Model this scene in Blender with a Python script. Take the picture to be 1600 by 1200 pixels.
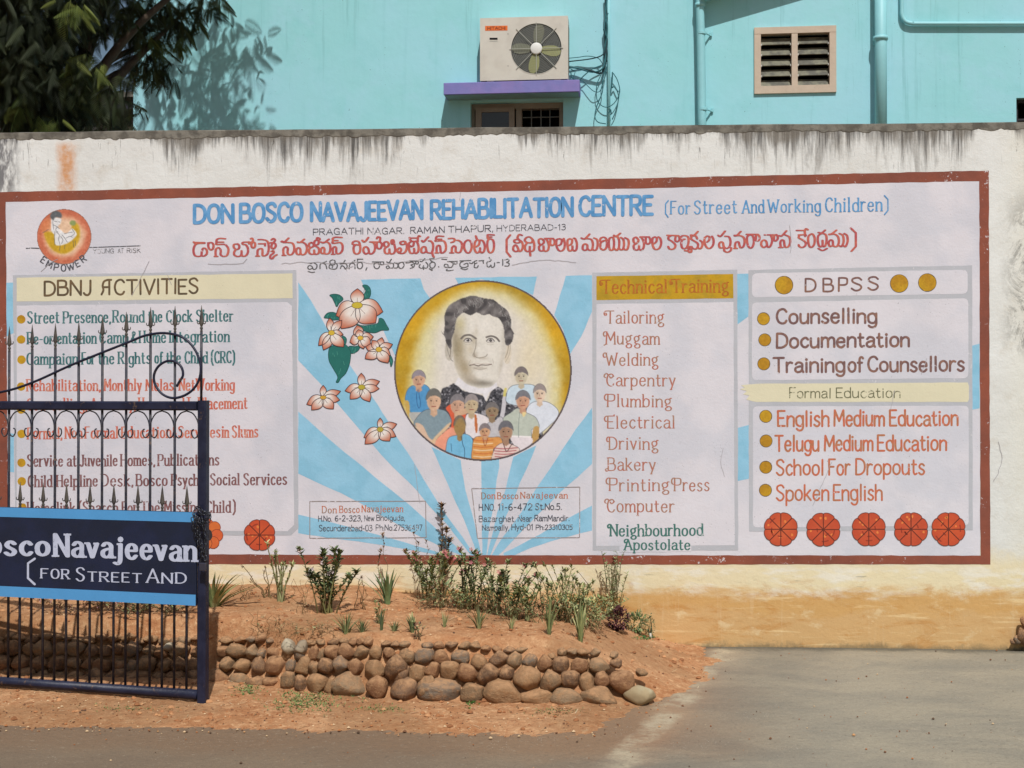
import bpy, math, random
import numpy as np
from mathutils import Vector, Matrix
from mathutils.geometry import tessellate_polygon
R = math.radians
random.seed(7)
rng = np.random.default_rng(7)
scene = bpy.context.scene
for o in list(bpy.data.objects):
    bpy.data.objects.remove(o)

# ------------------------------------------------------------------ camera, light, exposure
CAM = Vector((0, -7.5, 1.45)); F = 2000.0
camd = bpy.data.cameras.new('camera'); cam = bpy.data.objects.new('camera', camd)
scene.collection.objects.link(cam)
cam.location = CAM; cam.rotation_euler = (R(90.573), 0, R(2.8))
camd.sensor_width = 36; camd.lens = 45; camd.clip_start = .05; camd.clip_end = 2000
scene.camera = cam
SUN_EL, SUN_AZ = 54, 12          # sun stands behind the camera, to its right
sund = Vector((math.sin(R(SUN_AZ)) * math.cos(R(SUN_EL)), -math.cos(R(SUN_AZ)) * math.cos(R(SUN_EL)), math.sin(R(SUN_EL))))
world = bpy.data.worlds.new('World'); scene.world = world; world.use_nodes = True
nt = world.node_tree; nt.nodes.clear()
out = nt.nodes.new('ShaderNodeOutputWorld'); bg = nt.nodes.new('ShaderNodeBackground')
sky = nt.nodes.new('ShaderNodeTexSky'); sky.sky_type = 'NISHITA'; sky.sun_disc = False
sky.sun_elevation = R(SUN_EL); sky.sun_rotation = R(180 - SUN_AZ); sky.air_density = 1.3; sky.dust_density = 2.0
bg.inputs['Strength'].default_value = .062
nt.links.new(sky.outputs[0], bg.inputs[0]); nt.links.new(bg.outputs[0], out.inputs[0])
sl = bpy.data.lights.new('sun', 'SUN'); sl.energy = 4.0; sl.angle = R(.55); sl.color = (1, .985, .965)
so = bpy.data.objects.new('sun', sl); scene.collection.objects.link(so)
so.rotation_euler = sund.to_track_quat('Z', 'Y').to_euler()
scene.view_settings.view_transform = 'Standard'; scene.view_settings.look = 'None'
scene.view_settings.exposure = -0.14; scene.view_settings.gamma = 1
scene.view_settings.use_curve_mapping = False

# ------------------------------------------------------------------ geometry helpers
CR = cam.rotation_euler.to_matrix()
def ray(x, y): return CR @ Vector(((x - 800) / F, (600 - y) / F, -1))
def PD(x, y, d): return CAM + ray(x, y) * d
def hit(x, y, o, n):
    r = ray(x, y); return CAM + r * ((o - CAM).dot(n) / r.dot(n))
YW = Vector((0, 1, 0))
def W(x, y, off=0.0): return hit(x, y, Vector((0, -off, 0)), YW)          # a point of the boundary wall's face
def ground(x, y, z=0.0): return hit(x, y, Vector((0, 0, z)), Vector((0, 0, 1)))
BT = R(2.9); B0 = Vector((0, 4.0, 0)); BU = Vector((math.cos(BT), -math.sin(BT), 0)); BN = Vector((-math.sin(BT), -math.cos(BT), 0))
def BW(u, o, z): return B0 + BU * u + BN * o + Vector((0, 0, z))
def BL(x, y, o=0.0):
    p = hit(x, y, B0 + BN * o, BN); return ((p - B0).dot(BU), p.z)
def BP(x, y, o=0.0): return hit(x, y, B0 + BN * o, BN)

def lin(c):
    return tuple(((v / 255) / 12.92 if v / 255 <= .04045 else ((v / 255 + .055) / 1.055) ** 2.4) for v in c[:3])
KA = 1.0
def alb(c, k=1.0): return tuple(min(.9, v * KA * k) for v in lin(c)) + (1,)

def catmull(pts, seg=5):
    n = len(pts)
    if n < 3: return [Vector(p) for p in pts]
    P = [Vector(p) for p in pts]; closed = (P[0] - P[-1]).length < 1e-6
    o = []
    for i in range(n - 1):
        p1, p2 = P[i], P[i + 1]
        p0 = P[i - 1] if i > 0 else (P[-2] if closed else p1 * 2 - p2)
        p3 = P[i + 2] if i + 2 < n else (P[1] if closed else p2 * 2 - p1)
        for k in range(seg):
            t = k / seg
            o.append(.5 * ((2 * p1) + (p2 - p0) * t + (2 * p0 - 5 * p1 + 4 * p2 - p3) * t * t + (3 * p1 - p0 - 3 * p2 + p3) * t ** 3))
    o.append(P[-1]); return o

ORG = {}
COL = scene.collection
class MB:
    def __init__(s): s.v = []; s.f = []; s.c = []; s.col = (1, 1, 1); s.xf = None
    def add(s, vs, fs):
        b = len(s.v)
        for p in vs:
            s.v.append(s.xf(p) if s.xf else Vector(p)); s.c.append(s.col)
        s.f += [tuple(b + i for i in f) for f in fs]
    def box(s, x0, x1, y0, y1, z0, z1):
        s.add([(x, y, z) for z in (z0, z1) for y in (y0, y1) for x in (x0, x1)],
              [(0, 2, 3, 1), (4, 5, 7, 6), (0, 1, 5, 4), (2, 6, 7, 3), (0, 4, 6, 2), (1, 3, 7, 5)])
    def bbox(s, x0, x1, y0, y1, z0, z1, b=.004):
        # a box with chamfered edges
        X = (x0, x1); Y = (y0, y1); Z = (z0, z1); vs = []; idx = {}
        for i in (0, 1):
            for j in (0, 1):
                for k in (0, 1):
                    sx, sy, sz = (1 if i == 0 else -1), (1 if j == 0 else -1), (1 if k == 0 else -1)
                    for a, (dx, dy, dz) in enumerate(((0, b, b), (b, 0, b), (b, b, 0))):
                        idx[i, j, k, a] = len(vs); vs.append((X[i] + sx * dx, Y[j] + sy * dy, Z[k] + sz * dz))
        fs = []
        for i in (0, 1): fs.append((idx[i,0,0,0], idx[i,0,1,0], idx[i,1,1,0], idx[i,1,0,0]))
        for j in (0, 1): fs.append((idx[0,j,0,1], idx[1,j,0,1], idx[1,j,1,1], idx[0,j,1,1]))
        for k in (0, 1): fs.append((idx[0,0,k,2], idx[0,1,k,2], idx[1,1,k,2], idx[1,0,k,2]))
        for i in (0, 1):
            for j in (0, 1): fs.append((idx[i,j,0,0], idx[i,j,1,0], idx[i,j,1,1], idx[i,j,0,1]))
            for k in (0, 1): fs.append((idx[i,0,k,0], idx[i,1,k,0], idx[i,1,k,2], idx[i,0,k,2]))
        for j in (0, 1):
            for k in (0, 1): fs.append((idx[0,j,k,1], idx[1,j,k,1], idx[1,j,k,2], idx[0,j,k,2]))
        for i in (0, 1):
            for j in (0, 1):
                for k in (0, 1): fs.append((idx[i,j,k,0], idx[i,j,k,1], idx[i,j,k,2]))
        s.add(vs, fs)
    def bar(s, p0, p1, w, d, nrm):
        # rectangular bar from p0 to p1, width w across, depth d along nrm
        p0, p1 = Vector(p0), Vector(p1); t = (p1 - p0).normalized(); n = Vector(nrm); n = (n - t * n.dot(t)).normalized(); a = t.cross(n)
        vs = []
        c = min(w, d) * .16
        ring = [(-w/2 + c, -d/2), (w/2 - c, -d/2), (w/2, -d/2 + c), (w/2, d/2 - c), (w/2 - c, d/2), (-w/2 + c, d/2), (-w/2, d/2 - c), (-w/2, -d/2 + c)]
        for p in (p0, p1): vs += [p + a * u + n * v for u, v in ring]
        s.add(vs, [(i, (i + 1) % 8, 8 + (i + 1) % 8, 8 + i) for i in range(8)] + [tuple(range(7, -1, -1)), tuple(range(8, 16))])
    def tube(s, pts, r, n=6, r1=None, cap=True):
        pts = [Vector(p) for p in pts]; m = len(pts)
        if m < 2: return
        vs = []; up = None
        for i, p in enumerate(pts):
            t = (pts[min(i + 1, m - 1)] - pts[max(i - 1, 0)])
            t = t.normalized() if t.length > 1e-9 else Vector((0, 0, 1))
            if up is None: up = t.orthogonal().normalized()
            up = up - t * up.dot(t); up = up.normalized() if up.length > 1e-6 else t.orthogonal().normalized()
            b = t.cross(up); rr = r if r1 is None else r + (r1 - r) * i / (m - 1)
            vs += [p + (up * math.cos(2 * math.pi * k / n) + b * math.sin(2 * math.pi * k / n)) * rr for k in range(n)]
        fs = [(i * n + k, i * n + (k + 1) % n, (i + 1) * n + (k + 1) % n, (i + 1) * n + k) for i in range(m - 1) for k in range(n)]
        if cap: fs += [tuple(range(n - 1, -1, -1)), tuple((m - 1) * n + k for k in range(n))]
        s.add(vs, fs)
    def lathe(s, prof, n=10, o=(0, 0, 0), ax='z', cap=True):
        vs = []
        for r, h in prof:
            for k in range(n):
                a = 2 * math.pi * k / n; c, q = r * math.cos(a), r * math.sin(a)
                vs.append((o[0] + c, o[1] + q, o[2] + h) if ax == 'z' else (o[0] + c, o[1] + h, o[2] + q))
        m = len(prof)
        fs = [(i * n + k, i * n + (k + 1) % n, (i + 1) * n + (k + 1) % n, (i + 1) * n + k) for i in range(m - 1) for k in range(n)]
        if cap: fs += [tuple(range(n - 1, -1, -1)), tuple((m - 1) * n + k for k in range(n))]
        s.add(vs, fs)
    def build(s, name, m, parent=None, smooth=False, kind=None, local=False):
        if not s.v: s.add([(0, 0, 0), (0, 0, .001), (.001, 0, 0)], [(0, 1, 2)])
        org = ORG.get(parent.name, Vector()) if parent else Vector()
        if local: org = Vector()
        me = bpy.data.meshes.new(name)
        arr = np.array([(p[0], p[1], p[2]) for p in s.v]) - np.array(org)
        me.from_pydata([tuple(r) for r in arr], [], s.f)
        ca = me.color_attributes.new('paint', 'FLOAT_COLOR', 'POINT')
        cc = np.ones((len(s.c), 4), dtype=np.float32); cc[:, :3] = np.array([tuple(c[:3]) for c in s.c])
        ca.data.foreach_set('color', cc.ravel())
        if m: me.materials.append(m)
        if smooth: me.polygons.foreach_set('use_smooth', [True] * len(me.polygons))
        ob = bpy.data.objects.new(name, me); COL.objects.link(ob)
        if parent: ob.parent = parent; ORG[ob.name] = org.copy()
        if kind: ob['kind'] = kind
        return ob
def tag(o, label, cat, group=None):
    o['label'] = label; o['category'] = cat
    if group: o['group'] = group
    return o
def thing(name, loc, label, cat, group=None):
    o = bpy.data.objects.new(name, None); COL.objects.link(o); o.empty_display_size = .1
    o.location = loc; ORG[o.name] = Vector(loc); return tag(o, label, cat, group)
def copy_of(src, parent, loc=(0, 0, 0), rot=None, scale=None):
    c = src.copy(); COL.objects.link(c); c.parent = parent; c.location = loc
    if rot is not None: c.rotation_euler = rot
    if scale is not None: c.scale = scale
    return c

# ------------------------------------------------------------------ materials
MATS = {}
def newmat(name):
    m = bpy.data.materials.new(name); m.use_nodes = True; t = m.node_tree; t.nodes.clear()
    o = t.nodes.new('ShaderNodeOutputMaterial'); b = t.nodes.new('ShaderNodeBsdfPrincipled'); t.links.new(b.outputs[0], o.inputs[0])
    b.inputs['Specular IOR Level'].default_value = .25
    return m, t, b
class N:
    def __init__(s, t): s.t = t
    def n(s, k, **kw):
        x = s.t.nodes.new('ShaderNode' + k)
        for a, b in kw.items(): setattr(x, a, b)
        return x
    def link(s, a, b): s.t.links.new(a, b)
    def put(s, inp, v):
        if isinstance(v, (int, float, tuple, list)): inp.default_value = v
        else: s.link(v, inp)
    def math(s, op, a, b=0.0, c=None, clamp=False):
        x = s.n('Math', operation=op, use_clamp=clamp); s.put(x.inputs[0], a); s.put(x.inputs[1], b)
        if c is not None: s.put(x.inputs[2], c)
        return x.outputs[0]
    def pos(s): return s.n('NewGeometry').outputs['Position']
    def obj(s): return s.n('TexCoord').outputs['Object']
    def mapped(s, v, sc=(1, 1, 1), loc=(0, 0, 0)):
        x = s.n('Mapping'); s.link(v, x.inputs[0]); x.inputs['Scale'].default_value = sc; x.inputs['Location'].default_value = loc; return x.outputs[0]
    def noise(s, v, scale, detail=4, rough=.55, dist=0.0):
        x = s.n('TexNoise'); s.link(v, x.inputs['Vector']); x.inputs['Scale'].default_value = scale
        x.inputs['Detail'].default_value = detail; x.inputs['Roughness'].default_value = rough; x.inputs['Distortion'].default_value = dist
        return x.outputs['Fac']
    def mr(s, v, a, b, c=0.0, d=1.0, smooth=True):
        x = s.n('MapRange'); s.put(x.inputs['Value'], v)
        if smooth: x.interpolation_type = 'SMOOTHSTEP'
        for i, k in zip((1, 2, 3, 4), (a, b, c, d)): s.put(x.inputs[i], k)
        return x.outputs[0]
    def mix(s, f, a, b, mode='MIX'):
        x = s.n('Mix', data_type='RGBA', blend_type=mode); s.put(x.inputs[0], f)
        for i, v in ((6, a), (7, b)):
            if isinstance(v, (tuple, list)): x.inputs[i].default_value = tuple(v[:3]) + (1,)
            else: s.link(v, x.inputs[i])
        return x.outputs[2]
    def sep(s, v):
        x = s.n('SeparateXYZ'); s.link(v, x.inputs[0]); return x.outputs
    def bump(s, b, h, strength=.3, dist=.01):
        x = s.n('Bump'); s.link(h, x.inputs['Height']); x.inputs['Strength'].default_value = strength; x.inputs['Distance'].default_value = dist
        s.link(x.outputs[0], b.inputs['Normal'])

def paint(name, c, var=.07, scale=6., rough=.8, spec=.25, dirt=.0, bump=.15, k=1.0, fade=0.0, fadec=(214, 211, 214), fadescale=55., attr=False, metal=0.0, c2=None, c2s=9.):
    if name in MATS: return MATS[name]
    m, t, b = newmat(name); q = N(t); p = q.pos()
    if attr:
        a = q.n('Attribute'); a.attribute_name = 'paint'; col = a.outputs['Color']
    else: col = alb(c, k)
    if c2 is not None: col = q.mix(q.mr(q.noise(p, c2s, 3, .6), .42, .6), col, alb(c2, k))
    n1 = q.noise(p, scale, 5, .65)
    f = q.mr(n1, .25, .75, 1 - var, 1 + var, False)
    col = q.mix(1.0, col, q.n('CombineColor').outputs[0], 'MULTIPLY') if False else col
    hs = q.n('HueSaturation'); hs.inputs['Saturation'].default_value = 1
    if isinstance(col, tuple): hs.inputs['Color'].default_value = col
    else: q.link(col, hs.inputs['Color'])
    q.link(f, hs.inputs['Value']); col = hs.outputs[0]
    if fade > 0:
        n2 = q.noise(p, fadescale, 4, .7); n3 = q.noise(p, 9, 2, .5)
        g = q.math('ADD', n2, q.math('MULTIPLY', q.math('SUBTRACT', n3, .5), .6))
        th = .28 + fade * .42
        col = q.mix(q.mr(g, th - .07, th + .05, 1, 0), col, alb(fadec))
    if dirt > 0:
        n2 = q.noise(p, 38, 6, .75, .4); n3 = q.noise(p, 2.2, 3, .5)
        g = q.math('MULTIPLY', q.mr(n2, .60, .74), q.mr(n3, .50, .70))
        col = q.mix(q.math('MULTIPLY', g, dirt), col, alb((105, 98, 90)))
        sp = q.noise(p, 150, 1, .3); sp2 = q.noise(p, 5, 2, .5)
        g2 = q.math('MULTIPLY', q.mr(sp, .745, .765), q.mr(sp2, .45, .6))
        col = q.mix(q.math('MULTIPLY', g2, dirt * 1.2, clamp=True), col, alb((70, 66, 62)))
    q.link(col, b.inputs['Base Color'])
    b.inputs['Roughness'].default_value = rough; b.inputs['Specular IOR Level'].default_value = spec; b.inputs['Metallic'].default_value = metal
    if bump: q.bump(b, q.math('ADD', q.noise(p, 60, 6, .7), q.math('MULTIPLY', q.noise(p, 9, 3, .5), 1.5)), bump, .006)
    MATS[name] = m; return m
# ------------------------------------------------------------------ brush strokes and lettering
class Canvas:
    """A flat painted surface: maps photo-measured points onto a plane, one coat of paint above the other."""
    def __init__(s, fn, step=.0004): s.fn = fn; s.step = step
    def p(s, x, y, layer, eps=0.0): return s.fn(x, y, layer * s.step + eps * .3)
WALL = Canvas(lambda x, y, o: W(x, y, o + .0008))

def wob(pts, amp=.35, step=14, closed=True):
    o = []; n = len(pts)
    for i in range(n if closed else n - 1):
        a, b = Vector(pts[i][:2]), Vector(pts[(i + 1) % n][:2]); k = max(1, int((b - a).length / step))
        for j in range(k):
            q = a.lerp(b, j / k)
            if j: q = q + Vector((random.uniform(-amp, amp), random.uniform(-amp, amp)))
            o.append((q.x, q.y))
    if not closed: o.append(tuple(pts[-1]))
    return o
def fill(mb, cv, pts, layer, col=None, eps=0.0):
    if col is not None: mb.col = lin(col)
    V = [Vector((p[0], p[1], 0)) for p in pts]
    tris = tessellate_polygon([V])
    w = [cv.p(p[0], p[1], layer, eps) for p in pts]
    mb.add(w, [tuple(t) for t in tris])
def ribbon(mb, cv, pts, hx, hy, layer, e0=0.0, caps=True, taper=None):
    """Sweep an elliptic brush (half-width hx across, hy up) along pts; pieces get tiny extra offsets so that crossings never share a plane."""
    k = hx / hy; P = [Vector((p[0], p[1] * k)) for p in pts]
    Q = [P[0]]
    for p in P[1:]:
        if (p - Q[-1]).length > 1e-4: Q.append(p)
    if len(Q) < 2: Q.append(Q[0] + Vector((.01, 0)))
    closed = (Q[0] - Q[-1]).length < hx * .35 and len(Q) > 6
    if closed: caps = False
    pieces = [[Q[0]]]; turn = 0
    for i in range(1, len(Q)):
        pieces[-1].append(Q[i])
        if i < len(Q) - 1:
            a = (Q[i] - Q[i-1]).normalized(); b = (Q[i+1] - Q[i]).normalized()
            turn += math.acos(max(-1, min(1, a.dot(b))))
            if a.dot(b) < .55 or (turn > 2.6 and not closed): pieces.append([Q[i]]); turn = 0
    e = e0; L = len(Q); cnt = 0
    for pc in pieces:
        m = len(pc); l = []; r = []
        for i, p in enumerate(pc):
            if closed and len(pieces) == 1 and i in (0, m - 1): t = (pc[1] - pc[0]).normalized() + (pc[-1] - pc[-2]).normalized()
            elif i == 0: t = pc[1] - pc[0]
            elif i == m - 1: t = pc[-1] - pc[-2]
            else: t = (pc[i] - pc[i-1]).normalized() + (pc[i+1] - pc[i]).normalized()
            t = t.normalized(); nn = Vector((-t.y, t.x)); w = hx
            if taper: w = hx * taper(cnt / L)
            cnt += 1
            l.append(p + nn * w); r.append(p - nn * w)
        ring = list(l)
        if caps:
            t = (pc[-1] - pc[-2]).normalized(); nn = Vector((-t.y, t.x)); w = (l[-1] - r[-1]).length / 2
            for a in (45, 90, 135): ring.append(pc[-1] + nn * w * math.cos(R(a)) + t * w * math.sin(R(a)))
        ring += r[::-1]
        if caps:
            t = (pc[0] - pc[1]).normalized(); nn = Vector((-t.y, t.x)); w = (l[0] - r[0]).length / 2
            for a in (45, 90, 135): ring.append(pc[0] + nn * w * math.cos(R(a)) + t * w * math.sin(R(a)))
        n3 = m; nc = 3 if caps else 0
        fs = []
        # quads along the stroke
        base_r = m + nc
        for i in range(m - 1): fs.append((i, i + 1, base_r + (m - 2 - i), base_r + (m - 1 - i)))
        if caps:
            fs.append((m - 1, m, m + 1, m + 2, base_r)); q0 = base_r + m
            fs.append((q0 - 1, q0, q0 + 1, q0 + 2, 0))
        # the corner order runs anticlockwise or clockwise; normals do not matter for these two-sided paints
        mb.add([cv.p(v.x, v.y / k, layer, e) for v in ring], fs); e += 2.5e-5
    return e

G = {
'A': (.62, "L0 0 .31 1 .62 0;L.12 .34 .5 .34"), 'B': (.5, "L0 0 0 1;C0 1 .28 1 .42 .9 .42 .66 .3 .54 0 .54;C0 .54 .34 .54 .5 .42 .5 .14 .34 0 0 0"),
'C': (.5, "C.5 .82 .4 .97 .26 1 .08 .86 0 .5 .08 .14 .26 0 .42 .04 .5 .19"), 'D': (.54, "L0 0 0 1;C0 1 .28 .98 .48 .8 .54 .5 .48 .2 .28 .02 0 0"),
'E': (.42, "L.42 1 0 1 0 0 .42 0;L0 .53 .34 .53"), 'F': (.42, "L.42 1 0 1 0 0;L0 .52 .32 .52"),
'G': (.54, "C.52 .82 .4 .97 .26 1 .08 .86 0 .5 .08 .14 .26 0 .44 .04 .52 .2;L.52 .0 .52 .44 .3 .44"), 'H': (.52, "L0 0 0 1;L.52 0 .52 1;L0 .52 .52 .52"),
'I': (.06, "L.03 0 .03 1"), 'J': (.36, "C.34 1 .34 .6 .33 .2 .22 0 .08 .02 0 .14"), 'K': (.5, "L0 0 0 1;L.46 1 .02 .48;L.14 .58 .5 0"),
'L': (.4, "L0 1 0 0 .4 0"), 'M': (.68, "L0 0 .04 1 .34 .3 .64 1 .68 0"), 'N': (.54, "L0 0 0 1 .54 0 .54 1"),
'O': (.56, "C.28 1 .08 .88 0 .5 .08 .12 .28 0 .48 .12 .56 .5 .48 .88 .28 1"), 'P': (.48, "L0 0 0 1;C0 1 .3 1 .47 .92 .47 .58 .3 .47 0 .47"),
'R': (.52, "L0 0 0 1;C0 1 .3 1 .46 .92 .46 .62 .3 .5 0 .5;L.22 .5 .52 0"), 'S': (.46, "C.44 .84 .34 .98 .2 1 .04 .9 .04 .7 .2 .55 .38 .42 .44 .24 .34 .04 .16 0 0 .16"),
'T': (.54, "L0 1 .54 1;L.27 1 .27 0"), 'U': (.52, "C0 1 0 .5 .03 .14 .25 0 .48 .14 .52 .5 .52 1"), 'V': (.58, "L0 1 .29 0 .58 1"),
'W': (.86, "L0 1 .22 0 .43 .8 .64 0 .86 1"), 'Y': (.54, "L0 1 .27 .5 .54 1;L.27 .5 .27 0"), 'Z': (.46, "L0 1 .46 1 0 0 .46 0"),
'a': (.4, "C.03 .54 .12 .66 .26 .66 .37 .56 .38 .4 .38 .14 .44 .0;C.38 .4 .2 .38 .03 .28 .02 .1 .14 .0 .3 .05 .38 .2"),
'b': (.42, "L0 1 0 0;C0 .42 .1 .62 .24 .66 .4 .54 .42 .33 .38 .1 .22 0 .08 .04 0 .18"), 'c': (.36, "C.36 .54 .26 .66 .14 .63 .02 .46 .02 .2 .13 .02 .27 .0 .37 .13"),
'd': (.42, "L.42 1 .42 0;C.42 .42 .32 .62 .18 .66 .02 .54 0 .33 .04 .1 .2 0 .34 .04 .42 .18"), 'e': (.4, "L.02 .36 .38 .36;C.38 .36 .36 .56 .22 .66 .08 .6 0 .4 .02 .16 .12 .02 .26 .0 .38 .14"),
'f': (.3, "C.32 .92 .26 1 .16 .98 .11 .84 .11 .5 .11 0;L0 .62 .26 .62"), 'g': (.42, "C.42 .42 .32 .62 .18 .66 .02 .54 0 .33 .04 .1 .2 0 .34 .04 .42 .2;C.42 .66 .42 .3 .42 -.08 .32 -.27 .14 -.28 .03 -.18"),
'2g': (.44, "C.2 .64 .04 .56 .02 .38 .12 .24 .26 .26 .36 .4 .34 .56 .2 .64;C.34 .58 .38 .7 .46 .7;C.12 .24 .06 .14 .14 .06 .34 .02 .44 -.1 .38 -.26 .18 -.3 .04 -.2 .06 -.08 .18 -.02"),
'h': (.42, "L0 1 0 0;C0 .42 .1 .6 .24 .66 .38 .56 .4 .36 .4 0"), 'i': (.10, "L.05 .66 .05 0;D.05 .88"), 'j': (.2, "C.14 .66 .14 .2 .13 -.12 .04 -.27 -.1 -.22;D.14 .88"),
'k': (.4, "L0 1 0 0;L.36 .66 .02 .26;L.12 .36 .4 0"), 'l': (.12, "L.06 1 .06 0"), 'm': (.66, "L0 .66 0 0;C0 .44 .08 .6 .2 .66 .31 .56 .33 .36 .33 0;C.33 .44 .41 .6 .53 .66 .64 .56 .66 .36 .66 0"),
'n': (.4, "L0 .66 0 0;C0 .44 .1 .6 .24 .66 .38 .56 .4 .36 .4 0"), 'o': (.42, "C.21 .66 .05 .56 0 .33 .05 .1 .21 0 .37 .1 .42 .33 .37 .56 .21 .66"),
'p': (.42, "L0 .66 0 -.3;C0 .42 .1 .62 .24 .66 .4 .54 .42 .33 .38 .1 .22 0 .08 .04 0 .18"), 'r': (.28, "L0 .66 0 0;C0 .38 .06 .56 .18 .66 .29 .62"),
's': (.34, "C.32 .56 .22 .66 .1 .64 .03 .5 .1 .38 .26 .28 .33 .16 .25 .02 .12 0 0 .1"), 't': (.28, "C.1 .9 .1 .4 .12 .1 .2 .0 .3 .06;L0 .64 .26 .64"),
'u': (.42, "C0 .66 0 .3 .04 .08 .16 0 .32 .08 .4 .24;L.4 .66 .4 0"), 'v': (.4, "L0 .66 .2 0 .4 .66"), 'w': (.6, "L0 .66 .15 0 .3 .56 .45 0 .6 .66"),
'x': (.38, "L0 .66 .38 0;L.38 .66 0 0"), 'y': (.4, "L0 .66 .2 .04;L.4 .66 .1 -.28"), 'z': (.36, "L0 .66 .36 .66 0 0 .36 0"),
'&': (.46, "C.46 0 .2 .4 .1 .8 .2 .98 .34 .84 .22 .6 .02 .34 .06 .06 .24 0 .42 .2 .46 .4"),
'(': (.2, "L.2 1.12 .03 .86 .03 .1 .2 -.2"), ')': (.2, "L0 1.12 .17 .86 .17 .1 0 -.2"), '-': (.26, "L.02 .4 .24 .4"), ',': (.06, "L.04 .06 .0 -.14"), '.': (.05, "D.02 .05"), ':': (.05, "D.02 .05;D.02 .45"),
'0': (.44, "C.22 1 .04 .86 0 .5 .04 .14 .22 0 .4 .14 .44 .5 .4 .86 .22 1"), '1': (.2, "L0 .8 .14 1 .14 0"), '2': (.42, "C.02 .8 .1 .98 .26 1 .4 .86 .38 .6 .2 .3 0 0;L0 0 .42 0"),
'3': (.4, "C.02 .9 .2 1 .36 .9 .34 .64 .14 .54;C.14 .54 .36 .5 .4 .24 .26 .02 .1 0 0 .1"), '4': (.44, "L.32 0 .32 1 0 .3 .44 .3"), '5': (.42, "L.4 1 .06 1 .04 .56;C.04 .56 .24 .62 .4 .46 .38 .16 .2 0 0 .08"),
'6': (.42, "C.36 .98 .16 .9 .02 .56 .02 .2 .16 0 .34 .06 .4 .28 .3 .48 .1 .46 .02 .26"), '7': (.4, "L0 1 .4 1 .12 0"), '8': (.42, "C.21 .55 .04 .66 .06 .92 .21 1 .36 .92 .38 .66 .21 .55 .02 .4 .02 .12 .21 0 .4 .12 .4 .4 .21 .55"),
'9': (.42, "C.06 .02 .26 .1 .4 .44 .4 .8 .26 1 .08 .94 .02 .72 .12 .52 .32 .54 .4 .74"),
'@A': (.56, "C0 0 .1 .3 .06 .6 .14 .9 .36 1 .42 1;L.42 1 .42 0;L.08 .5 .42 .5;L.52 1 .3 1"),
}
SW = {'T': "C.0 1 -.16 .96 -.22 .78 -.14 .62 -.04 .7 -.08 .82", 'M': "C.04 1 -.14 1 -.22 .84 -.16 .66 -.04 .68;C0 0 -.06 -.02 -.16 -.08",
'W': "C.0 1 -.14 1 -.22 .84 -.16 .66 -.04 .68", 'C': "C.3 1 .12 .9 .0 1.04 -.16 .96 -.2 .78 -.1 .7;C.5 .82 .3 .66 .2 .8", 'P': "C0 1.02 -.14 1 -.24 .82 -.2 .58 -.06 .52",
'E': "C.0 1 -.16 .96 -.24 .78 -.16 .56 -.02 .6;L.42 1 .46 1.1", 'D': "C0 1.0 -.12 1 -.2 .84 -.16 .64 -.04 .66", 'B': "C0 .0 -.14 -.06 -.2 .08 -.06 .16;L-.06 1 .1 1.02",
'N': "C.0 1 -.12 1.02 -.24 .88 -.18 .7 -.08 .76", 'A': "C.31 1 .12 1.02 0 .88 .04 .68 .12 .72"}
_gc = {}
def glyph(ch, spec=None):
    key = (ch, spec)
    if key in _gc: return _gc[key]
    w, d = G[ch] if spec is None else (0, spec); st = []
    for s in d.split(';'):
        k = s[0]; v = [float(a) for a in s[1:].split()]; pts = [(v[i], v[i + 1]) for i in range(0, len(v), 2)]
        if k == 'C': pts = [(p.x, p.y) for p in catmull(pts, 4)]
        st.append((k, pts))
    _gc[key] = (w, st); return _gc[key]
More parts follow.
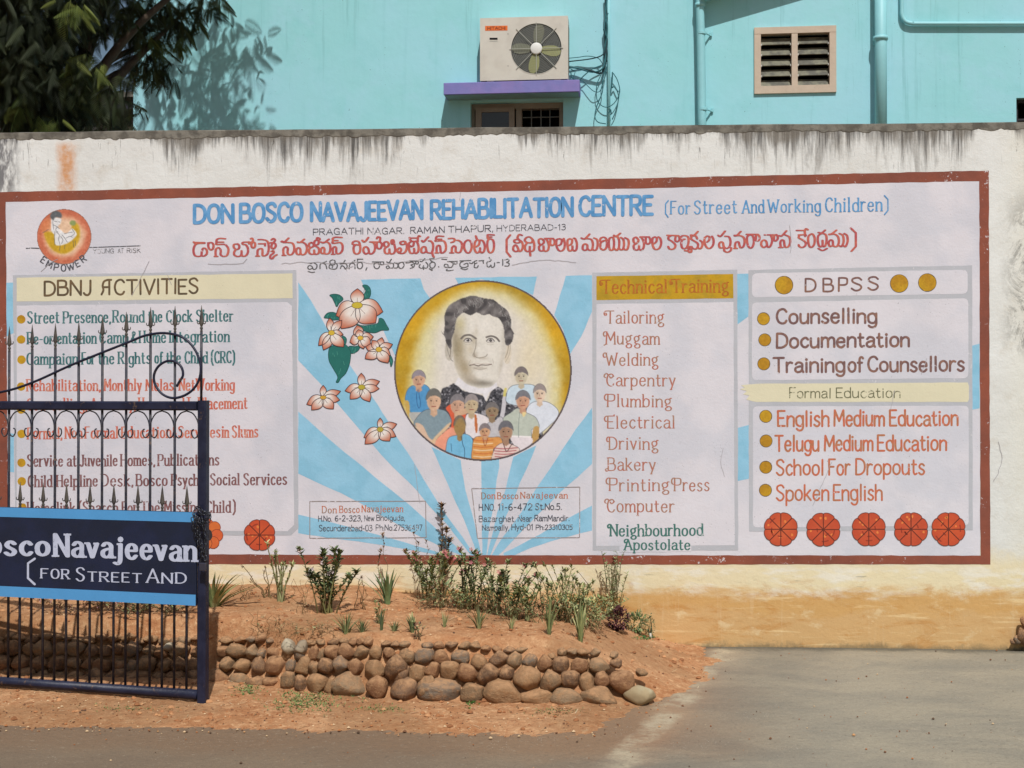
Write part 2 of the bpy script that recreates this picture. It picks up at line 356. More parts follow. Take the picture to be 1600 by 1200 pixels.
def word(mb, cv, txt, x0, x1, yb, H, pen, layer, style='sans', jit=1.0, thin=None):
    """yb = (baseline at x0, baseline at x1); H = capital height; pen = stroke width (all measured in the photo)."""
    if not isinstance(yb, tuple): yb = (yb, yb)
    fancy = style == 'fancy'; serif = style in ('roman', 'fancy')
    pen = pen * {'sans': .8, 'roman': .70, 'fancy': .98}[style]
    hx = pen / 2; hy = hx * (.95 if style == 'sans' else (.5 if style == 'roman' else .6))
    if thin: hy = thin / 2
    gap = .16 if style == 'sans' else (.25 if style == 'roman' else .22)
    lst = []; adv = 0
    for ch in txt:
        if ch == ' ': adv += .22; continue
        if fancy and ch == 'g': ch = '2g'
        w, st = glyph(ch); st = list(st)
        if fancy and ch in SW and ch != ' ': 
            if not lst: adv += .2
            elif txt[0] != ch or True: adv += .12
            st = st + glyph(ch, SW[ch])[1]
        lst.append((ch, adv, w, st)); adv += w + gap
    adv -= gap
    S = (x1 - x0 - pen) / max(adv, .01)
    for ch, a, w, st in lst:
        jr = random.uniform(-.014, .014) * jit; jy = random.uniform(-.018, .018) * H * jit; js = 1 + random.uniform(-.025, .025) * jit
        bx = x0 + pen / 2 + a * S; t = (bx - x0) / max(1, (x1 - x0)); by = yb[0] + (yb[1] - yb[0]) * t + jy
        sl = (yb[1] - yb[0]) / max(1, x1 - x0)
        e = random.uniform(0, 2e-5)
        def mp(p):
            px = p[0] * S; py = p[1] * (H - pen * .9) * js + pen * .42
            return (bx + px + py * jr, by - py + px * sl)
        for k, pts in st:
            if k == 'D':
                q = mp(pts[0]); r = pen * .62
                mb.add([cv.p(q[0] + r * math.cos(i * .785), q[1] + r * math.sin(i * .785), layer, e) for i in range(8)], [tuple(range(8))]); e += 2.5e-5; continue
            Q = [mp(p) for p in pts]
            e = ribbon(mb, cv, Q, hx, hy, layer, e)
            if serif:
                for i, j in ((0, 1), (-1, -2)):
                    a0, b0 = pts[i], pts[j]; dx, dy = (a0[0] - b0[0]), (a0[1] - b0[1])
                    if abs(dy) > abs(dx) * 1.2 and (abs(a0[1]) < .02 or abs(a0[1] - .66) < .02 or abs(a0[1] - 1) < .02 or abs(a0[1] + .3) < .03):
                        q = mp(a0); L = pen * (.8 if style == 'roman' else .8); l2 = L
                        if a0[1] > .5 and ch.islower(): l2 = 0
                        e = ribbon(mb, cv, [(q[0] - L, q[1]), (q[0] + l2, q[1])], hy * 1.05, hy * .8, layer, e, caps=False)
def strokes(mb, cv, data, ox, oy, s, hx, hy, layer):
    """Telugu letters, stroke by stroke."""
    e = 0.0
    for st in data.split(';'):
        st = st.strip()
        if not st: continue
        k = st[0]; v = [float(a) for a in st[1:].replace(',', ' ').split()]; pts = [(ox + v[i] / s, oy + v[i + 1] / s) for i in range(0, len(v), 2)]
        if k == 'C': pts = [(p.x, p.y) for p in catmull(pts, 5)]
        e = ribbon(mb, cv, pts, hx, hy, layer, e)
        if e > 5.5e-4: e = 0.0

TEL = [
(296, 362, 11.43, "L80 190,270 195;C330 200,400 195,430 240,420 300,385 325,345 290,335 230,350 200;C270 205,150 210,100 240,75 300,75 370,100 425,160 440,210 425,220 360,240 300,275 295,310 330,310 390,270 430,230 435;L75 182,100 210;C640 125,540 118,490 140,480 185;L490 185,605 185;C485 190,480 225,560 225,640 230,690 290,695 350,670 420,620 440,580 430,555 400,560 340,540 295,510 285,475 310,465 370,470 430;L450 440,500 440;C860 220,800 225,790 270,830 315,880 300,890 250,860 215;C830 315,800 360,800 410,850 440,910 430,930 390,930 340;C930 400,950 435,1000 430,1040 380,1045 300,1010 235,960 225,945 200,980 185,1080 185;L1060 180,1065 215;C1090 190,1150 185,1175 225,1160 280,1125 285,1105 240,1120 190,1135 150,1120 115,1095 125;C1230 140,1300 140,1380 160,1410 220,1415 320,1390 400,1340 430,1305 420,1305 360,1300 310,1265 300,1220 330,1215 400,1220 430;L1190 435,1245 435;L1240 215,1350 215;L1350 210,1350 250;C1410 200,1480 195,1530 210,1540 260,1500 305,1465 280,1470 230,1500 190,1530 150,1500 120,1465 145;C1465 350,1500 340,1500 380,1450 420,1445 470,1480 480,1510 440,1560 410"),
(430, 360, 11.43, "L110 200,160 215;C120 190,170 200,240 135;C150 215,240 215,310 230,340 300,330 380,290 430,240 430,220 390,225 320,190 290,150 320,145 390,155 440;L130 445,185 445;C400 205,450 210,520 155;C410 215,500 215,555 260,565 340,540 410,490 435,455 410,450 340,425 310,390 320,375 370,390 420,430 430,455 400;C640 215,605 240,610 290,650 300,680 280,690 250,660 220,640 215;C640 300,605 340,610 400,650 425,695 410,695 350;C695 400,720 425,770 410,785 350,760 300,700 275;C700 270,700 200,740 170,775 190,770 240,730 260,700 255;C740 170,750 130,790 140,795 165;C815 205,870 220,960 155;C840 215,930 210,975 250,985 330,965 400,920 420,880 405,880 330,855 300,820 330,815 385,845 415,880 400;C1190 125,1080 120,1030 140,1030 180;L1030 180,1115 180;C1030 180,1025 225,1080 225,1160 215,1200 260,1200 350,1160 405,1110 415,1090 380,1090 310,1060 290,1030 320,1030 400;L1010 425,1060 425;C1450 250,1390 250,1385 215,1420 190,1480 195,1510 240,1520 330,1500 400,1450 420,1410 390,1400 300,1440 255,1490 260"),
(545, 360, 11.43, "C240 175,270 205,300 190,350 125;L380 205,560 205;C400 205,450 230,470 300,450 380,400 420,365 400,350 330,310 290,270 310,260 370,300 420,345 400;C500 210,505 300,545 330,580 300,590 240,560 205;C500 145,520 115,560 130,555 200;C680 200,630 220,640 280,690 290,715 240,680 200;C680 290,640 330,650 400,700 415,725 380,725 330;C725 390,760 420,810 400,830 340,815 260,800 180,780 165,760 190,770 240,805 240;C975 190,920 210,940 250,1000 240,1010 200,970 190;C1000 200,1035 250,1030 340,990 400,930 410,880 390,870 340,910 310,935 340,920 380,880 380;C1085 125,1095 160,1120 190;C1120 195,1075 230,1075 330,1100 400,1150 405,1170 370,1165 320;C1120 195,1160 200,1150 270,1110 290,1095 270;C1165 390,1200 410,1240 370,1245 280,1220 210,1190 190;L1120 135,1230 135;C1230 200,1235 130,1250 95,1275 105;C1305 180,1330 205,1370 170,1420 115;L1430 185,1470 190;C1460 185,1500 230,1505 320,1480 395,1430 400,1390 380,1370 300,1330 290,1295 330,1300 390,1340 400,1385 370;C1490 380,1500 440,1520 475"),
(670, 360, 11.43, "C260 105,160 100,130 130,130 155;L130 155,225 155;C130 160,120 190,190 185,270 190,305 260,300 350,260 395,220 400,210 350,200 280,170 265,140 300,140 380;L120 400,170 400;C355 145,420 140,460 155,450 195,400 215;L505 175,540 180;C530 175,585 220,590 310,560 385,510 395,480 370,480 300,450 275,415 310,410 380;L380 400,440 400;C700 170,640 220,635 320,680 395,730 390,765 310,755 210,700 170;C840 95,850 130,860 165,825 210,815 320,850 395,890 390,915 350,915 310;C860 165,905 180,895 250,850 290;C915 370,950 400,990 360,1000 270,970 190,930 170;C1165 80,1060 75,1050 100;L1050 115,1120 115;C1050 100,1055 140,1100 150;C1100 150,1055 180,1045 270,1065 370,1105 400,1150 360,1165 270,1150 180,1100 150;L1455 80,1390 160,1390 380,1460 470"),
(785, 358, 11.43, "C260 180,210 200,230 240,300 240,310 200,270 180;C300 190,270 150,300 95,350 110;C300 190,350 230,365 310,340 380,300 395,280 340,240 280,200 310,195 370,240 400,285 380;C440 240,400 200,430 150,490 140,550 200,570 290,560 370,520 395,490 380,490 310;C440 240,520 240,540 200;C440 245,405 300,410 370,450 400,490 380;L495 420,500 475;C700 170,650 190,660 260,710 270,745 220,700 170;C700 275,655 310,665 375,705 390,735 370,735 300;C735 370,770 395,815 370,830 290,800 200,760 165;L760 165,910 165;C860 170,855 260,890 290,930 260,930 200,900 165;C1020 170,970 190,965 290,1000 370,1050 390,1100 350,1115 260,1095 165;C1020 170,1060 190,1050 260,1010 290;C1200 170,1165 200,1165 300,1185 380,1225 385,1250 350,1250 300;C1200 170,1245 190,1235 260,1190 290;C1250 360,1290 390,1325 350,1330 250,1300 170,1275 160"),
(905, 356, 11.43, "C40 180,90 200,120 180,185 110;L60 195,150 190;C150 190,220 210,245 290,230 380,190 400,150 370,145 310,110 285,70 310,65 380,110 400,150 370;C265 180,320 210,330 300,310 380,270 400,235 380;C430 240,380 240,380 190,430 165,480 190,495 280,480 360,430 395,385 360,380 280,420 235,460 225;C600 170,540 190,530 300,550 390,600 390,620 320,620 230,600 170;C620 130,660 150,735 95;L620 150,690 160;C690 160,715 230,710 340,680 395,650 390,620 360;C745 170,790 210,800 300,780 380,740 390,710 360;C820 175,875 210,885 290,860 380,820 390,790 360;C1010 165,970 190,980 260,1030 270,1060 220,1020 165;C1030 275,975 310,985 380,1030 395,1065 370,1070 310;C1065 370,1110 400,1150 350,1155 260,1120 180,1090 160;L1090 160,1250 160;C1190 165,1190 260,1230 290,1270 250,1265 190,1240 160;C1350 160,1310 190,1310 290,1340 370,1390 385,1440 350,1465 270,1450 190,1415 160;C1350 160,1385 180,1380 240,1340 280"),
(1035, 354, 10., "L75 135,250 140;C130 145,95 165,100 200,150 230,200 280,195 330,150 355,110 345,90 310;C210 145,200 210,230 235,265 210,265 160,240 140;C340 200,300 190,300 150,350 140,400 160,410 230,390 310,350 345,310 330,295 270,310 210,350 195;C350 375,400 375,430 310;C400 340,450 360,450 395,420 400,400 370;C445 130,500 130,555 75;C445 145,520 145,545 190;C460 145,450 190,490 220,550 260,555 310,520 350,470 335,455 310;C590 215,625 250,620 310,590 345,555 330;C700 145,660 180,660 250,690 320,740 340,790 290,800 210,775 150;C700 145,735 160,730 210,700 240;C870 135,910 150,980 70;C980 150,1040 160,1065 230,1050 310,1000 340,960 310,945 250,910 240,885 280,900 330,945 330;C965 330,970 380,1020 400,1070 370,1075 330;C1125 135,1170 130,1225 75;C1130 145,1210 140,1270 170,1285 240,1265 310,1225 330,1205 290,1190 240,1150 245,1135 290,1140 330;L1120 340,1165 340;L1315 120,1490 120;C1370 125,1325 160,1325 240,1345 310,1385 335,1420 290,1430 210,1415 150,1380 125;C1465 125,1460 200,1485 225,1515 200,1515 150,1490 120"),
(1180, 352, 9.41, "L140 140,320 140;C230 145,250 200,240 270,210 320,180 310,165 240,130 215,95 240,90 290,125 325,170 300;C280 145,275 210,300 230,330 200,330 160,310 135;C355 150,390 155,460 80;C440 140,500 170,515 240,490 310,445 320,430 280,420 225,390 215,370 250,375 310;L350 325,405 325;L610 75,720 75;C735 140,730 90,745 50,775 65;C640 140,740 140,735 160;C655 140,640 180,690 210,740 250,735 300,690 325,650 310,640 285;C830 125,785 160,780 240,800 310,835 320,870 270,875 190,855 140,830 125;C930 105,980 110,1030 70;C985 115,930 150,920 220,935 290,960 315,990 290,990 220;C985 115,1040 140,1050 220,1030 300,1000 310,990 290;C930 340,990 370,1055 340;C1085 130,1130 120,1195 70;C1090 135,1170 130,1220 170,1230 250,1200 310,1150 300,1140 230,1105 215,1080 260,1100 310,1145 295;C1240 120,1290 150,1300 240,1270 310,1230 295;C1310 120,1350 150,1360 230,1330 310,1300 300;L1405 40,1480 110,1480 310,1415 380"),
]
TEL2 = [
(475, 400, 9.41, "C70 100,100 110,130 95;C150 100,190 130,180 180,140 195,115 150,75 140,55 170,80 195,120 180;C60 225,110 240,155 235;C235 185,240 120,290 95,330 75;C270 95,320 130,335 185;C420 55,380 80,400 125,450 120,455 70,420 55;C450 90,490 130,470 185,410 190,370 170,380 130,420 140,415 170;C530 110,570 110,605 60;C535 115,610 110,635 150,610 190,590 160,555 140,535 180;C665 185,670 130,700 100,750 60;C700 100,745 120,750 185;L785 45,865 45;L785 45,790 90;C830 90,785 110,790 170,830 185,860 150,855 110,830 90;L925 170,910 205;L1005 85,1170 85;C1080 90,1030 120,1040 170,1080 185,1110 150,1090 90;C1120 90,1130 125,1170 120,1170 90;C1215 85,1250 95,1285 45;C1240 100,1310 110,1310 170,1260 170,1240 140,1210 160,1230 185,1265 165;C1330 95,1380 120,1370 170,1330 175;C1430 90,1390 120,1400 170,1440 180,1470 140,1460 100,1430 90;C1500 100,1550 95,1600 75"),
(640, 400, 9.41, "L0 70,90 75;C20 80,70 110,60 160,10 180;C95 75,90 110,120 115,130 85,105 72;C50 120,20 130,45 150;C155 75,180 80,225 35;C155 120,140 160,180 180,205 150;C240 90,270 130,250 175,205 170;L205 140,205 195;L295 40,360 35;C300 45,320 75,340 85,300 110,305 165,345 175,375 140,370 100,340 85;C290 185,330 210,325 185;L425 155,430 160;L475 45,545 50;L560 80,700 75;C600 80,640 110,620 160,570 165,560 125,520 120,510 150,540 165,575 150;C650 80,660 115,695 110,695 80;C555 190,540 210,580 215,640 205;L740 70,900 65;C790 75,745 100,745 150,800 170,860 150;C800 120,850 105,860 140;C755 180,810 200,855 185;C880 100,920 110,930 90;C990 65,950 80,960 110,990 100;C960 110,950 160,990 170,1010 140;L1020 70,1090 65;L1080 70,1085 105;C1190 75,1140 90,1140 145,1170 160,1195 130;C1195 130,1210 165,1245 150,1250 100;L1170 20,1200 60;L1285 95,1320 95;L1370 50,1370 135;C1400 55,1450 45,1460 75,1425 90,1465 110,1450 145,1400 145"),
]
# ------------------------------------------------------------------ setting: ground, road, soil
def asphalt():
    m, t, b = newmat('worn_concrete_road'); q = N(t); p = q.pos()
    n1 = q.noise(q.mapped(p, (.8, 1.3, 1)), 2.0, 5, .62, .5); n2 = q.noise(q.mapped(p, (1.2, 3.2, 1)), 6, 6, .65, .3); n3 = q.noise(p, 90, 5, .8)
    c = q.mix(q.mr(n1, .36, .64), alb((146, 138, 122)), alb((172, 160, 137)))
    c = q.mix(q.mr(n2, .50, .72), c, alb((164, 152, 132)))
    c = q.mix(q.math('MULTIPLY', q.mr(q.noise(q.mapped(p, (1, 2.0, 1), (3, 1, 0)), 1.1, 4, .6, .8), .52, .7), .4), c, alb((112, 112, 104)))
    x, y, z = q.sep(p)
    # earth trodden onto the road beside the bed
    s = q.math('ADD', y, q.math('MULTIPLY', q.noise(p, 3, 4, .6), .5))
    e = q.math('MULTIPLY', q.mr(s, -2.25, -1.85), q.mr(q.math('ADD', x, q.math('MULTIPLY', q.noise(p, 4, 3, .6), .3)), 1.25, .35))
    c = q.mix(q.math('MULTIPLY', e, .62), c, alb((170, 124, 86)))
    c = q.mix(q.math('MULTIPLY', q.mr(x, .5, -1.0), .6), c, alb((118, 100, 82)))
    # pale worn rib where the ramp meets the earth, and a darker tone on its far side
    g1 = ground(1112, 1040); g2 = ground(965, 1192); dv = (g2 - g1).normalized()
    sd = q.math('ADD', q.math('SUBTRACT', q.math('MULTIPLY', x, -dv.y), q.math('MULTIPLY', y, -dv.x)), g1.x * dv.y - g1.y * dv.x)
    sdn = q.math('ADD', sd, q.math('MULTIPLY', q.math('SUBTRACT', q.noise(p, 3.5, 5, .65), .5), .22))
    rib = q.math('MULTIPLY', q.mr(q.math('ABSOLUTE', sdn), .09, .02), q.mr(q.noise(p, 5, 5, .7), .38, .62))
    c = q.mix(q.math('MULTIPLY', q.mr(sdn, .02, -.12), .45), c, alb((132, 108, 84)))
    c = q.mix(q.math('MULTIPLY', rib, .8), c, alb((196, 182, 154)))
    c = q.mix(q.math('MULTIPLY', q.mr(sdn, .12, .9), .4), c, alb((166, 160, 142)))
    c = q.mix(q.math('MULTIPLY', q.math('MULTIPLY', q.mr(sdn, .03, .2), q.mr(sdn, .75, .3)), .35), c, alb((122, 118, 106)))
    # damp dark margin along the foot of the wall
    d = q.math('ADD', y, q.math('MULTIPLY', q.noise(p, 6, 4, .7), .22))
    c = q.mix(q.math('MULTIPLY', q.mr(d, -.04, .1), .75), c, alb((84, 84, 74)))
    c = q.mix(q.mr(n3, .3, .75, 0, .28), c, alb((90, 84, 76)))
    vor = q.n('TexVoronoi', feature='F1'); q.link(p, vor.inputs['Vector']); vor.inputs['Scale'].default_value = 55
    c = q.mix(q.math('MULTIPLY', q.mr(vor.outputs['Distance'], .16, .08), q.mr(q.noise(p, 4, 2, .5), .5, .7)), c, alb((196, 188, 172)))
    c = q.mix(q.math('MULTIPLY', q.mr(q.noise(p, 36, 6, .8), .54, .68), .4), c, alb((88, 84, 76)))
    c = q.mix(q.math('MULTIPLY', q.mr(q.noise(q.mapped(p, (1, 1, 1), (7, 3, 0)), 30, 6, .8), .56, .7), .45), c, alb((180, 170, 150)))
    ck = q.n('TexVoronoi', feature='DISTANCE_TO_EDGE'); q.link(q.mapped(p, (1, 1, 0)), ck.inputs['Vector']); ck.inputs['Scale'].default_value = .55
    wv = q.math('ADD', ck.outputs['Distance'], q.math('MULTIPLY', q.math('SUBTRACT', q.noise(p, 8, 4, .7), .5), .05))
    c = q.mix(q.math('MULTIPLY', q.mr(q.math('ABSOLUTE', wv), .003, .001), .0), c, alb((70, 66, 60)))
    q.link(c, b.inputs['Base Color']); b.inputs['Roughness'].default_value = .9; b.inputs['Specular IOR Level'].default_value = .15
    q.bump(b, q.math('ADD', q.math('MULTIPLY', n3, 1.0), q.math('MULTIPLY', q.noise(p, 20, 5, .7), 2)), .55, .012)
    return m
def soilmat():
    m, t, b = newmat('red_soil'); q = N(t); p = q.pos()
    n1 = q.noise(p, 3.0, 5, .6); n2 = q.noise(p, 26, 6, .75); n3 = q.noise(p, 110, 4, .8)
    c = q.mix(q.mr(n1, .35, .65), alb((188, 132, 90)), alb((204, 154, 112)))
    c = q.mix(q.mr(n2, .48, .72), c, alb((232, 188, 142)))
    c = q.mix(q.mr(n2, .46, .30), c, alb((164, 106, 70)))
    c = q.mix(q.mr(n3, .60, .72, 0, .55), c, alb((228, 196, 156)))
    c = q.mix(q.mr(n3, .36, .28, 0, .45), c, alb((104, 72, 52)))
    c = q.mix(q.math('MULTIPLY', q.mr(q.noise(p, 1.3, 3, .6, .6), .46, .58), .5), c, alb((164, 124, 88)))
    c = q.mix(q.math('MULTIPLY', q.mr(q.noise(p, 8, 5, .75, .5), .58, .68), .4), c, alb((134, 90, 60)))
    q.link(c, b.inputs['Base Color']); b.inputs['Roughness'].default_value = .95; b.inputs['Specular IOR Level'].default_value = .1
    q.bump(b, q.math('ADD', n3, q.math('MULTIPLY', n2, 3)), .7, .013)
    return m
M_ROAD = asphalt(); M_SOIL = soilmat()
def vnoise(x, y, s=1.0, seed=0):
    x = x * s + seed * 17.3; y = y * s + seed * 9.1
    return (math.sin(x * 1.7 + math.sin(y * 2.3)) + math.sin(y * 2.9 + math.sin(x * 3.1 + 1)) + .5 * math.sin(x * 5.3 + y * 4.7) + .35 * math.sin(x * 9.7 - y * 11.3 + 2)) / 2.85
mb = MB(); mb.add([(-300, -300, -.012), (300, -300, -.012), (300, 300, -.012), (-300, 300, -.012)], [(0, 1, 2, 3)])
mb.build('ground', M_SOIL, kind='structure')
mb = MB(); nx, ny = 60, 30
vs = []
for j in range(ny + 1):
    for i in range(nx + 1):
        x = -7 + 14 * i / nx; y = -9 + 9.0 * j / ny
        vs.append((x, y, .004 * vnoise(x, y, 1.3) - .002))
mb.add(vs, [(j * (nx + 1) + i, j * (nx + 1) + i + 1, (j + 1) * (nx + 1) + i + 1, (j + 1) * (nx + 1) + i) for j in range(ny) for i in range(nx)])
mb.build('road', M_ROAD, smooth=True, kind='structure')

def lerp_table(t, v):
    if v <= t[0][0]: return t[0][1]
    for (a, b), (c, d) in zip(t, t[1:]):
        if v <= c: return b + (d - b) * (v - a) / (c - a)
    return t[-1][1]
def sm(v, a, b):
    t = max(0, min(1, (v - a) / (b - a))); return t * t * (3 - 2 * t)
YF = [(-3.2, -.98), (-1.95, -1.02), (-1.62, -1.13), (-1.3, -1.30), (-.85, -1.43), (-.3, -1.46), (.1, -1.46), (.45, -1.42)]
def yf(x): return lerp_table(YF, x)                                        # foot of the stone edging
XS = [(-2.2, -.02), (-1.9, .08), (-1.6, .24), (-1.4, .36), (-1.2, .47), (-.9, .62), (-.6, .74), (-.3, .76), (0, .72)]
XT = [(-1.5, .04), (-1.2, .10), (-.8, .2), (-.4, .26), (0, .22)]
def soil_h(x, y):
    sd = min(y - (-1.93 + .035 * vnoise(x, 0, 2.1) + .02 * vnoise(x, 3, 7) - .03 * sm(x, -.5, .3)), lerp_table(XS, y) + .03 * vnoise(y, 1, 3) - x)
    z = max(-.03, min(.014, sd * .10)) + .0035 * vnoise(x, y, 9)
    edge = lerp_table(XT, y)
    ramp = sm(y, yf(x) - .012 + .05 * sm(x, -1.4, -1.8), yf(x) + .17 + .05 * sm(x, -1.4, -1.8)); side = 1 - sm(x, edge - .28, edge + .42)
    top = .275 + .03 * vnoise(x, y, 1.5) * .5 + .05 * sm(y, -.7, -.1) * sm(x, -.6, -1.6) - .05 * sm(x, -.6, .3) * sm(y, -.9, -.1)
    hm = ramp * side * top
    return z + hm + .006 * vnoise(x, y, 6, 2) * ramp + .003 * vnoise(x, y, 23, 3)
mb = MB(); x0, x1, y0, y1, st = -3.3, 1.1, -2.15, 0.0, .016
nx = int((x1 - x0) / st); ny = int((y1 - y0) / st); vs = []
for j in range(ny + 1):
    for i in range(nx + 1):
        x = x0 + (x1 - x0) * i / nx; y = y0 + (y1 - y0) * j / ny
        vs.append((x, y, soil_h(x, y) + random.uniform(-.0022, .0022)))
mb.add(vs, [(j * (nx + 1) + i, j * (nx + 1) + i + 1, (j + 1) * (nx + 1) + i + 1, (j + 1) * (nx + 1) + i) for j in range(ny) for i in range(nx)])
mb.build('soil_bed', M_SOIL, smooth=True, kind='structure')
def on_soil(x, y):
    r = ray(x, y); t = 5.0
    while t < 7.6:
        p = CAM + r * t
        if p.y >= -.02: return Vector((p.x, -.03, soil_h(p.x, -.03)))
        if p.z <= max(0, soil_h(p.x, p.y)): return p
        t += .01
    return p

# ------------------------------------------------------------------ boundary wall
def wallmat():
    m, t, b = newmat('stained_limewash'); q = N(t); p = q.pos(); x, y, z = q.sep(p)
    base = q.mix(q.mr(q.noise(p, 2.2, 4, .6), .3, .7), alb((215, 216, 212)), alb((224, 226, 223)))
    base = q.mix(q.math('MULTIPLY', q.mr(q.noise(p, 7, 6, .7), .50, .72), .5), base, alb((198, 192, 180)))
    base = q.mix(q.math('MULTIPLY', q.mr(x, 2.35, 2.75), .45), base, alb((214, 208, 178)))
    # yellow-ochre earth staining low down
    zz = q.math('ADD', z, q.math('MULTIPLY', q.math('SUBTRACT', q.noise(q.mapped(p, (1, 1, 2.2)), 3.2, 6, .72, .5), .5), .30))
    base = q.mix(q.mr(zz, .62, .44, 0, .75), base, alb((226, 208, 158)))
    base = q.mix(q.math('MULTIPLY', q.mr(q.noise(q.mapped(p, (1.5, 1, 5)), 2.4, 4, .6), .47, .6), q.mr(zz, .50, .42)), base, alb((228, 222, 204)))
    base = q.mix(q.mr(zz, .375, .27), base, alb((204, 162, 104)))
    base = q.mix(q.math('MULTIPLY', q.mr(zz, .235, .17), .8), base, alb((205, 168, 118)))
    blot = q.math('MULTIPLY', q.mr(q.noise(q.mapped(p, (1, 1, 3)), 4.2, 6, .75, .6), .50, .66), q.mr(z, .42, .34))
    base = q.mix(q.math('MULTIPLY', blot, .55), base, alb((186, 130, 66)))
    pale = q.math('MULTIPLY', q.mr(q.noise(q.mapped(p, (1, 1, 1.6), (4, 2, 1)), 5.5, 5, .7), .56, .68), q.mr(z, .5, .3))
    base = q.mix(q.math('MULTIPLY', pale, .6), base, alb((222, 200, 158)))
    base = q.mix(q.math('MULTIPLY', q.math('MULTIPLY', q.mr(q.noise(q.mapped(p, (1, 1, 14)), 2.2, 5, .7, .3), .56, .66), q.mr(z, .40, .34)), .5), base, alb((232, 206, 156)))
    drip = q.math('MULTIPLY', q.mr(q.noise(q.mapped(p, (22, 1, 1.4)), 1.0, 4, .7, .3), .56, .68), q.mr(z, .40, .30))
    base = q.mix(q.math('MULTIPLY', drip, .16), base, alb((226, 206, 170)))
    scr = q.math('MULTIPLY', q.mr(q.noise(q.mapped(p, (1, 1, 9)), 5, 4, .6), .62, .68), q.math('MULTIPLY', q.mr(z, .45, .40), q.mr(z, .3, .36)))
    base = q.mix(q.math('MULTIPLY', scr, .6), base, alb((140, 134, 112)))
    # black algae runs from the top
    w = q.math('SUBTRACT', 3.03, z)
    for sx, th, ln, cc, st in ((14, .50, .36, (120, 116, 110), .6), (44, .51, .24, (70, 68, 66), .85), (4.5, .46, .13, (120, 114, 104), .7)):
        nn = q.noise(q.mapped(p, (sx, 1, 1.6)), 1.0, 5, .72, .55)
        big = q.noise(q.mapped(p, (1.6, 1, .2)), 1.0, 2, .5)
        run = q.math('MULTIPLY', q.mr(big, .38, .62, .12, 1.35), ln)
        fall = q.math('SUBTRACT', 1.0, q.math('DIVIDE', w, run), clamp=True)
        k = q.mr(q.math('ADD', nn, q.math('MULTIPLY', fall, .30)), th + .12, th + .34)
        k = q.math('MULTIPLY', k, q.math('MULTIPLY', fall, 2.2, clamp=True))
        base = q.mix(q.math('MULTIPLY', k, st), base, alb(cc))
    fine = q.mr(q.noise(q.mapped(p, (70, 1, 6)), 1.0, 5, .75, .8), .60, .66)
    fm = q.math('MULTIPLY', q.mr(w, .34, .10), q.mr(q.noise(q.mapped(p, (2.4, 1, 1), (9, 0, 0)), 1.0, 2, .5), .42, .6))
    base = q.mix(q.math('MULTIPLY', q.math('MULTIPLY', fine, fm), .85), base, alb((70, 66, 62)))
    # rust run at the left
    rx = W(105, 250).x
    dx = q.math('ABSOLUTE', q.math('SUBTRACT', q.math('ADD', x, q.math('MULTIPLY', q.noise(q.mapped(p, (1, 1, .5)), 9, 5, .7), .11)), rx + .055))
    rr = q.math('MULTIPLY', q.mr(dx, .085, .012), q.math('MULTIPLY', q.mr(z, 2.62, 2.72), q.mr(z, 2.99, 2.94)))
    base = q.mix(q.math('MULTIPLY', rr, q.mr(q.noise(p, 8, 5, .7), .3, .6, .25, .95)), base, alb((204, 146, 96)))
    # black patches near the right end
    bx = q.math('MULTIPLY', q.mr(x, 2.42, 2.62), q.mr(q.noise(q.mapped(p, (1.2, 1, .8), (0, 0, 5)), 5.5, 6, .8, .6), .44, .58))
    bz = q.math('MAXIMUM', q.math('MULTIPLY', q.mr(z, 1.65, 1.8), q.mr(z, 2.75, 2.3)), q.mr(q.math('ADD', x, q.math('MULTIPLY', q.noise(p, 4, 4, .6), .12)), 2.63, 2.72))
    base = q.mix(q.math('MULTIPLY', q.math('MULTIPLY', bx, bz), .85), base, alb((80, 78, 74)))
    lowr = q.mr(q.math('ADD', q.math('SUBTRACT', x, q.math('MULTIPLY', z, .55)), q.math('MULTIPLY', q.noise(p, 9, 5, .7), .28)), 2.66, 2.73)
    base = q.mix(q.math('MULTIPLY', lowr, q.mr(z, .62, .5)), base, alb((72, 70, 66)))
    lx = q.math('MULTIPLY', q.mr(q.math('ADD', x, q.math('MULTIPLY', q.noise(p, 9, 4, .7), .1)), -3.24, -3.34), q.mr(z, 2.5, 2.75))
    base = q.mix(q.math('MULTIPLY', q.math('MULTIPLY', lx, q.mr(q.noise(q.mapped(p, (6, 1, 2)), 2, 4, .7), .4, .55)), .8), base, alb((74, 72, 78)))
    # splash line at the foot
    foot = q.mr(q.math('ADD', z, q.math('MULTIPLY', q.noise(p, 6, 6, .8, .6), .14)), .105, .06)
    base = q.mix(q.math('MULTIPLY', foot, .7), base, alb((112, 104, 82)))
    q.link(base, b.inputs['Base Color']); b.inputs['Roughness'].default_value = .9; b.inputs['Specular IOR Level'].default_value = .15
    q.bump(b, q.math('ADD', q.math('MULTIPLY', q.noise(p, 5, 4, .6), 3), q.noise(p, 55, 6, .75)), .35, .008)
    return m
WT = 3.034
wall = thing('boundary_wall', (0, 0, 0), 'long whitewashed compound wall with a painted mural, black runs on top and ochre stains below', 'wall')
mb = MB(); mb.box(-9, 7.5, .0, .22, -.1, WT - .001); mb.build('wall_body', wallmat(), wall)
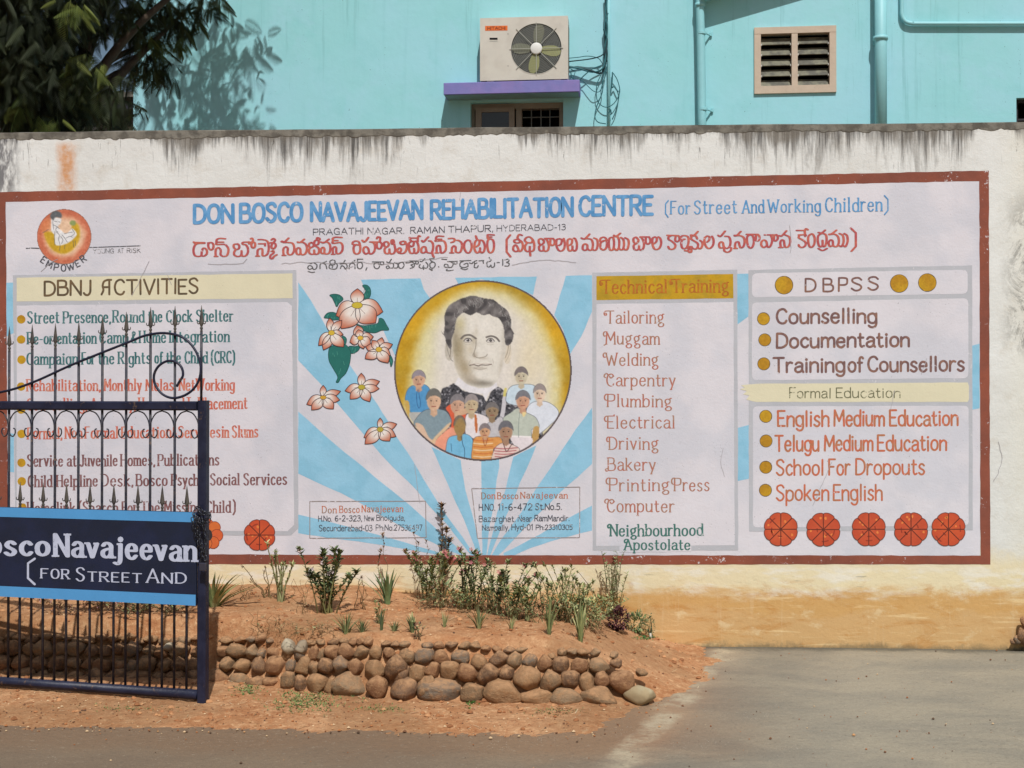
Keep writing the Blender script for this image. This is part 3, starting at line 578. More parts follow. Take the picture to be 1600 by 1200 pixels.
# cement capping with a ragged lower edge
M_CEM = paint('grey_cement', (132, 129, 120), .22, 14, .95, .1, bump=.5, c2=(104, 101, 94), c2s=11)
mb = MB(); vs = []; nseg = 900
for i in range(nseg + 1):
    x = -9 + 16.5 * i / nseg
    lo = WT - .040 - .007 * vnoise(x, 0, 2.5) - .010 * abs(vnoise(x, 2, 15)) - .008 * vnoise(x, 3, 31) - random.uniform(0, .004)
    lo = min(lo, WT - .016)
    vs += [(x, -.0008, lo), (x, -.0025, lo + .004), (x, -.006 + .003 * vnoise(x, 5, 6), WT - .004), (x, -.006, WT + .004 * vnoise(x, 1, 1.2)), (x, .23, WT + .004), (x, .23, WT - .06)]
mb.add(vs, [(i * 6 + k, (i + 1) * 6 + k, (i + 1) * 6 + k + 1, i * 6 + k + 1) for i in range(nseg) for k in range(5)])
mb.build('coping', M_CEM, wall)

# ------------------------------------------------------------------ the mural, coat by coat
M_WHITE = paint('mural_white', (214, 211, 217), .05, 3.2, .82, dirt=.5, bump=.25, c2=(203, 203, 211), c2s=2.2)
M_RED = paint('border_oxide', (140, 78, 60), .16, 7, .75, dirt=.25, bump=.25, c2=(128, 74, 60), c2s=3, fade=.06)
M_BLUE = paint('ray_blue', (146, 196, 221), .07, 5, .8, dirt=.3, bump=.25, c2=(136, 189, 214), c2s=6)
M_GREY = paint('frame_grey', (182, 184, 190), .06, 8, .8, dirt=.2, bump=.2, fade=.06)
M_BEIGE = paint('header_cream', (217, 211, 182), .05, 6, .8, dirt=.2, bump=.2)
M_GOLD = paint('header_gold', (192, 152, 32), .12, 10, .75, dirt=.2, bump=.2, c2=(176, 144, 40), c2s=12)
M_BUL = paint('bullet_ochre', (190, 148, 36), .2, 60, .75, bump=.1, c2=(176, 130, 34), c2s=5)
M_ART = paint('mural_colours', (0, 0, 0), .09, 26, .78, bump=.15, attr=True)
def flat(name, polys, layer, m, parent=wall, wobble=.35, outline=None):
    mb = MB()
    for i, p in enumerate(polys): fill(mb, WALL, wob(p, wobble) if wobble else p, layer, eps=i * 1e-5)
    return mb.build(name, m, parent)
mural = flat('mural_panel', [[(8, 314), (1531, 281.5), (1531, 869), (300, 867), (11, 866)]], 0, M_WHITE)
flat('mural_border', [[(-14, 300.5), (1545, 266.5), (1545, 282.5), (-14, 316)], [(1530, 281), (1545, 281), (1547.5, 882), (1532, 882)], [(-14, 865.5), (320, 866), (700, 867.5), (1547, 868), (1547, 881.5), (960, 882), (600, 882), (-14, 881)], [(-14, 314), (9, 314.5), (12.5, 867), (-14, 867)]], 1, M_RED, wall, .45)
RAYS = [
 [(466, 441), (486, 470), (510, 512), (547, 571), (590, 632), (605, 656), (620, 683), (637, 707), (662, 749), (690, 795), (722, 838), (742, 868), (736, 868), (700, 821), (670, 790), (650, 765), (614, 730), (595, 710), (560, 669), (510, 610), (466, 563)],
 [(466, 643), (505, 678), (540, 708), (568, 730), (600, 757), (640, 789), (675, 820), (722, 862), (722, 868), (700, 860), (677, 848), (632, 826), (577, 794), (532, 770), (502, 757), (466, 740)],
 [(466, 804), (500, 812), (540, 822), (600, 838), (650, 853), (690, 864), (690, 868), (650, 861), (600, 852), (560, 846), (510, 840), (466, 833)],
 [(674, 698), (720, 719), (721, 730), (727, 765), (737, 800), (745, 835), (752, 868), (746, 868), (740, 850), (725, 812), (712, 785), (700, 757), (688, 730)],
 [(752, 715), (780, 715), (780, 730), (776, 750), (772, 785), (765, 820), (760, 868), (753.5, 868), (753, 800), (752, 730)],
 [(802, 714), (838, 696), (824, 730), (812, 755), (805, 775), (785, 820), (766, 868), (761, 868), (777, 800), (790, 765), (798, 730)],
 [(925, 637), (925, 725), (880, 765), (850, 795), (820, 825), (785, 862), (778, 868), (768, 868), (785, 840), (815, 800), (840, 760), (861, 730), (880, 700), (900, 670)],
 [(925, 790), (900, 803), (870, 820), (830, 842), (787, 864), (787, 868), (803, 868), (830, 856), (860, 846), (890, 838), (925, 829)],
 [(564, 437), (657, 435), (662, 452), (676, 472), (640, 520), (620, 562), (604, 528)],
 [(711, 434), (839, 432), (833, 461), (812, 452), (752, 436), (718, 447)],
 [(884, 431), (925, 430), (925, 487), (908, 526), (889, 556), (880, 515), (866, 492)],
 [(1151, 428), (1170, 427.5), (1170, 494), (1151, 508)], [(1151, 669), (1170, 664), (1170, 748), (1151, 752)],
 [(1519, 540), (1530.5, 537), (1530.5, 638), (1519, 640)], [(10, 442), (21, 441.5), (22, 520), (10, 526)], [(12, 676), (22, 678), (22, 738), (12, 737)],
]
for r_ in RAYS: flat('painted_ray', [r_], 1, M_BLUE, mural, .5)
def rrect(x0, y0, x1, y1, r, y0b=None, y1b=None):
    """rounded box; y0b / y1b are the right-hand ends of the top and bottom edges"""
    y0b = y0 if y0b is None else y0b; y1b = y1 if y1b is None else y1b; o = []
    for cx, cy, a in ((x0 + r, y0 + r, 180), (x1 - r, y0b + r, 270), (x1 - r, y1b - r, 0), (x0 + r, y1 - r, 90)):
        for k in range(4): o.append((cx + r * math.cos(R(a + k * 30)), cy + r * math.sin(R(a + k * 30))))
    return o
def panel(name, frame, boxes, label=None):
    f = flat(name, [frame], 2, M_GREY, wall, .4)
    for pts, m in boxes: flat('panel_field', [pts], 3, m, f, .3)
    return f
p1 = panel('list_panel', [(20, 430), (463, 422), (466.5, 825), (455, 836.5), (340, 836.5), (24, 834)],
    [([(26, 434), (457, 427), (457.5, 466), (26, 471)], M_BEIGE), ([(26, 477.5), (449, 472), (456, 478), (459.5, 820), (449, 830), (26, 828)], M_WHITE)])
p2 = panel('list_panel', [(925.5, 426), (1152, 421.5), (1153.5, 860), (926, 860)],
    [([(932, 431.5), (1145.5, 428), (1146, 466), (932, 469)], M_GOLD), ([(932, 475), (1146, 472), (1148, 852), (931.5, 853)], M_WHITE)])
p3 = panel('list_panel', [(1169.5, 422), (1519, 414.5), (1520, 828.5), (1170.5, 830.5)],
    [(rrect(1175, 427, 1512, 464.5, 7, 421.5, 459), M_WHITE), (rrect(1175, 472.5, 1513, 594, 7, 466, 591), M_WHITE),
     ([(1166, 601), (1158, 602), (1164, 606), (1156, 608), (1167, 611), (1161, 616), (1171, 618), (1166, 624), (1176, 627), (1182, 628), (1512, 628), (1514, 624), (1514, 603), (1512, 597.5), (1185, 599.5)] if True else [(1172, 600), (1185, 599.5), (1512, 597.5), (1514, 603), (1514, 624), (1510, 628), (1180, 628), (1170, 618), (1162, 608)], M_BEIGE), (rrect(1176.5, 635, 1513.5, 824, 6, 634, 821), M_WHITE)])

def text(items, m, parent, layer=4, name='lettering'):
    """items: one line = list of (text, x0, x1, baseline, cap height, pen, style)"""
    mb = MB()
    for it in items: word(mb, WALL, *it[:7], layer) if False else word(mb, WALL, it[0], it[1], it[2], it[3], it[4], it[5], layer, it[6] if len(it) > 6 else 'sans', thin=it[7] if len(it) > 7 else None)
    return mb.build(name, m, parent)
T_BLUE = paint('letter_blue', (104, 158, 204), .14, 30, .8, bump=.1, fade=.05, c2=(84, 142, 192), c2s=14)
T_GREEN = paint('letter_green', (58, 106, 108), .22, 60, .8, bump=.1, fade=.10, c2=(80, 124, 126), c2s=24)
T_ORNG = paint('letter_red', (196, 104, 86), .16, 60, .8, bump=.1, fade=.12, c2=(204, 132, 110), c2s=24)
T_BRN = paint('letter_maroon', (122, 82, 82), .2, 60, .8, bump=.1, fade=.08, c2=(140, 104, 104), c2s=24)
T_SEP = paint('letter_sepia', (180, 114, 98), .2, 50, .8, bump=.1, fade=.10, c2=(166, 128, 108), c2s=22)
T_TT = paint('letter_tan', (172, 104, 44), .18, 60, .8, bump=.1, c2=(186, 116, 40), c2s=24)
T_DG = paint('letter_deep_green', (70, 116, 108), .2, 60, .8, bump=.1, fade=.06)
T_UMB = paint('letter_umber', (118, 90, 88), .2, 60, .8, bump=.1, fade=.05, c2=(142, 106, 92), c2s=20)
T_RUS = paint('letter_rust', (196, 108, 80), .18, 60, .8, bump=.1, fade=.05, c2=(178, 118, 86), c2s=24)
T_INK = paint('letter_faded_ink', (104, 104, 108), .3, 60, .8, bump=.1, fade=.42, fadescale=110)
T_INK2 = paint('letter_ink', (82, 84, 92), .3, 60, .8, bump=.1, fade=.26, fadescale=110)
T_DB = paint('letter_brown', (112, 92, 66), .15, 50, .8, bump=.1, c2=(92, 80, 62), c2s=20)
T_TEL = paint('letter_brick', (176, 84, 86), .16, 50, .8, bump=.1, fade=.05, c2=(192, 104, 90), c2s=18)
T_OLV = paint('letter_olive', (110, 110, 84), .25, 60, .8, bump=.1, fade=.3, fadec=(217, 211, 182), fadescale=110)
B = 'sans'; Q = 'roman'; FY = 'fancy'
def bl(a, b, x): return a + (b - a) * x
# headline
tb = lambda x: 351 - (x - 301) * .0196
text([('DON', 301, 367, (tb(301), tb(367)), 32.5, 7.2), ('BOSCO', 373, 474.5, (tb(373), tb(474)), 32.5, 7.2), ('NAVAJEEVAN', 484, 662, (tb(484), tb(661)), 32.5, 7.2),
      ('REHABILITATION', 671.5, 897, (tb(671), tb(896)), 33, 7), ('CENTRE', 903.5, 1022, (tb(904), tb(1021)), 33.5, 7)], T_BLUE, mural)
text([('(', 1038, 1045, 336, 22, 2.6), ('For', 1047, 1079, (335.5, 335), 22, 3.8, Q), ('Street', 1084, 1152, (335, 334), 23, 3.8, Q), ('And', 1159, 1194.5, (334, 333), 22, 3.8, Q),
      ('Working', 1199, 1283, (333, 332), 22, 3.8, Q), ('Children', 1289, 1379, (332, 330.5), 24, 4, Q), (')', 1381, 1389.5, 332, 24, 2.6)], T_BLUE, mural)
text([('PRAGATHI', 489, 568, (367.5, 366), 10.5, 1.5), ('NAGAR.', 574, 632, (366.3, 365.5), 10.5, 1.5), ('RAMAN', 641, 695, (365, 364), 10.5, 1.6), ('THAPUR,', 700, 771, (364, 362), 11, 1.6), ('HYDERABAD-13', 776, 884, (361.5, 359.5), 10, 1.3)], T_INK2, mural)
mb = MB()
for ox, oy, s, d in TEL: strokes(mb, WALL, d, ox, oy, s, 1.95, 1.05, 4)
mb.build('telugu_lettering', T_TEL, mural)
mb = MB()
for ox, oy, s, d in TEL2: strokes(mb, WALL, d, ox, oy, s, .95, .65, 4)
word(mb, WALL, '', 0, 1, 0, 1, 1, 4) if False else None
mb.build('telugu_lettering', paint('letter_ink_light', (96, 96, 98), .3, 60, .8, bump=.1, fade=.2, fadescale=90), mural)
# left list
text([('DBNJ', 68, 143.5, (463, 462), 25.5, 4.4), ('@', 0, 0, 0, 1, 1)][:1], T_DB, p1)
mb = MB()
G['α'] = G['@A']; G['β'] = G['C']
word(mb, WALL, 'αCTIVITIES', 157, 311, (462, 459.6), 25.5, 4.2, 4); mb.build('lettering', T_DB, p1)
LX = [
 ([('Street', 42, 93), ('Presence,', 98, 174), ('Round', 175.5, 226), ('the', 231, 254), ('Clock', 259, 301), ('Shelter', 306, 365)], 506.5, 503, T_GREEN),
 ([('Re-orientation', 42, 151), ('Camp', 155, 201), ('&', 204, 214), ('Home', 217, 260), ('Integration', 264, 359)], 539, 535, T_GREEN),
 ([('Campaign', 41, 122), ('For', 127, 149), ('the', 153, 179), ('Rights', 184, 236), ('of', 241, 255), ('the', 259, 283), ('Child', 288, 325), ('(CRC)', 329, 368)], 571, 568, T_GREEN),
 ([('Rehabilitation,', 41, 158), ('Monthly', 162, 222), ('Melas,', 227, 276), ('NetWorking', 279, 367)], 612, 611, T_ORNG),
 ([('Counselling,', 41, 137), ('Advocacy,', 141, 213), ('Home', 216, 254), ('used', 258, 288), ('To', 291, 305), ('Placement', 309, 387)], 642, 640, T_ORNG),
 ([('Formal,', 42, 98), ('Non', 101, 129), ('Formal', 132, 185), ('Education', 189, 268), ('&', 269, 276), ('Services', 278, 345), ('in', 346, 358), ('Slums', 362, 404)], 687, 684.5, T_ORNG),
 ([('Service', 42, 99), ('at', 104, 120), ('Juvenile', 124, 184), ('Homes,', 188, 243), ('Publications', 246, 343)], 730, 728, T_BRN),
 ([('Child', 43, 82), ('Helpline', 88, 153), ('Desk,', 158, 209), ('Bosco', 212, 262), ('Psycho', 267, 320), ('Social', 328, 375), ('Services', 380, 449)], 762, 759, T_BRN),
 ([('Homelink', 42, 118), ('(Search', 122, 185), ('For', 190, 215), ('The', 220, 250), ('Missing', 256, 316), ('Child', 322, 361), (')', 363, 369)], 804, 802, T_BRN),
]
for ws, ya, yb_, m in LX:
    text([(t_, a, b_, (bl(ya, yb_, (a - 42) / 330), bl(ya, yb_, (b_ - 42) / 330)), 20.5, 4.2, Q) for t_, a, b_ in ws], m, p1)
def disc(x, y, r, layer, m, parent, ring=None, n=18, name='bullet'):
    mb = MB()
    if ring:
        mb.col = lin(ring); fill(mb, WALL, [(x + (r + .9) * math.cos(i * 2 * math.pi / n), y + (r + .9) * math.sin(i * 2 * math.pi / n)) for i in range(n)], layer - 1)
        mb.build('bullet_outline', M_ART, parent); mb = MB()
    fill(mb, WALL, [(x + r * (1 + random.uniform(-.04, .04)) * math.cos(i * 2 * math.pi / n), y + r * (1 + random.uniform(-.04, .04)) * math.sin(i * 2 * math.pi / n)) for i in range(n)], layer)
    return mb.build(name, m, parent)
for x, y in ((33, 499), (33, 530.5), (33.5, 562), (33, 604), (33, 640), (33.5, 678), (33.5, 723), (34, 752), (35, 793)): disc(x, y, 6.7, 4, M_BUL, p1)
# middle list
text([('Technical', 938, 1043, (460, 458), 23, 3), ], T_TT, p2) if False else None
mb = MB(); word(mb, WALL, 'Technical', 936, 1043, (460, 458.5), 23.5, 3, 4, FY); word(mb, WALL, 'Training', 1046, 1139, (458.5, 457.5), 23.5, 3, 4, FY); mb.build('lettering', T_TT, p2)
for ws, yb_ in (([('Tailoring', 943, 1038)], 506), ([('Muggam', 942, 1031)], 539), ([('Welding', 942, 1029)], 572), ([('Carpentry', 943, 1056)], 604), ([('Plumbing', 944, 1050)], 637),
                ([('Electrical', 944, 1055)], 670), ([('Driving', 947, 1029)], 703), ([('Bakery', 945, 1025)], 736), ([('Printing', 947, 1046), ('Press', 1049, 1109)], 768), ([('Computer', 944, 1054)], 801)):
    text([(t_, a, b_, yb_, 21.5, 2.5, FY) for t_, a, b_ in ws], T_SEP, p2)
text([('Neighbourhood', 949, 1099, (839, 838), 20.5, 3, FY)], T_DG, p2); text([('Apostolate', 971, 1079, (860.5, 860), 18.5, 2.8, FY)], T_DG, p2)
flat('panel_field', [[(968, 853.4), (1080, 853.2), (1080, 862), (968, 863)]], 2.6, M_WHITE, p2)
# right list
text([(c, a, b_, y, 23, 4) for c, a, b_, y in (('D', 1257, 1276, 457), ('B', 1285, 1303, 457), ('P', 1309, 1325, 456.5), ('S', 1329, 1348, 455.5), ('S', 1355, 1374, 454.5))], T_UMB, p3)
for x, y in ((1225, 445.5), (1405, 443), (1449, 441.5)): disc(x, y, 13.6, 5, M_BUL, p3, (96, 84, 66), 26)
for x, y in ((1193, 498), (1195, 531), (1193.5, 568.5), (1196.5, 650.5), (1197, 689), (1196.5, 730), (1196, 766)): disc(x, y, 9.3, 5, M_BUL, p3, (96, 84, 66))
for ws, ya, yb_, m, H, pn in (([('Counselling', 1212, 1371)], 507, 505, T_UMB, 26, 4.9), ([('Documentation', 1212, 1422)], 545, 542, T_UMB, 26, 5), ([('Training', 1207, 1321), ('of', 1324, 1350), ('Counsellors', 1355, 1508)], 583.5, 581, T_UMB, 26, 4.8),
     ([('English', 1214, 1297), ('Medium', 1302, 1383), ('Education', 1389, 1498)], 667.5, 666, T_RUS, 27, 4.3), ([('Telugu', 1210, 1281), ('Medium', 1287, 1365), ('Education', 1370, 1480)], 706, 705, T_RUS, 27, 4.2),
     ([('School', 1212, 1288), ('For', 1294, 1329), ('Dropouts', 1336, 1446)], 743.5, 742, T_RUS, 27, 4), ([('Spoken', 1212, 1296), ('English', 1301, 1380)], 783.5, 782, T_RUS, 27, 3.9)):
    text([(t_, a, b_, (bl(ya, yb_, (a - 1210) / 290), bl(ya, yb_, (b_ - 1210) / 290)), H, pn) for t_, a, b_ in ws], m, p3)
text([('Formal', 1233, 1299, 622.5, 17, 2.2), ('Education', 1306, 1407, 622, 17, 2.2)], T_OLV, p3)
# two small address boxes
def address(frame, lines, nm='address_box'):
    mb = MB(); P_ = wob(frame, .2, 18) + [frame[0]]; ribbon(mb, WALL, P_, .65, .65, 3)
    f = mb.build(nm, paint('thin_line', (150, 138, 136), .2, 60, .8, fade=.2, bump=0), wall)
    for ws, m in lines: text(ws, m, f)
T_OB = paint('letter_orange', (200, 112, 74), .2, 60, .8, bump=.1, fade=.08, c2=(150, 118, 96), c2s=14)
address([(484, 783.5), (665, 783), (666, 840), (484, 841)], [
    ([('Don', 503, 526, 802, 11.5, 2, Q), ('Bosco', 530, 562, 801.5, 11.5, 2, Q), ('Navajeevan', 565, 630, 800.5, 11.5, 2, Q)], T_OB),
    ([('H.No.', 497, 519, 815, 9.5, 1.4), ('6-2-323,', 523, 566, 814.5, 9.5, 1.5), ('New', 569, 585, 814, 9.5, 1.3), ('Bhoiguda,', 588, 633, 813.5, 9.5, 1.3)], T_INK2),
    ([('Secunderabad-03', 498, 582, 830, 10, 1.4), ('Ph:No.27536497', 587, 660, 829, 9.5, 1.3)], T_INK2)])
address([(737, 763.5), (906, 761), (905.5, 840), (746, 841)], [
    ([('Don', 752, 774, 780, 11, 2, Q), ('Bosco', 777, 810, 780, 11, 2, Q), ('Navajeevan', 813, 887, 779, 11, 2, Q)], T_OB),
    ([('H.NO.', 748, 774, 798, 11, 1.5), ('11-6-472', 778, 832, 797.5, 11, 1.7), ('St.No.5.', 836, 878, 797, 11, 1.7)], T_INK2),
    ([('Bazarghat,', 748, 806, 815.5, 10, 1.4), ('Near', 809, 831, 815, 10, 1.4), ('RamMandir.', 835, 890, 814.5, 10, 1.5)], T_INK2),
    ([('Nampally,', 753, 796, 829, 9.5, 1.4), ('Hyd-01', 799, 833, 828.5, 10, 1.5), ('Ph:23310305', 837, 895, 828, 8.5, 1.4)], T_INK2)])

# painted flowers and leaves
def vgrad(mb, pts, ctr, layer, fn, eps):
    """fan polygon with colours from fn(t), t = distance from ctr / longest"""
    L = max(math.hypot(p[0] - ctr[0], p[1] - ctr[1]) for p in pts)
    rings = [0, .35, .65, .85, 1]; vs = []; cs = []; n = len(pts)
    b = len(mb.v)
    for k in rings:
        for p in pts:
            x = ctr[0] + (p[0] - ctr[0]) * k; y = ctr[1] + (p[1] - ctr[1]) * k
            mb.v.append(WALL.p(x, y, layer, eps)); mb.c.append(lin(fn(math.hypot(x - ctr[0], y - ctr[1]) / L)))
    for i in range(len(rings) - 1):
        for j in range(n): mb.f.append((b + i * n + j, b + i * n + (j + 1) % n, b + (i + 1) * n + (j + 1) % n, b + (i + 1) * n + j))
def mixc(a, b, t): t = max(0, min(1, t)); return tuple(a[i] + (b[i] - a[i]) * t for i in range(3))
def petal(mb, c, tip, wdt, bend, layer, eps, base=(226, 219, 212), end=(178, 84, 54), dark=(72, 54, 58)):
    c = Vector(c); tip = Vector(tip); d = tip - c; L = d.length; u = d / L; nn = Vector((-u.y, u.x)); pts = []
    prof = [(0, .10), (.12, .45), (.3, .85), (.5, 1), (.68, .9), (.82, .6), (.93, .25), (1, 0)]
    cen = lambda t: c + u * (t * L) + nn * (bend * L * t * t)
    L1 = [cen(t) + nn * w * wdt for t, w in prof]; L2 = [cen(t) - nn * w * wdt for t, w in prof[:-1]][::-1]
    pts = [tuple(p) for p in catmull(L1, 2)] + [tuple(p) for p in catmull(L2, 2)]
    # gradient along the petal, strip by strip
    n = 12; b = len(mb.v)
    for i in range(n + 1):
        t = i / n; w = np.interp(t, [a for a, _ in prof], [q for _, q in prof]) * wdt
        for s_ in (-1, -.4, .4, 1):
            p = cen(t) + nn * w * s_; mb.v.append(WALL.p(p.x, p.y, layer, eps))
            mb.c.append(lin(mixc(base, end, (t - .42) * 1.6 + (.25 if abs(s_) == 1 else 0))))
    for i in range(n):
        for k in range(3): mb.f.append((b + i * 4 + k, b + i * 4 + k + 1, b + (i + 1) * 4 + k + 1, b + (i + 1) * 4 + k))
    mb.col = lin(dark); ribbon(mb, WALL, pts, .55, .55, layer, eps + 6e-5)
    mb.col = lin(mixc(dark, end, .3)); q = [tuple(cen(t)) for t in (.15, .3, .45)]; ribbon(mb, WALL, q, .3, .3, layer, eps + 1.2e-4)
def leaf(mb, pts, layer, eps):
    P_ = [tuple(p) for p in catmull(pts + [pts[0]], 4)][:-1]; cx = sum(p[0] for p in P_) / len(P_); cy = sum(p[1] for p in P_) / len(P_)
    fill(mb, WALL, P_, layer, (40, 108, 100), eps)
    mb.col = lin((72, 142, 128))
    for _ in range(6):
        a = random.choice(P_); k = random.uniform(.2, .7); q = (cx + (a[0] - cx) * k, cy + (a[1] - cy) * k)
        ribbon(mb, WALL, [q, (q[0] + random.uniform(-2, 2), q[1] + random.uniform(2, 6))], .4, .5, layer, eps + 4e-5)
    mb.col = lin((32, 70, 68)); ribbon(mb, WALL, P_ + [P_[0]], .4, .4, layer, eps + 8e-5)
def zc(pts, ox, oy, s): return [(ox + a / s, oy + b / s) for a, b in pts]
leaves = [[(440, 250), (500, 235), (570, 250), (610, 300), (560, 350), (530, 395), (500, 340), (470, 280)], [(850, 130), (900, 122), (945, 160), (955, 230), (930, 290), (880, 300), (865, 250), (890, 190)],
 [(370, 530), (410, 475), (480, 462), (540, 490), (570, 550), (480, 560), (420, 540)], [(780, 610), (850, 630), (950, 620), (1040, 600), (1060, 540), (1110, 550), (1150, 620), (1180, 685), (1090, 690), (1000, 722), (880, 700), (800, 650)],
 [(430, 930), (480, 880), (560, 900), (640, 870), (700, 950), (700, 1050), (680, 1140), (640, 1230), (580, 1290), (550, 1340), (520, 1335), (540, 1270), (480, 1160), (430, 1060)],
 [(680, 890), (760, 890), (820, 880), (800, 940), (740, 975), (700, 970)], [(1160, 1000), (1200, 1000), (1230, 1060), (1225, 1110), (1205, 1145), (1190, 1080), (1160, 1040)], [(600, 760), (650, 790), (640, 860), (600, 850)]]
for l_ in leaves:
    mb = MB(); leaf(mb, zc(l_, 460, 430, 8), 3, random.uniform(0, 3e-4)); mb.build('painted_leaf', M_ART, mural)
FL = [((545 + 13, 477), [((558.5, 451), 10.5, 0), ((523, 487), 13, -.18), ((599, 483), 14, .1), ((538, 516), 15, .12), ((584, 507), 16, -.1)], (8.5, 5), (196, 176, 60), 5),
 ((518, 520), [((514, 497), 6, .05), ((532, 499), 6, .1), ((494, 534), 7, -.25), ((508, 548), 7.5, .1), ((536, 519), 5, .2), ((532, 545), 9, -.2)], (5, 4), (206, 176, 62), 5.6),
 ((563, 528), [((556, 509), 8, .1), ((546, 531), 8, -.2), ((568, 545), 6, 0), ((583, 524), 7, .1), ((580, 538), 8, .1), ((560, 515), 6, 0)], (4.5, 3.5), (214, 174, 66), 6.2),
 ((592, 546), [((595, 527), 6, .1), ((611, 534), 6, .2), ((573, 538), 7, -.2), ((574, 564), 8, .2), ((611, 552), 7, .15), ((602, 569), 9, -.2), ((580, 533), 6, .1)], (5, 4), (206, 172, 66), 6.8),
 ((505, 621), [((505, 602), 5, 0), ((529, 606), 6, .22), ((478, 626), 7.5, -.22), ((531, 622), 6.5, .12), ((490, 643), 7.5, .15), ((518, 641), 8, -.15)], (4.8, 3), (206, 160, 60), 5),
 ((565, 605), [((564.5, 583), 6, 0), ((592, 593), 7, .1), ((539, 605), 7, -.22), ((592, 610), 6.5, -.1), ((550, 626), 7.5, .15), ((575, 629), 8, -.12)], (5.5, 4), (180, 166, 60), 5),
 ((594, 671), [((594, 653), 4.5, 0), ((619, 660), 6.5, .1), ((567, 677), 7.5, -.25), ((620, 677), 7, .2), ((574, 697), 8.5, .15), ((606, 691), 9, -.15)], (5, 4), (176, 160, 62), 5)]
for c, ps, (rx, ry), cc, ly in FL:
    mb = MB()
    for i, (tp, w_, bd) in enumerate(ps): petal(mb, c, tp, w_, bd, ly if ly > 5 else 4, i * 1.6e-4 * .4)
    n = 14; fill(mb, WALL, [(c[0] + rx * math.cos(i * 6.283 / n), c[1] + ry * math.sin(i * 6.283 / n)) for i in range(n)], ly + .9, cc)
    mb.col = lin((120, 96, 50)); ribbon(mb, WALL, [(c[0] + rx * math.cos(i * 6.283 / n), c[1] + ry * math.sin(i * 6.283 / n)) for i in range(n + 1)], .35, .35, ly + .9, 5e-5)
    mb.build('painted_flower', M_ART, mural)
# orange segmented rosettes
def rosette(x, y, r, parent, rot=0, dk=(98, 46, 36)):
    mb = MB(); pts = []
    for i in range(64):
        a = i / 64 * 2 * math.pi; l = abs(math.sin(a * 4 + rot)) ** .6
        rr = r * (.93 + .08 * l) * (1 + random.uniform(-.008, .008)); pts.append((x + rr * math.cos(a), y + rr * math.sin(a)))
    base = random.choice([(206, 92, 52), (196, 88, 56), (206, 100, 60)])
    ph = random.uniform(0, 6)
    vgrad(mb, pts, (x, y), 5, lambda t: mixc(base, (186, 74, 48), t * .8), 0)
    mb.col = lin((222, 128, 66))
    for _ in range(5):
        a = random.uniform(0, 6.28); q = random.uniform(.4, .8) * r; ctr = (x + q * math.cos(a), y + q * math.sin(a))
        fill(mb, WALL, [(ctr[0] + random.uniform(1.2, 2.6) * math.cos(k * 1.05), ctr[1] + random.uniform(1.2, 3) * math.sin(k * 1.05)) for k in range(6)], 5, None, 1e-4)
    mb.col = lin(dk)
    for k in range(8):
        a = k * math.pi / 4; ribbon(mb, WALL, [(x, y), (x + r * .93 * math.cos(a), y + r * .93 * math.sin(a))], .75, .75, 5, 1.6e-4 + k * 2e-5)
    mb.col = lin((112, 66, 54)); ribbon(mb, WALL, pts + [pts[0]], .6, .6, 5, 4e-4)
    fill(mb, WALL, [(x + 2.2 * math.cos(k), y + 2.2 * math.sin(k)) for k in range(6)], 5, dk, 5e-4)
    mb.col = lin((150, 60, 42))
    for _ in range(4):
        a = random.uniform(0, 6.28); q = random.uniform(.35, .85) * r; ribbon(mb, WALL, [(x + q * math.cos(a), y + q * math.sin(a)), (x + q * math.cos(a + .25), y + q * math.sin(a + .25)), (x + q * math.cos(a + .5), y + q * math.sin(a + .5))], 1.0, 1.0, 5, 1.3e-4)
    return mb.build('painted_rosette', M_ART, parent)
for x, y in ((1220, 827), (1286.5, 827.5), (1357.5, 827), (1423.5, 827), (1482, 827)): rosette(x, y, 26.5, wall)
rosette(405.5, 836, 24.5, wall)
mb = MB()
for i in range(7):
    a = -2.6 + i * .9; c = (326 + 13 * math.cos(a), 835 + 15 * math.sin(a))
    pts = [(c[0] + 9.5 * math.cos(k * .45), c[1] + 9.5 * math.sin(k * .45)) for k in range(14)]
    fill(mb, WALL, pts, 5, (208, 98 + 6 * (i % 3), 56), i * 6e-5); mb.col = lin((140, 64, 44)); ribbon(mb, WALL, pts + [pts[0]], .5, .5, 5, i * 6e-5 + 3e-5)
fill(mb, WALL, [(326 + 6 * math.cos(k * .5), 836 + 9 * math.sin(k * .5)) for k in range(12)], 5, (60, 52, 50), 6e-4); mb.build('painted_rosette', M_ART, wall)
# hairline cracks in the plaster
mb = MB(); mb.col = lin((170, 166, 169))
for pts in ([(233, 408), (228, 418), (222, 430), (216, 445), (206, 462)], [(440, 412), (470, 409), (520, 411), (560, 409), (598, 413), (640, 407), (700, 402)], [(325, 412), (345, 413), (380, 411), (386, 404)], [(542, 423), (541, 419), (552, 416)],
            [(800, 414), (830, 408), (860, 406), (900, 410)], [(1234, 352), (1236, 372), (1235, 395)], [(648, 725), (652, 760), (656, 785)], [(262, 430), (268, 445)], [(1392, 640), (1398, 610)], [(90, 405), (76, 412), (64, 424)],
            [(1130, 700), (1126, 722), (1132, 745)], [(1300, 722), (1293, 738), (1270, 790)], [(720, 300), (718, 312)], [(1560, 690), (1566, 715), (1560, 740), (1552, 752)], [(1448, 560), (1440, 585)]):
    ribbon(mb, WALL, [tuple(p) for p in catmull(wob(pts, 1.0, 6, False), 1)], .35, .35, 6.4)
mb.build('hairline_cracks', M_ART, mural)

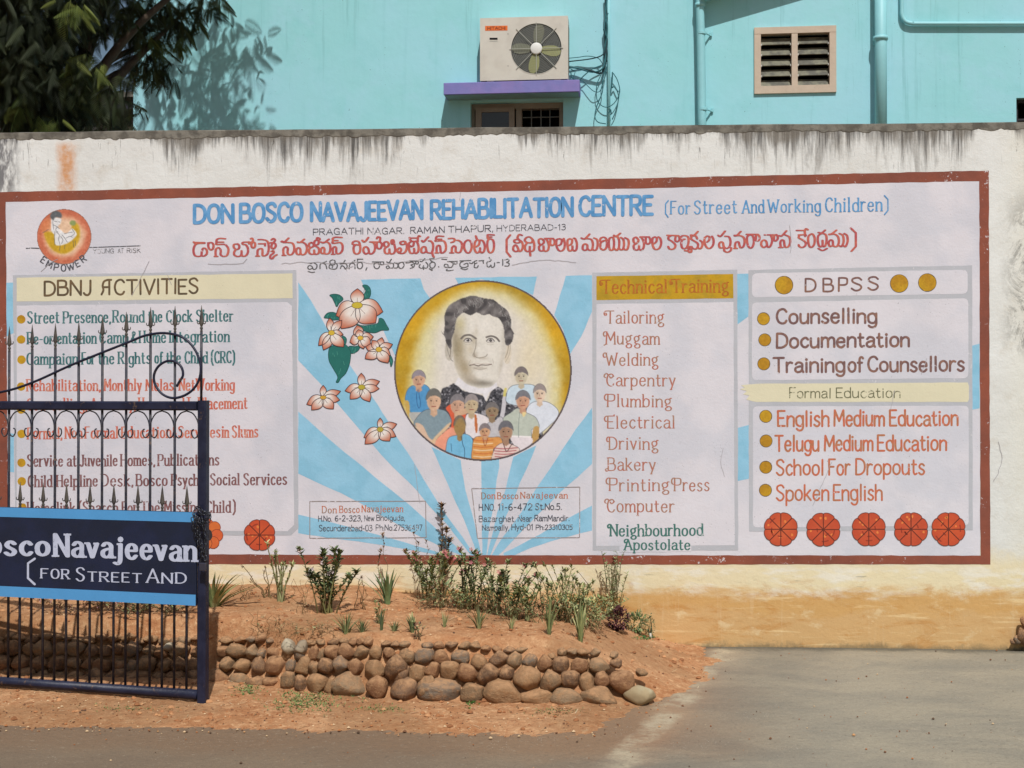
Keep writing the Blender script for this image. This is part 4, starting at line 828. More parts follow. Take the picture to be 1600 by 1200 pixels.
# raster painting: brush marks laid on a fine grid of vertex colours
class Ras:
    def __init__(s, x0, y0, x1, y1, st, bgc):
        s.x = np.arange(x0, x1 + st * .5, st); s.y = np.arange(y0, y1 + st * .5, st); s.st = st
        s.X, s.Y = np.meshgrid(s.x, s.y); s.A = np.ones(s.X.shape + (3,)) * np.array(bgc, float)
        fy = np.fft.fftfreq(s.X.shape[0])[:, None]; fx = np.fft.fftfreq(s.X.shape[1])[None]; s.k2 = fx ** 2 + fy ** 2
        s.nz = s.noise(3, 1); s.nf = s.noise(1.0, 2); s.nm = s.noise(8, 3)
    def blur(s, m, r):
        if r <= 0: return m
        r = r / s.st; return np.real(np.fft.ifft2(np.fft.fft2(m) * np.exp(-2 * math.pi ** 2 * r * r * s.k2)))
    def noise(s, r, seed):
        n = np.random.default_rng(seed).standard_normal(s.X.shape); n = s.blur(n, r); return n / n.std()
    def mask(s, pts, soft=.5):
        m = np.zeros(s.X.shape, bool); n = len(pts)
        for i in range(n):
            (x1, y1), (x2, y2) = pts[i], pts[(i + 1) % n]
            if y1 == y2: continue
            c = ((s.Y >= min(y1, y2)) & (s.Y < max(y1, y2))) & (s.X < (x2 - x1) * (s.Y - y1) / (y2 - y1) + x1); m ^= c
        return s.blur(m.astype(float), soft)
    def lay(s, m, c, a=1.0): m = np.clip(m * a, 0, 1)[..., None]; s.A = s.A * (1 - m) + np.array(c, float) * m
    def poly(s, pts, c, soft=.5, a=1.0, smooth=True):
        if smooth: pts = [tuple(p) for p in catmull(list(pts) + [pts[0]], 4)][:-1]
        s.lay(s.mask(pts, soft), c, a)
    def blob(s, x, y, rx, ry, c, a=1.0, ang=0.0, hard=1.0):
        ca, sa = math.cos(R(ang)), math.sin(R(ang)); u = ((s.X - x) * ca + (s.Y - y) * sa) / rx; v = (-(s.X - x) * sa + (s.Y - y) * ca) / ry
        s.lay(np.exp(-(u * u + v * v) ** hard), c, a)
    def ell(s, x, y, rx, ry, c, a=1.0, soft=.5):
        s.poly([(x + rx * math.cos(i * .3142), y + ry * math.sin(i * .3142)) for i in range(20)], c, soft, a, False)
    def line(s, pts, w, c, a=1.0, cur=True):
        if cur and len(pts) > 2: pts = [tuple(p) for p in catmull(pts, 6)]
        d = np.full(s.X.shape, 1e9)
        for (x1, y1), (x2, y2) in zip(pts, pts[1:]):
            dx, dy = x2 - x1, y2 - y1; L = dx * dx + dy * dy + 1e-9; t = np.clip(((s.X - x1) * dx + (s.Y - y1) * dy) / L, 0, 1)
            d = np.minimum(d, np.hypot(s.X - x1 - t * dx, s.Y - y1 - t * dy))
        s.lay(np.clip((w - d) / .8 + .5, 0, 1), c, a)
    def mesh(s, name, inside, layer, parent):
        ny, nx = s.X.shape; ids = -np.ones((ny, nx), int); ids[inside] = np.arange(inside.sum())
        yy, xx = np.nonzero(inside); mb = MB()
        P00, P10, P01, P11 = [W(a, b_, layer * WALL.step + .0008) for a, b_ in ((s.x[0], s.y[0]), (s.x[-1], s.y[0]), (s.x[0], s.y[-1]), (s.x[-1], s.y[-1]))]
        for j, i in zip(yy, xx):
            u, v = i / (nx - 1), j / (ny - 1)
            mb.v.append((P00 * (1 - u) + P10 * u) * (1 - v) + (P01 * (1 - u) + P11 * u) * v)
            mb.c.append(lin(np.clip(s.A[j, i], 0, 255)))
        q = inside[:-1, :-1] & inside[1:, :-1] & inside[:-1, 1:] & inside[1:, 1:]
        for j, i in zip(*np.nonzero(q)): mb.f.append((ids[j, i], ids[j, i + 1], ids[j + 1, i + 1], ids[j + 1, i]))
        return mb.build(name, M_ART, parent)
# --- portrait roundel
S = Ras(612, 434, 898, 724, .8, (188, 148, 36))
S.A += (S.nm * 5)[..., None] * np.array([1, .9, .3]); S.A += (S.noise(14, 9) * 6)[..., None] * np.array([1.2, .6, -.3])
glow = [(700, 470), (722, 455), (755, 449), (790, 456), (820, 475), (845, 500), (862, 540), (876, 580), (876, 640), (870, 690), (640, 690), (636, 620), (643, 575), (655, 530), (672, 495)]
S.lay(np.clip(S.mask([tuple(p) for p in catmull(glow + [glow[0]], 4)], 6) + S.nz * .05, 0, 1), (216, 209, 160), .95)
glow2 = [(x + (755 - x) * .16, y + (560 - y) * .12) for x, y in glow]; S.lay(S.mask([tuple(p) for p in catmull(glow2 + [glow2[0]], 4)], 9), (218, 213, 208), .95)
S.blob(830, 560, 26, 60, (222, 206, 160), .5); S.blob(668, 560, 16, 60, (214, 210, 160), .5)
z8 = lambda L: zc(L, 610, 430, 5.503)
coat = z8([(430, 1030), (500, 960), (560, 930), (620, 990), (700, 1010), (800, 1040), (830, 1090), (870, 1000), (930, 960), (1010, 1020), (1110, 1060), (1250, 1130), (1250, 1500), (420, 1500)])
mk = S.mask([tuple(p) for p in catmull(coat + [coat[0]], 3)], .5)
S.lay(mk, (74, 74, 80)); S.lay(mk * np.clip(S.nf * .9 + S.nz * .6 - .5, 0, 1), (170, 168, 174), .8); S.lay(mk * np.clip(-S.nf - .6, 0, 1), (36, 36, 42), .8)
S.poly(z8([(585, 880), (555, 940), (600, 965), (680, 1010), (800, 1020), (820, 1080), (850, 1010), (925, 960), (915, 920), (760, 975)]), (222, 220, 224), .4, 1, False)
face = z8([(560, 380), (540, 470), (528, 560), (545, 700), (560, 800), (600, 880), (660, 935), (730, 960), (810, 972), (880, 950), (930, 890), (962, 800), (985, 700), (1002, 600), (992, 450), (960, 370), (850, 330), (760, 300), (640, 320)])
S.ell(702.5, 547, 7, 17, (190, 184, 172)); S.line(z8([(500, 590), (520, 640), (515, 700)]), .5, (120, 112, 100)); S.line(z8([(482, 570), (495, 650), (520, 720), (540, 740)]), .5, (130, 124, 116), .8)
S.ell(793, 552, 6.5, 17, (212, 202, 184)); S.line(z8([(1020, 600), (1010, 660), (990, 710)]), .5, (150, 138, 120)); S.line(z8([(1035, 600), (1025, 680), (990, 750)]), .4, (160, 150, 132), .8)
S.poly(face, (218, 214, 204), .6); fm = S.mask([tuple(p) for p in catmull(face + [face[0]], 4)], 1.0)
def fb(x, y, rx, ry, c, a, ang=0):
    x, y = 610 + x / 5.503, 430 + y / 5.503; ca, sa = math.cos(R(ang)), math.sin(R(ang)); u = ((S.X - x) * ca + (S.Y - y) * sa) / rx; v = (-(S.X - x) * sa + (S.Y - y) * ca) / ry
    S.lay(np.exp(-(u * u + v * v)) * fm, c, a)
fb(590, 620, 10, 26, (160, 148, 120), .95); fb(640, 800, 10, 20, (164, 150, 124), .9, -25); fb(600, 420, 9, 13, (190, 180, 138), .8); fb(560, 560, 5, 26, (150, 140, 118), .7)
fb(690, 640, 6, 9, (196, 184, 160), .6); fb(720, 560, 4.5, 9, (170, 160, 140), .7); fb(790, 930, 20, 5, (128, 122, 112), .85, 3); fb(690, 900, 14, 5, (160, 150, 134), .8, 22); fb(960, 760, 4, 22, (192, 184, 170), .7, 8)
fb(760, 800, 11, 2.6, (180, 170, 156), .8); fb(780, 850, 12, 6, (226, 222, 214), .6); fb(730, 690, 3.6, 5, (166, 156, 140), .7); fb(800, 715, 7, 2.2, (184, 174, 160), .8); fb(850, 660, 10, 12, (226, 222, 214), .6); fb(800, 430, 22, 12, (226, 222, 214), .8)
fb(740, 480, 3, 9, (196, 188, 172), .6); fb(980, 520, 3.5, 20, (190, 184, 172), .7); fb(700, 870, 9, 4, (186, 176, 160), .6, 30)
for (ex, ey) in ((668, 560), (862, 562)):
    S.ell(*z8([(ex, ey)])[0], 5.6, 2.6, (206, 202, 198), 1, .3); S.ell(*z8([(ex + 2, ey)])[0], 2.3, 2.3, (82, 76, 74), 1, .3); S.ell(*z8([(ex + 3, ey)])[0], 1.1, 1.1, (38, 36, 38), 1, .2); S.ell(*z8([(ex - 3, ey - 5)])[0], .5, .5, (230, 230, 230), 1, .2)
    S.line(z8([(ex - 34, ey + 6), (ex - 14, ey - 15), (ex + 16, ey - 16), (ex + 36, ey + 6)]), .6, (76, 72, 72)); S.line(z8([(ex - 28, ey + 14), (ex, ey + 20), (ex + 30, ey + 12)]), .35, (130, 122, 116), .8); S.line(z8([(ex - 30, ey + 30), (ex, ey + 38), (ex + 30, ey + 30)]), .3, (166, 158, 146), .7)
S.line(z8([(612, 545), (640, 520), (690, 516), (738, 545)]), 1.5, (112, 106, 100), .95); S.line(z8([(828, 534), (870, 524), (912, 538), (938, 568)]), 1.4, (108, 102, 98), .95)
S.line(z8([(740, 560), (736, 620), (722, 670), (732, 700), (762, 712), (800, 706), (826, 696), (836, 680)]), .55, (136, 126, 114), .9); S.line(z8([(722, 668), (712, 688), (726, 704)]), .5, (140, 130, 116), .8)
S.line(z8([(684, 776), (720, 770), (757, 780), (785, 772), (830, 774), (872, 766)]), .75, (112, 98, 92)); S.line(z8([(700, 770), (740, 758), (775, 764), (820, 758), (860, 764)]), .4, (176, 160, 150), .8); S.line(z8([(726, 800), (770, 812), (830, 800)]), .5, (150, 140, 130), .7)
S.line(z8([(690, 730), (672, 770)]), .4, (160, 150, 136), .7, False); S.line(z8([(880, 720), (888, 750), (882, 780)]), .4, (176, 168, 156), .8)
hair = z8([(440, 480), (458, 510), (470, 430), (468, 350), (500, 270), (580, 215), (650, 190), (720, 176), (800, 198), (890, 212), (950, 260), (1010, 310), (1040, 390), (1038, 450), (1064, 500), (1045, 575), (1005, 606), (985, 560), (978, 450), (935, 372), (890, 358), (850, 335), (800, 345), (745, 320), (690, 345), (630, 322), (575, 372), (556, 450), (548, 500), (530, 545), (522, 640), (484, 585), (472, 540), (462, 515)])
hm_ = S.mask([tuple(p) for p in catmull(hair + [hair[0]], 3)], .45); hm_ = np.clip(hm_ + S.nf * .12 * (hm_ > .1) * (hm_ < .9), 0, 1)
S.lay(hm_, (104, 100, 100)); S.lay(hm_ * np.clip(S.nz * .8 - .3, 0, 1), (158, 154, 152), .6); S.lay(hm_ * np.clip(-S.nz - .3, 0, 1), (62, 60, 62), .7)
rl = np.random.default_rng(4)
for i in range(60):
    a = rl.uniform(3.0, 6.4); cx, cy = 753 + 47 * math.cos(a), 508 + 42 * math.sin(a); k = rl.uniform(.8, 1.04); cx = 753 + (cx - 753) * k; cy = 508 + (cy - 508) * k
    q = [(cx, cy), (cx + rl.uniform(-3, 3), cy + rl.uniform(1, 4)), (cx + rl.uniform(-4, 4), cy + rl.uniform(3, 8))]
    d_ = rl.choice([60, 150, 180]); m_ = S.A.copy(); S.line(q, .35, (d_, d_, d_ - 2), .7); S.A = m_ * (1 - hm_[..., None]) + S.A * hm_[..., None]
fl_ = S.mask(coat, .5)
def child(hx, hy, rw, rh, hair_c, skin, body, shirt, extra=None, outline=(70, 74, 84), mouth=True):
    o = (620, 550, 5.926); H_ = zc([(hx, hy)], *o)[0]; rw /= 5.926; rh /= 5.926; b_ = zc(body, *o)
    S.poly(b_, shirt, .4); S.line([tuple(p) for p in b_] + [b_[0]], .35, outline, .75)
    S.poly([(H_[0] - rw * .4, H_[1] + rh * .6), (H_[0] + rw * .4, H_[1] + rh * .6), (H_[0] + rw * .5, H_[1] + rh * 1.35), (H_[0], H_[1] + rh * 1.6), (H_[0] - rw * .5, H_[1] + rh * 1.35)], mixc(skin, (120, 90, 70), .15), .4, 1, False)
    S.ell(H_[0], H_[1], rw, rh, skin); S.blob(H_[0] - rw * .4, H_[1] + rh * .2, rw * .5, rh * .7, mixc(skin, (110, 84, 66), .5), .4)
    hp = [(H_[0] + rw * 1.12 * math.cos(a), H_[1] - rh * .12 + rh * 1.05 * math.sin(a)) for a in np.linspace(math.pi * .98, math.pi * 2.02, 10)] + [(H_[0] + rw * .8, H_[1] - rh * .3), (H_[0] + rw * .2, H_[1] - rh * .5), (H_[0] - rw * .5, H_[1] - rh * .4), (H_[0] - rw * .9, H_[1] - rh * .1)]
    S.poly(hp, hair_c, .4, 1, False); S.line(hp[:10], .3, (70, 68, 70), .7)
    for sx in (-1, 1): S.ell(H_[0] + sx * rw * .38, H_[1] + rh * .02, 1.3, .85, (46, 36, 34), .95, .2); S.line([(H_[0] + sx * rw * .6, H_[1] - rh * .14), (H_[0] + sx * rw * .2, H_[1] - rh * .16)], .25, (80, 66, 58), .8)
    S.line([(H_[0], H_[1] + rh * .05), (H_[0] - .5, H_[1] + rh * .3), (H_[0] + .6, H_[1] + rh * .32)], .25, (130, 100, 84), .8); S.line([(H_[0] - rw * .28, H_[1] + rh * .58), (H_[0] + rw * .28, H_[1] + rh * .56)], .6, (140, 70, 62), .95)
o6 = lambda L: zc(L, 620, 550, 5.926)
GH = (128, 124, 128); S.line(o6([(1010, 345), (1000, 400), (1000, 480)]), 2.2, (206, 196, 120)); S.line(o6([(1000, 430), (985, 560), (960, 640)]), 3.2, (196, 194, 200))
child(1155, 225, 56, 76, (120, 112, 112), (200, 192, 168), [(1020, 390), (1060, 320), (1150, 300), (1260, 305), (1290, 350), (1300, 500), (1040, 480)], (196, 214, 226))
child(1325, 385, 54, 78, (150, 140, 138), (222, 200, 178), [(1200, 560), (1240, 480), (1310, 455), (1400, 465), (1470, 510), (1500, 560), (1480, 620), (1440, 660), (1320, 760), (1240, 760)], (214, 220, 230))
child(205, 255, 58, 76, (146, 138, 146), (206, 166, 140), [(78, 440), (100, 350), (150, 310), (200, 330), (250, 300), (305, 340), (330, 440), (280, 560), (130, 560), (110, 480)], (84, 148, 196))
S.line(o6([(195, 350), (185, 400), (190, 480), (208, 520), (222, 480), (208, 400), (205, 350)]), .4, (44, 84, 130)); S.poly(o6([(80, 450), (115, 470), (120, 580), (110, 600), (85, 540)]), (196, 164, 90), .4); S.poly(o6([(130, 560), (270, 565), (260, 650), (170, 660), (120, 600)]), (176, 176, 172), .4)
child(565, 490, 66, 90, GH, (206, 166, 142), [(455, 520), (520, 480), (560, 560), (650, 580), (650, 700), (600, 780), (500, 900), (360, 880), (380, 800), (500, 700), (490, 580)], (216, 96, 66))
S.poly(o6([(500, 700), (380, 800), (350, 860), (440, 920), (540, 800), (560, 740)]), (230, 156, 130), .6); S.poly(o6([(540, 560), (640, 520), (670, 560), (600, 590), (560, 610)]), (206, 170, 140), .5)
child(695, 485, 62, 86, (150, 142, 142), (196, 178, 146), [(640, 600), (690, 565), (760, 570), (850, 610), (880, 700), (860, 800), (700, 800), (640, 760)], (224, 218, 220))
S.poly(o6([(722, 590), (740, 585), (748, 650), (752, 720), (738, 750), (726, 700)]), (190, 110, 64), .4)
child(345, 450, 66, 96, (112, 112, 108), (214, 178, 150), [(160, 650), (230, 560), (300, 530), (400, 530), (470, 560), (510, 650), (440, 720), (340, 810), (300, 800), (250, 700), (180, 690)], (130, 150, 160))
S.poly(o6([(170, 660), (240, 680), (300, 790), (360, 830), (340, 860), (290, 840), (220, 760)]), (214, 184, 160), .5); S.poly(o6([(505, 650), (480, 700), (380, 800), (340, 860), (320, 830), (400, 740), (460, 680)]), (214, 184, 150), .5)
child(885, 545, 60, 72, (116, 112, 112), (150, 130, 104), [(820, 700), (860, 650), (900, 640), (960, 600), (990, 640), (990, 800), (840, 820)], (190, 188, 192))
child(1170, 450, 62, 82, (120, 120, 126), (206, 160, 134), [(990, 610), (1060, 560), (1120, 520), (1200, 560), (1290, 610), (1320, 700), (1250, 720), (1240, 800), (1070, 790), (1060, 660), (1000, 660)], (184, 192, 180))
S.poly(o6([(1270, 700), (1320, 700), (1310, 820), (1270, 850), (1250, 820)]), (190, 152, 92), .4); S.poly(o6([(1060, 780), (1240, 790), (1250, 850), (1140, 920), (1080, 850)]), (222, 214, 218), .4); S.line(o6([(1070, 780), (1240, 786)]), 1.2, (236, 232, 232), 1, False)
S.line(o6([(1140, 560), (1130, 680), (1130, 790)]), .35, (120, 132, 130)); S.poly(o6([(1165, 560), (1200, 560), (1190, 590), (1170, 600)]), (226, 206, 150), .4)
child(585, 690, 52, 88, (120, 110, 96), (156, 132, 84), [(455, 920), (480, 800), (560, 770), (640, 760), (700, 800), (710, 900), (700, 1000), (560, 990), (460, 950)], (118, 182, 216), mouth=False)
S.line(o6([(600, 780), (615, 860), (630, 900), (630, 990)]), .45, (48, 78, 108)); S.line(o6([(505, 850), (510, 920)]), .4, (60, 96, 130), 1, False); S.ell(*o6([(590, 690)])[0], 8, 13, (158, 130, 82), .85, 1)
child(818, 735, 48, 64, (134, 124, 126), (206, 160, 124), [(700, 900), (720, 800), (780, 780), (870, 790), (960, 790), (980, 860), (900, 900), (890, 1010), (710, 1005)], (214, 150, 84))
child(1013, 735, 62, 86, (108, 108, 114), (170, 136, 112), [(885, 960), (920, 880), (990, 840), (1080, 860), (1140, 900), (1110, 950), (1010, 1000), (890, 1010)], (222, 200, 192))
for i in range(6):
    yy = 815 + i * 30; S.line(o6([(715, yy), (800, yy + 8), (890, yy)]), .9, (234, 214, 178) if i % 2 else (196, 112, 60), .8)
for i in range(5):
    yy = 890 + i * 26; S.line(o6([(905 + i * 3, yy), (1000, yy + 6), (1120 - i * 14, yy - 4)]), .8, (170, 90, 96), .85)
S.line(o6([(800, 800), (820, 870), (845, 800)]), .5, (160, 80, 50)); S.line(o6([(990, 850), (1020, 920), (1070, 850)]), .6, (90, 60, 60))
S.A += (S.nf * 2.2)[..., None]
rad = np.hypot((S.X - 754.5) / 139.3, (S.Y - 579) / 141.5); S.lay(np.clip((rad - .975) * 110, 0, 1), (92, 82, 84)); S.mesh('portrait_roundel', rad < 1.0, 3, wall)
# --- emblem at upper left
E = Ras(54, 324, 148, 416, .8, (196, 112, 84)); o5 = lambda L: zc(L, 50, 320, 8.889)
r0 = np.hypot((E.X - 100.2) / 43, (E.Y - 369.7) / 43.5)
E.lay(np.clip((.86 - r0) * 6 + E.nz * .2, 0, 1), (214, 148, 116)); E.lay(np.clip((.78 - r0) * 5 + E.nm * .2, 0, 1), (226, 200, 170), .8)
E.poly(o5([(170, 370), (190, 480), (260, 600), (350, 665), (450, 680), (560, 630), (650, 500), (665, 380), (640, 270), (560, 260), (540, 400), (400, 420), (280, 380)]), (196, 158, 44), 1.2)
E.poly(o5([(120, 330), (150, 240), (240, 200), (260, 330), (180, 380)]), (208, 128, 84), 1.5, .8)
E.poly(o5([(280, 180), (400, 190), (395, 260), (360, 300), (400, 350), (480, 400), (560, 330), (620, 400), (590, 460), (480, 540), (330, 560), (310, 420), (270, 360), (270, 240)]), (222, 222, 222), .6)
E.poly(o5([(250, 150), (310, 80), (400, 110), (410, 180), (330, 175), (290, 215)]), (96, 100, 104), .8); E.poly(o5([(520, 250), (560, 215), (610, 240), (590, 290), (540, 280)]), (138, 154, 96), .7)
for L in ([(310, 230), (350, 236)], [(370, 236), (390, 240)], [(300, 280), (340, 300), (380, 330)], [(320, 370), (310, 460), (320, 560)], [(340, 380), (380, 420), (370, 480), (390, 560), (380, 640)], [(420, 420), (460, 470), (490, 520)], [(450, 400), (500, 390), (560, 380)], [(560, 340), (590, 400), (540, 440)], [(480, 460), (520, 440), (560, 450)], [(570, 500), (580, 590)], [(600, 500), (605, 570)], [(460, 560), (450, 610)], [(150, 390), (230, 340)], [(400, 440), (430, 490), (410, 540)], [(350, 310), (330, 350), (360, 380)], [(300, 200), (290, 240), (300, 340)]):
    E.line(o5(L), .38, (86, 86, 92), .85)
E.lay(np.clip((r0 - .965) * 60, 0, 1), (128, 112, 104), .8); E.A += (E.nf * 4)[..., None]; E.mesh('emblem', r0 < 1.0, 3, wall)
mb = MB(); ribbon(mb, WALL, [(41, 388), (50, 387.6), (60.5, 388)], .8, .8, 2.2); ribbon(mb, WALL, [(140, 386.6), (160, 386), (190, 385), (219, 384)], .7, .7, 2.2, 1e-4); mb.build('emblem_rule', T_INK2, mural)
mb = MB()
for i, ch in enumerate('EMPOWER'):
    a = R(132 - i * 14.5); cx, cy = 98 + 49 * math.cos(a), 366 + 52.5 * math.sin(a); rot = (a - R(90)) * .8
    w_, st = glyph(ch); e = i * 1e-5
    for k, pts in st:
        Q_ = []
        for px, py in pts:
            u = (px - w_ / 2) * 12; v = -(py) * 10; Q_.append((cx + u * math.cos(rot) - v * math.sin(rot) * -1 * -1 * -1 if False else cx + u * math.cos(-rot) * 1 - v * math.sin(-rot) * -1 * -1, cy + u * math.sin(rot) + v * math.cos(rot) + 4))
        Q_ = [(cx + (px - w_ / 2) * 12.5 * math.cos(rot) + (-py * 10) * -math.sin(rot), cy + (px - w_ / 2) * 12.5 * math.sin(rot) + (-py * 10) * math.cos(rot) + 5) for px, py in pts]
        e = ribbon(mb, WALL, Q_, 1.0, .7, 4, e)
mb.build('lettering', T_INK2, mural)
text([('YOUNG', 145, 178, (396, 395.5), 7.5, 1.1), ('AT', 184, 193, 395.3, 7.5, 1.1), ('RISK', 198, 220, 395, 7.5, 1.1)], T_INK, mural)
# ------------------------------------------------------------------ turquoise building
def facade():
    m, t, b = newmat('turquoise_distemper'); q = N(t); p = q.pos()
    c = q.mix(q.mr(q.noise(p, .8, 4, .6), .35, .65), alb((152, 212, 216)), alb((160, 214, 224)))
    c = q.mix(q.math('MULTIPLY', q.mr(q.noise(p, 3.5, 5, .6), .5, .75), .4), c, alb((134, 202, 204)))
    v = q.noise(q.mapped(p, (6, 6, .5)), 1.5, 4, .6)
    c = q.mix(q.mr(v, .55, .75, 0, .22), c, alb((122, 188, 192)))
    v2 = q.math('MULTIPLY', q.mr(q.noise(q.mapped(p, (9, 9, .35), (3, 0, 0)), 1.2, 5, .7, .2), .56, .7), q.mr(q.noise(p, .7, 2, .5), .4, .6)); c = q.mix(q.math('MULTIPLY', v2, .45), c, alb((112, 170, 172)))
    v3 = q.mr(q.noise(q.mapped(p, (1, 1, 1), (5, 5, 5)), 1.6, 5, .7, .5), .5, .62); c = q.mix(q.math('MULTIPLY', v3, .35), c, alb((166, 214, 228)))
    sp = q.math('MULTIPLY', q.mr(q.noise(p, 60, 2, .5), .72, .75), q.mr(q.noise(p, 3, 2, .5), .5, .6))
    c = q.mix(q.math('MULTIPLY', sp, .7), c, alb((70, 96, 96)))
    q.link(c, b.inputs['Base Color']); b.inputs['Roughness'].default_value = .75; b.inputs['Specular IOR Level'].default_value = .2
    q.bump(b, q.math('ADD', q.noise(p, 14, 5, .6), q.math('MULTIPLY', q.noise(p, 3, 3, .5), 2)), .18, .010)
    return m
M_TQ = facade(); M_TQP = paint('turquoise_pipe_paint', (146, 205, 211), .06, 8, .5, .4, bump=.1)
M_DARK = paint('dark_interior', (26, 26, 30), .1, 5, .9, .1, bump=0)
bld = thing('turquoise_building', BW(0, 0, 0), 'turquoise building behind the compound wall with pipes, a louvred vent and a lilac sunshade', 'building')
def bxy(x0, y0, x1, y1, o=0.0):
    u0, z1 = BL(x0, y0, o); u1, z0 = BL(x1, y1, o); return u0, u1, z0, z1
HOLES = [bxy(1183, 47, 1303, 140), bxy(735, 160, 880, 240), bxy(1588, 153, 1660, 250)]
HOLES[1] = (HOLES[1][0], HOLES[1][1], 2.2, HOLES[1][3]); HOLES[2] = (HOLES[2][0], HOLES[2][1], 2.2, HOLES[2][3])
uL = BL(208.5, 100)[0]; uR = 8.0; zT = 6.4
mb = MB(); us = sorted({uL, uR, *[h[0] for h in HOLES], *[h[1] for h in HOLES]}); zs = sorted({-.1, zT, *[h[2] for h in HOLES], *[h[3] for h in HOLES]})
for i in range(len(us) - 1):
    for j in range(len(zs) - 1):
        cu, cz = (us[i] + us[i+1]) / 2, (zs[j] + zs[j+1]) / 2
        if any(h[0] < cu < h[1] and h[2] < cz < h[3] for h in HOLES): continue
        mb.add([BW(us[i], 0, zs[j]), BW(us[i+1], 0, zs[j]), BW(us[i+1], 0, zs[j+1]), BW(us[i], 0, zs[j+1])], [(0, 1, 2, 3)])
for u0, u1, z0, z1 in HOLES:
    d = -.22
    mb.add([BW(u0, 0, z0), BW(u1, 0, z0), BW(u1, 0, z1), BW(u0, 0, z1), BW(u0, d, z0), BW(u1, d, z0), BW(u1, d, z1), BW(u0, d, z1)], [(0, 1, 5, 4), (1, 2, 6, 5), (2, 3, 7, 6), (3, 0, 4, 7)])
D_ = -6
mb.add([BW(uL, 0, -.1), BW(uL, D_, -.1), BW(uL, D_, zT), BW(uL, 0, zT), BW(uR, 0, -.1), BW(uR, D_, -.1), BW(uR, D_, zT), BW(uR, 0, zT)], [(0, 3, 2, 1), (4, 5, 6, 7), (3, 7, 6, 2), (1, 2, 6, 5)])
mb.build('facade', M_TQ, bld)
mb = MB(); mb.xf = lambda p: BW(*p)
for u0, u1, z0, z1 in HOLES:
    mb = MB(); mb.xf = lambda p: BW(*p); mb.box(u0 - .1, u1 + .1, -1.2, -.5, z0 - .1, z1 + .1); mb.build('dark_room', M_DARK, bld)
mb = MB(); mb.xf = lambda p: BW(*p); mb.box(uL - .25, uR + .25, D_ - .25, .4, zT, zT + .16); mb.build('roof_slab', M_TQ, bld)
# louvred ventilator
M_VF = paint('vent_frame_paint', (196, 178, 158), .08, 14, .7, dirt=.5, bump=.2)
M_LV = paint('dusty_glass_louvre', (118, 116, 98), .25, 30, .35, .5, bump=.1, c2=(88, 86, 76), c2s=9)
mb = MB(); mb.xf = lambda p: BW(*p); u0, u1, z0, z1 = bxy(1178.5, 43, 1307, 143.5, .02); fw = .058
mb.box(u0, u1, -.07, .02, z1 - fw, z1); mb.box(u0, u1, -.07, .021, z0, z0 + fw * 1.15); mb.box(u0, u0 + fw, -.07, .018, z0 + fw, z1 - fw); mb.box(u1 - fw, u1, -.07, .018, z0 + fw, z1 - fw)
um = (u0 + u1) / 2 - .004; mb.box(um - .026, um + .026, -.07, .017, z0 + fw, z1 - fw)
vf = mb.build('vent_window', M_VF, bld)
for a, b_ in ((u0 + fw, um - .026), (um + .026, u1 - fw)):
    n = 5; hh = (z1 - z0 - 2.1 * fw)
    for k in range(n):
        zc_ = z0 + fw * 1.15 + hh * (k + .36) / n
        mb = MB(); h2 = hh / n * .36
        mb.add([BW(a + .002, -.005, zc_ - h2), BW(b_ - .002, -.005, zc_ - h2), BW(b_ - .002, -.052, zc_ + h2), BW(a + .002, -.052, zc_ + h2), BW(a + .002, -.011, zc_ - h2 - .005), BW(b_ - .002, -.011, zc_ - h2 - .005), BW(b_ - .002, -.058, zc_ + h2 - .005), BW(a + .002, -.058, zc_ + h2 - .005)],
               [(0, 1, 2, 3), (7, 6, 5, 4), (0, 4, 5, 1), (1, 5, 6, 2), (2, 6, 7, 3), (3, 7, 4, 0)])
        mb.build('louvre', M_LV, vf)
        for uu in (a, b_ - .012):
            mb = MB(); mb.xf = lambda p: BW(*p); mb.box(uu, uu + .012, -.03, -.002, zc_ - h2 - .008, zc_ - h2 + .008); mb.build('louvre_clip', paint('clip_metal', (190, 188, 180), .1, 20, .4, bump=0), vf)
# lilac sunshade, its window
M_LIL = paint('lilac_paint', (136, 124, 182), .08, 9, .7, dirt=.2, bump=.2, c2=(124, 122, 180), c2s=4)
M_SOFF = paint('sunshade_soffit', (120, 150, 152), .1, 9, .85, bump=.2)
M_BWD = paint('brown_window_paint', (142, 128, 116), .12, 15, .7, bump=.15)
LO = .21; su0, szt = BL(693, 129.5, LO); su1, szb = BL(905.5, 143, LO)
mb = MB(); mb.xf = lambda p: BW(*p); mb.bbox(su0, su1, .0, LO, szb, szt, .004); sh = mb.build('sunshade', M_LIL, bld)
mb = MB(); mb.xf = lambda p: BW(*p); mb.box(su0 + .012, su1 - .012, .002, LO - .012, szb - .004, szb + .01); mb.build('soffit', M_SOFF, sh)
wf = MB(); wf.xf = lambda p: BW(*p); u0, u1, z0, z1 = HOLES[1]
def bu(x): return BL(x, 180)[0]
def bz(y): return BL(820, y)[1]
wf.box(u0, u1, -.16, -.08, z1 - .05, z1); wf.box(u0, u0 + .03, -.16, -.08, z0, z1 - .05); wf.box(bu(805), bu(814), -.16, -.075, z0, z1 - .05); wf.box(bu(873), u1, -.16, -.075, z0, z1 - .05)
wnd = wf.build('window_frame', M_BWD, bld)
mb = MB(); mb.xf = lambda p: BW(*p); a, b_ = bu(742), bu(803)
mb.box(a, b_, -.075, -.045, bz(172), bz(165)); mb.box(a, a + .055, -.075, -.046, z0, bz(172)); mb.box(b_ - .05, b_, -.075, -.046, z0, bz(172)); mb.build('shutter', M_BWD, wnd)
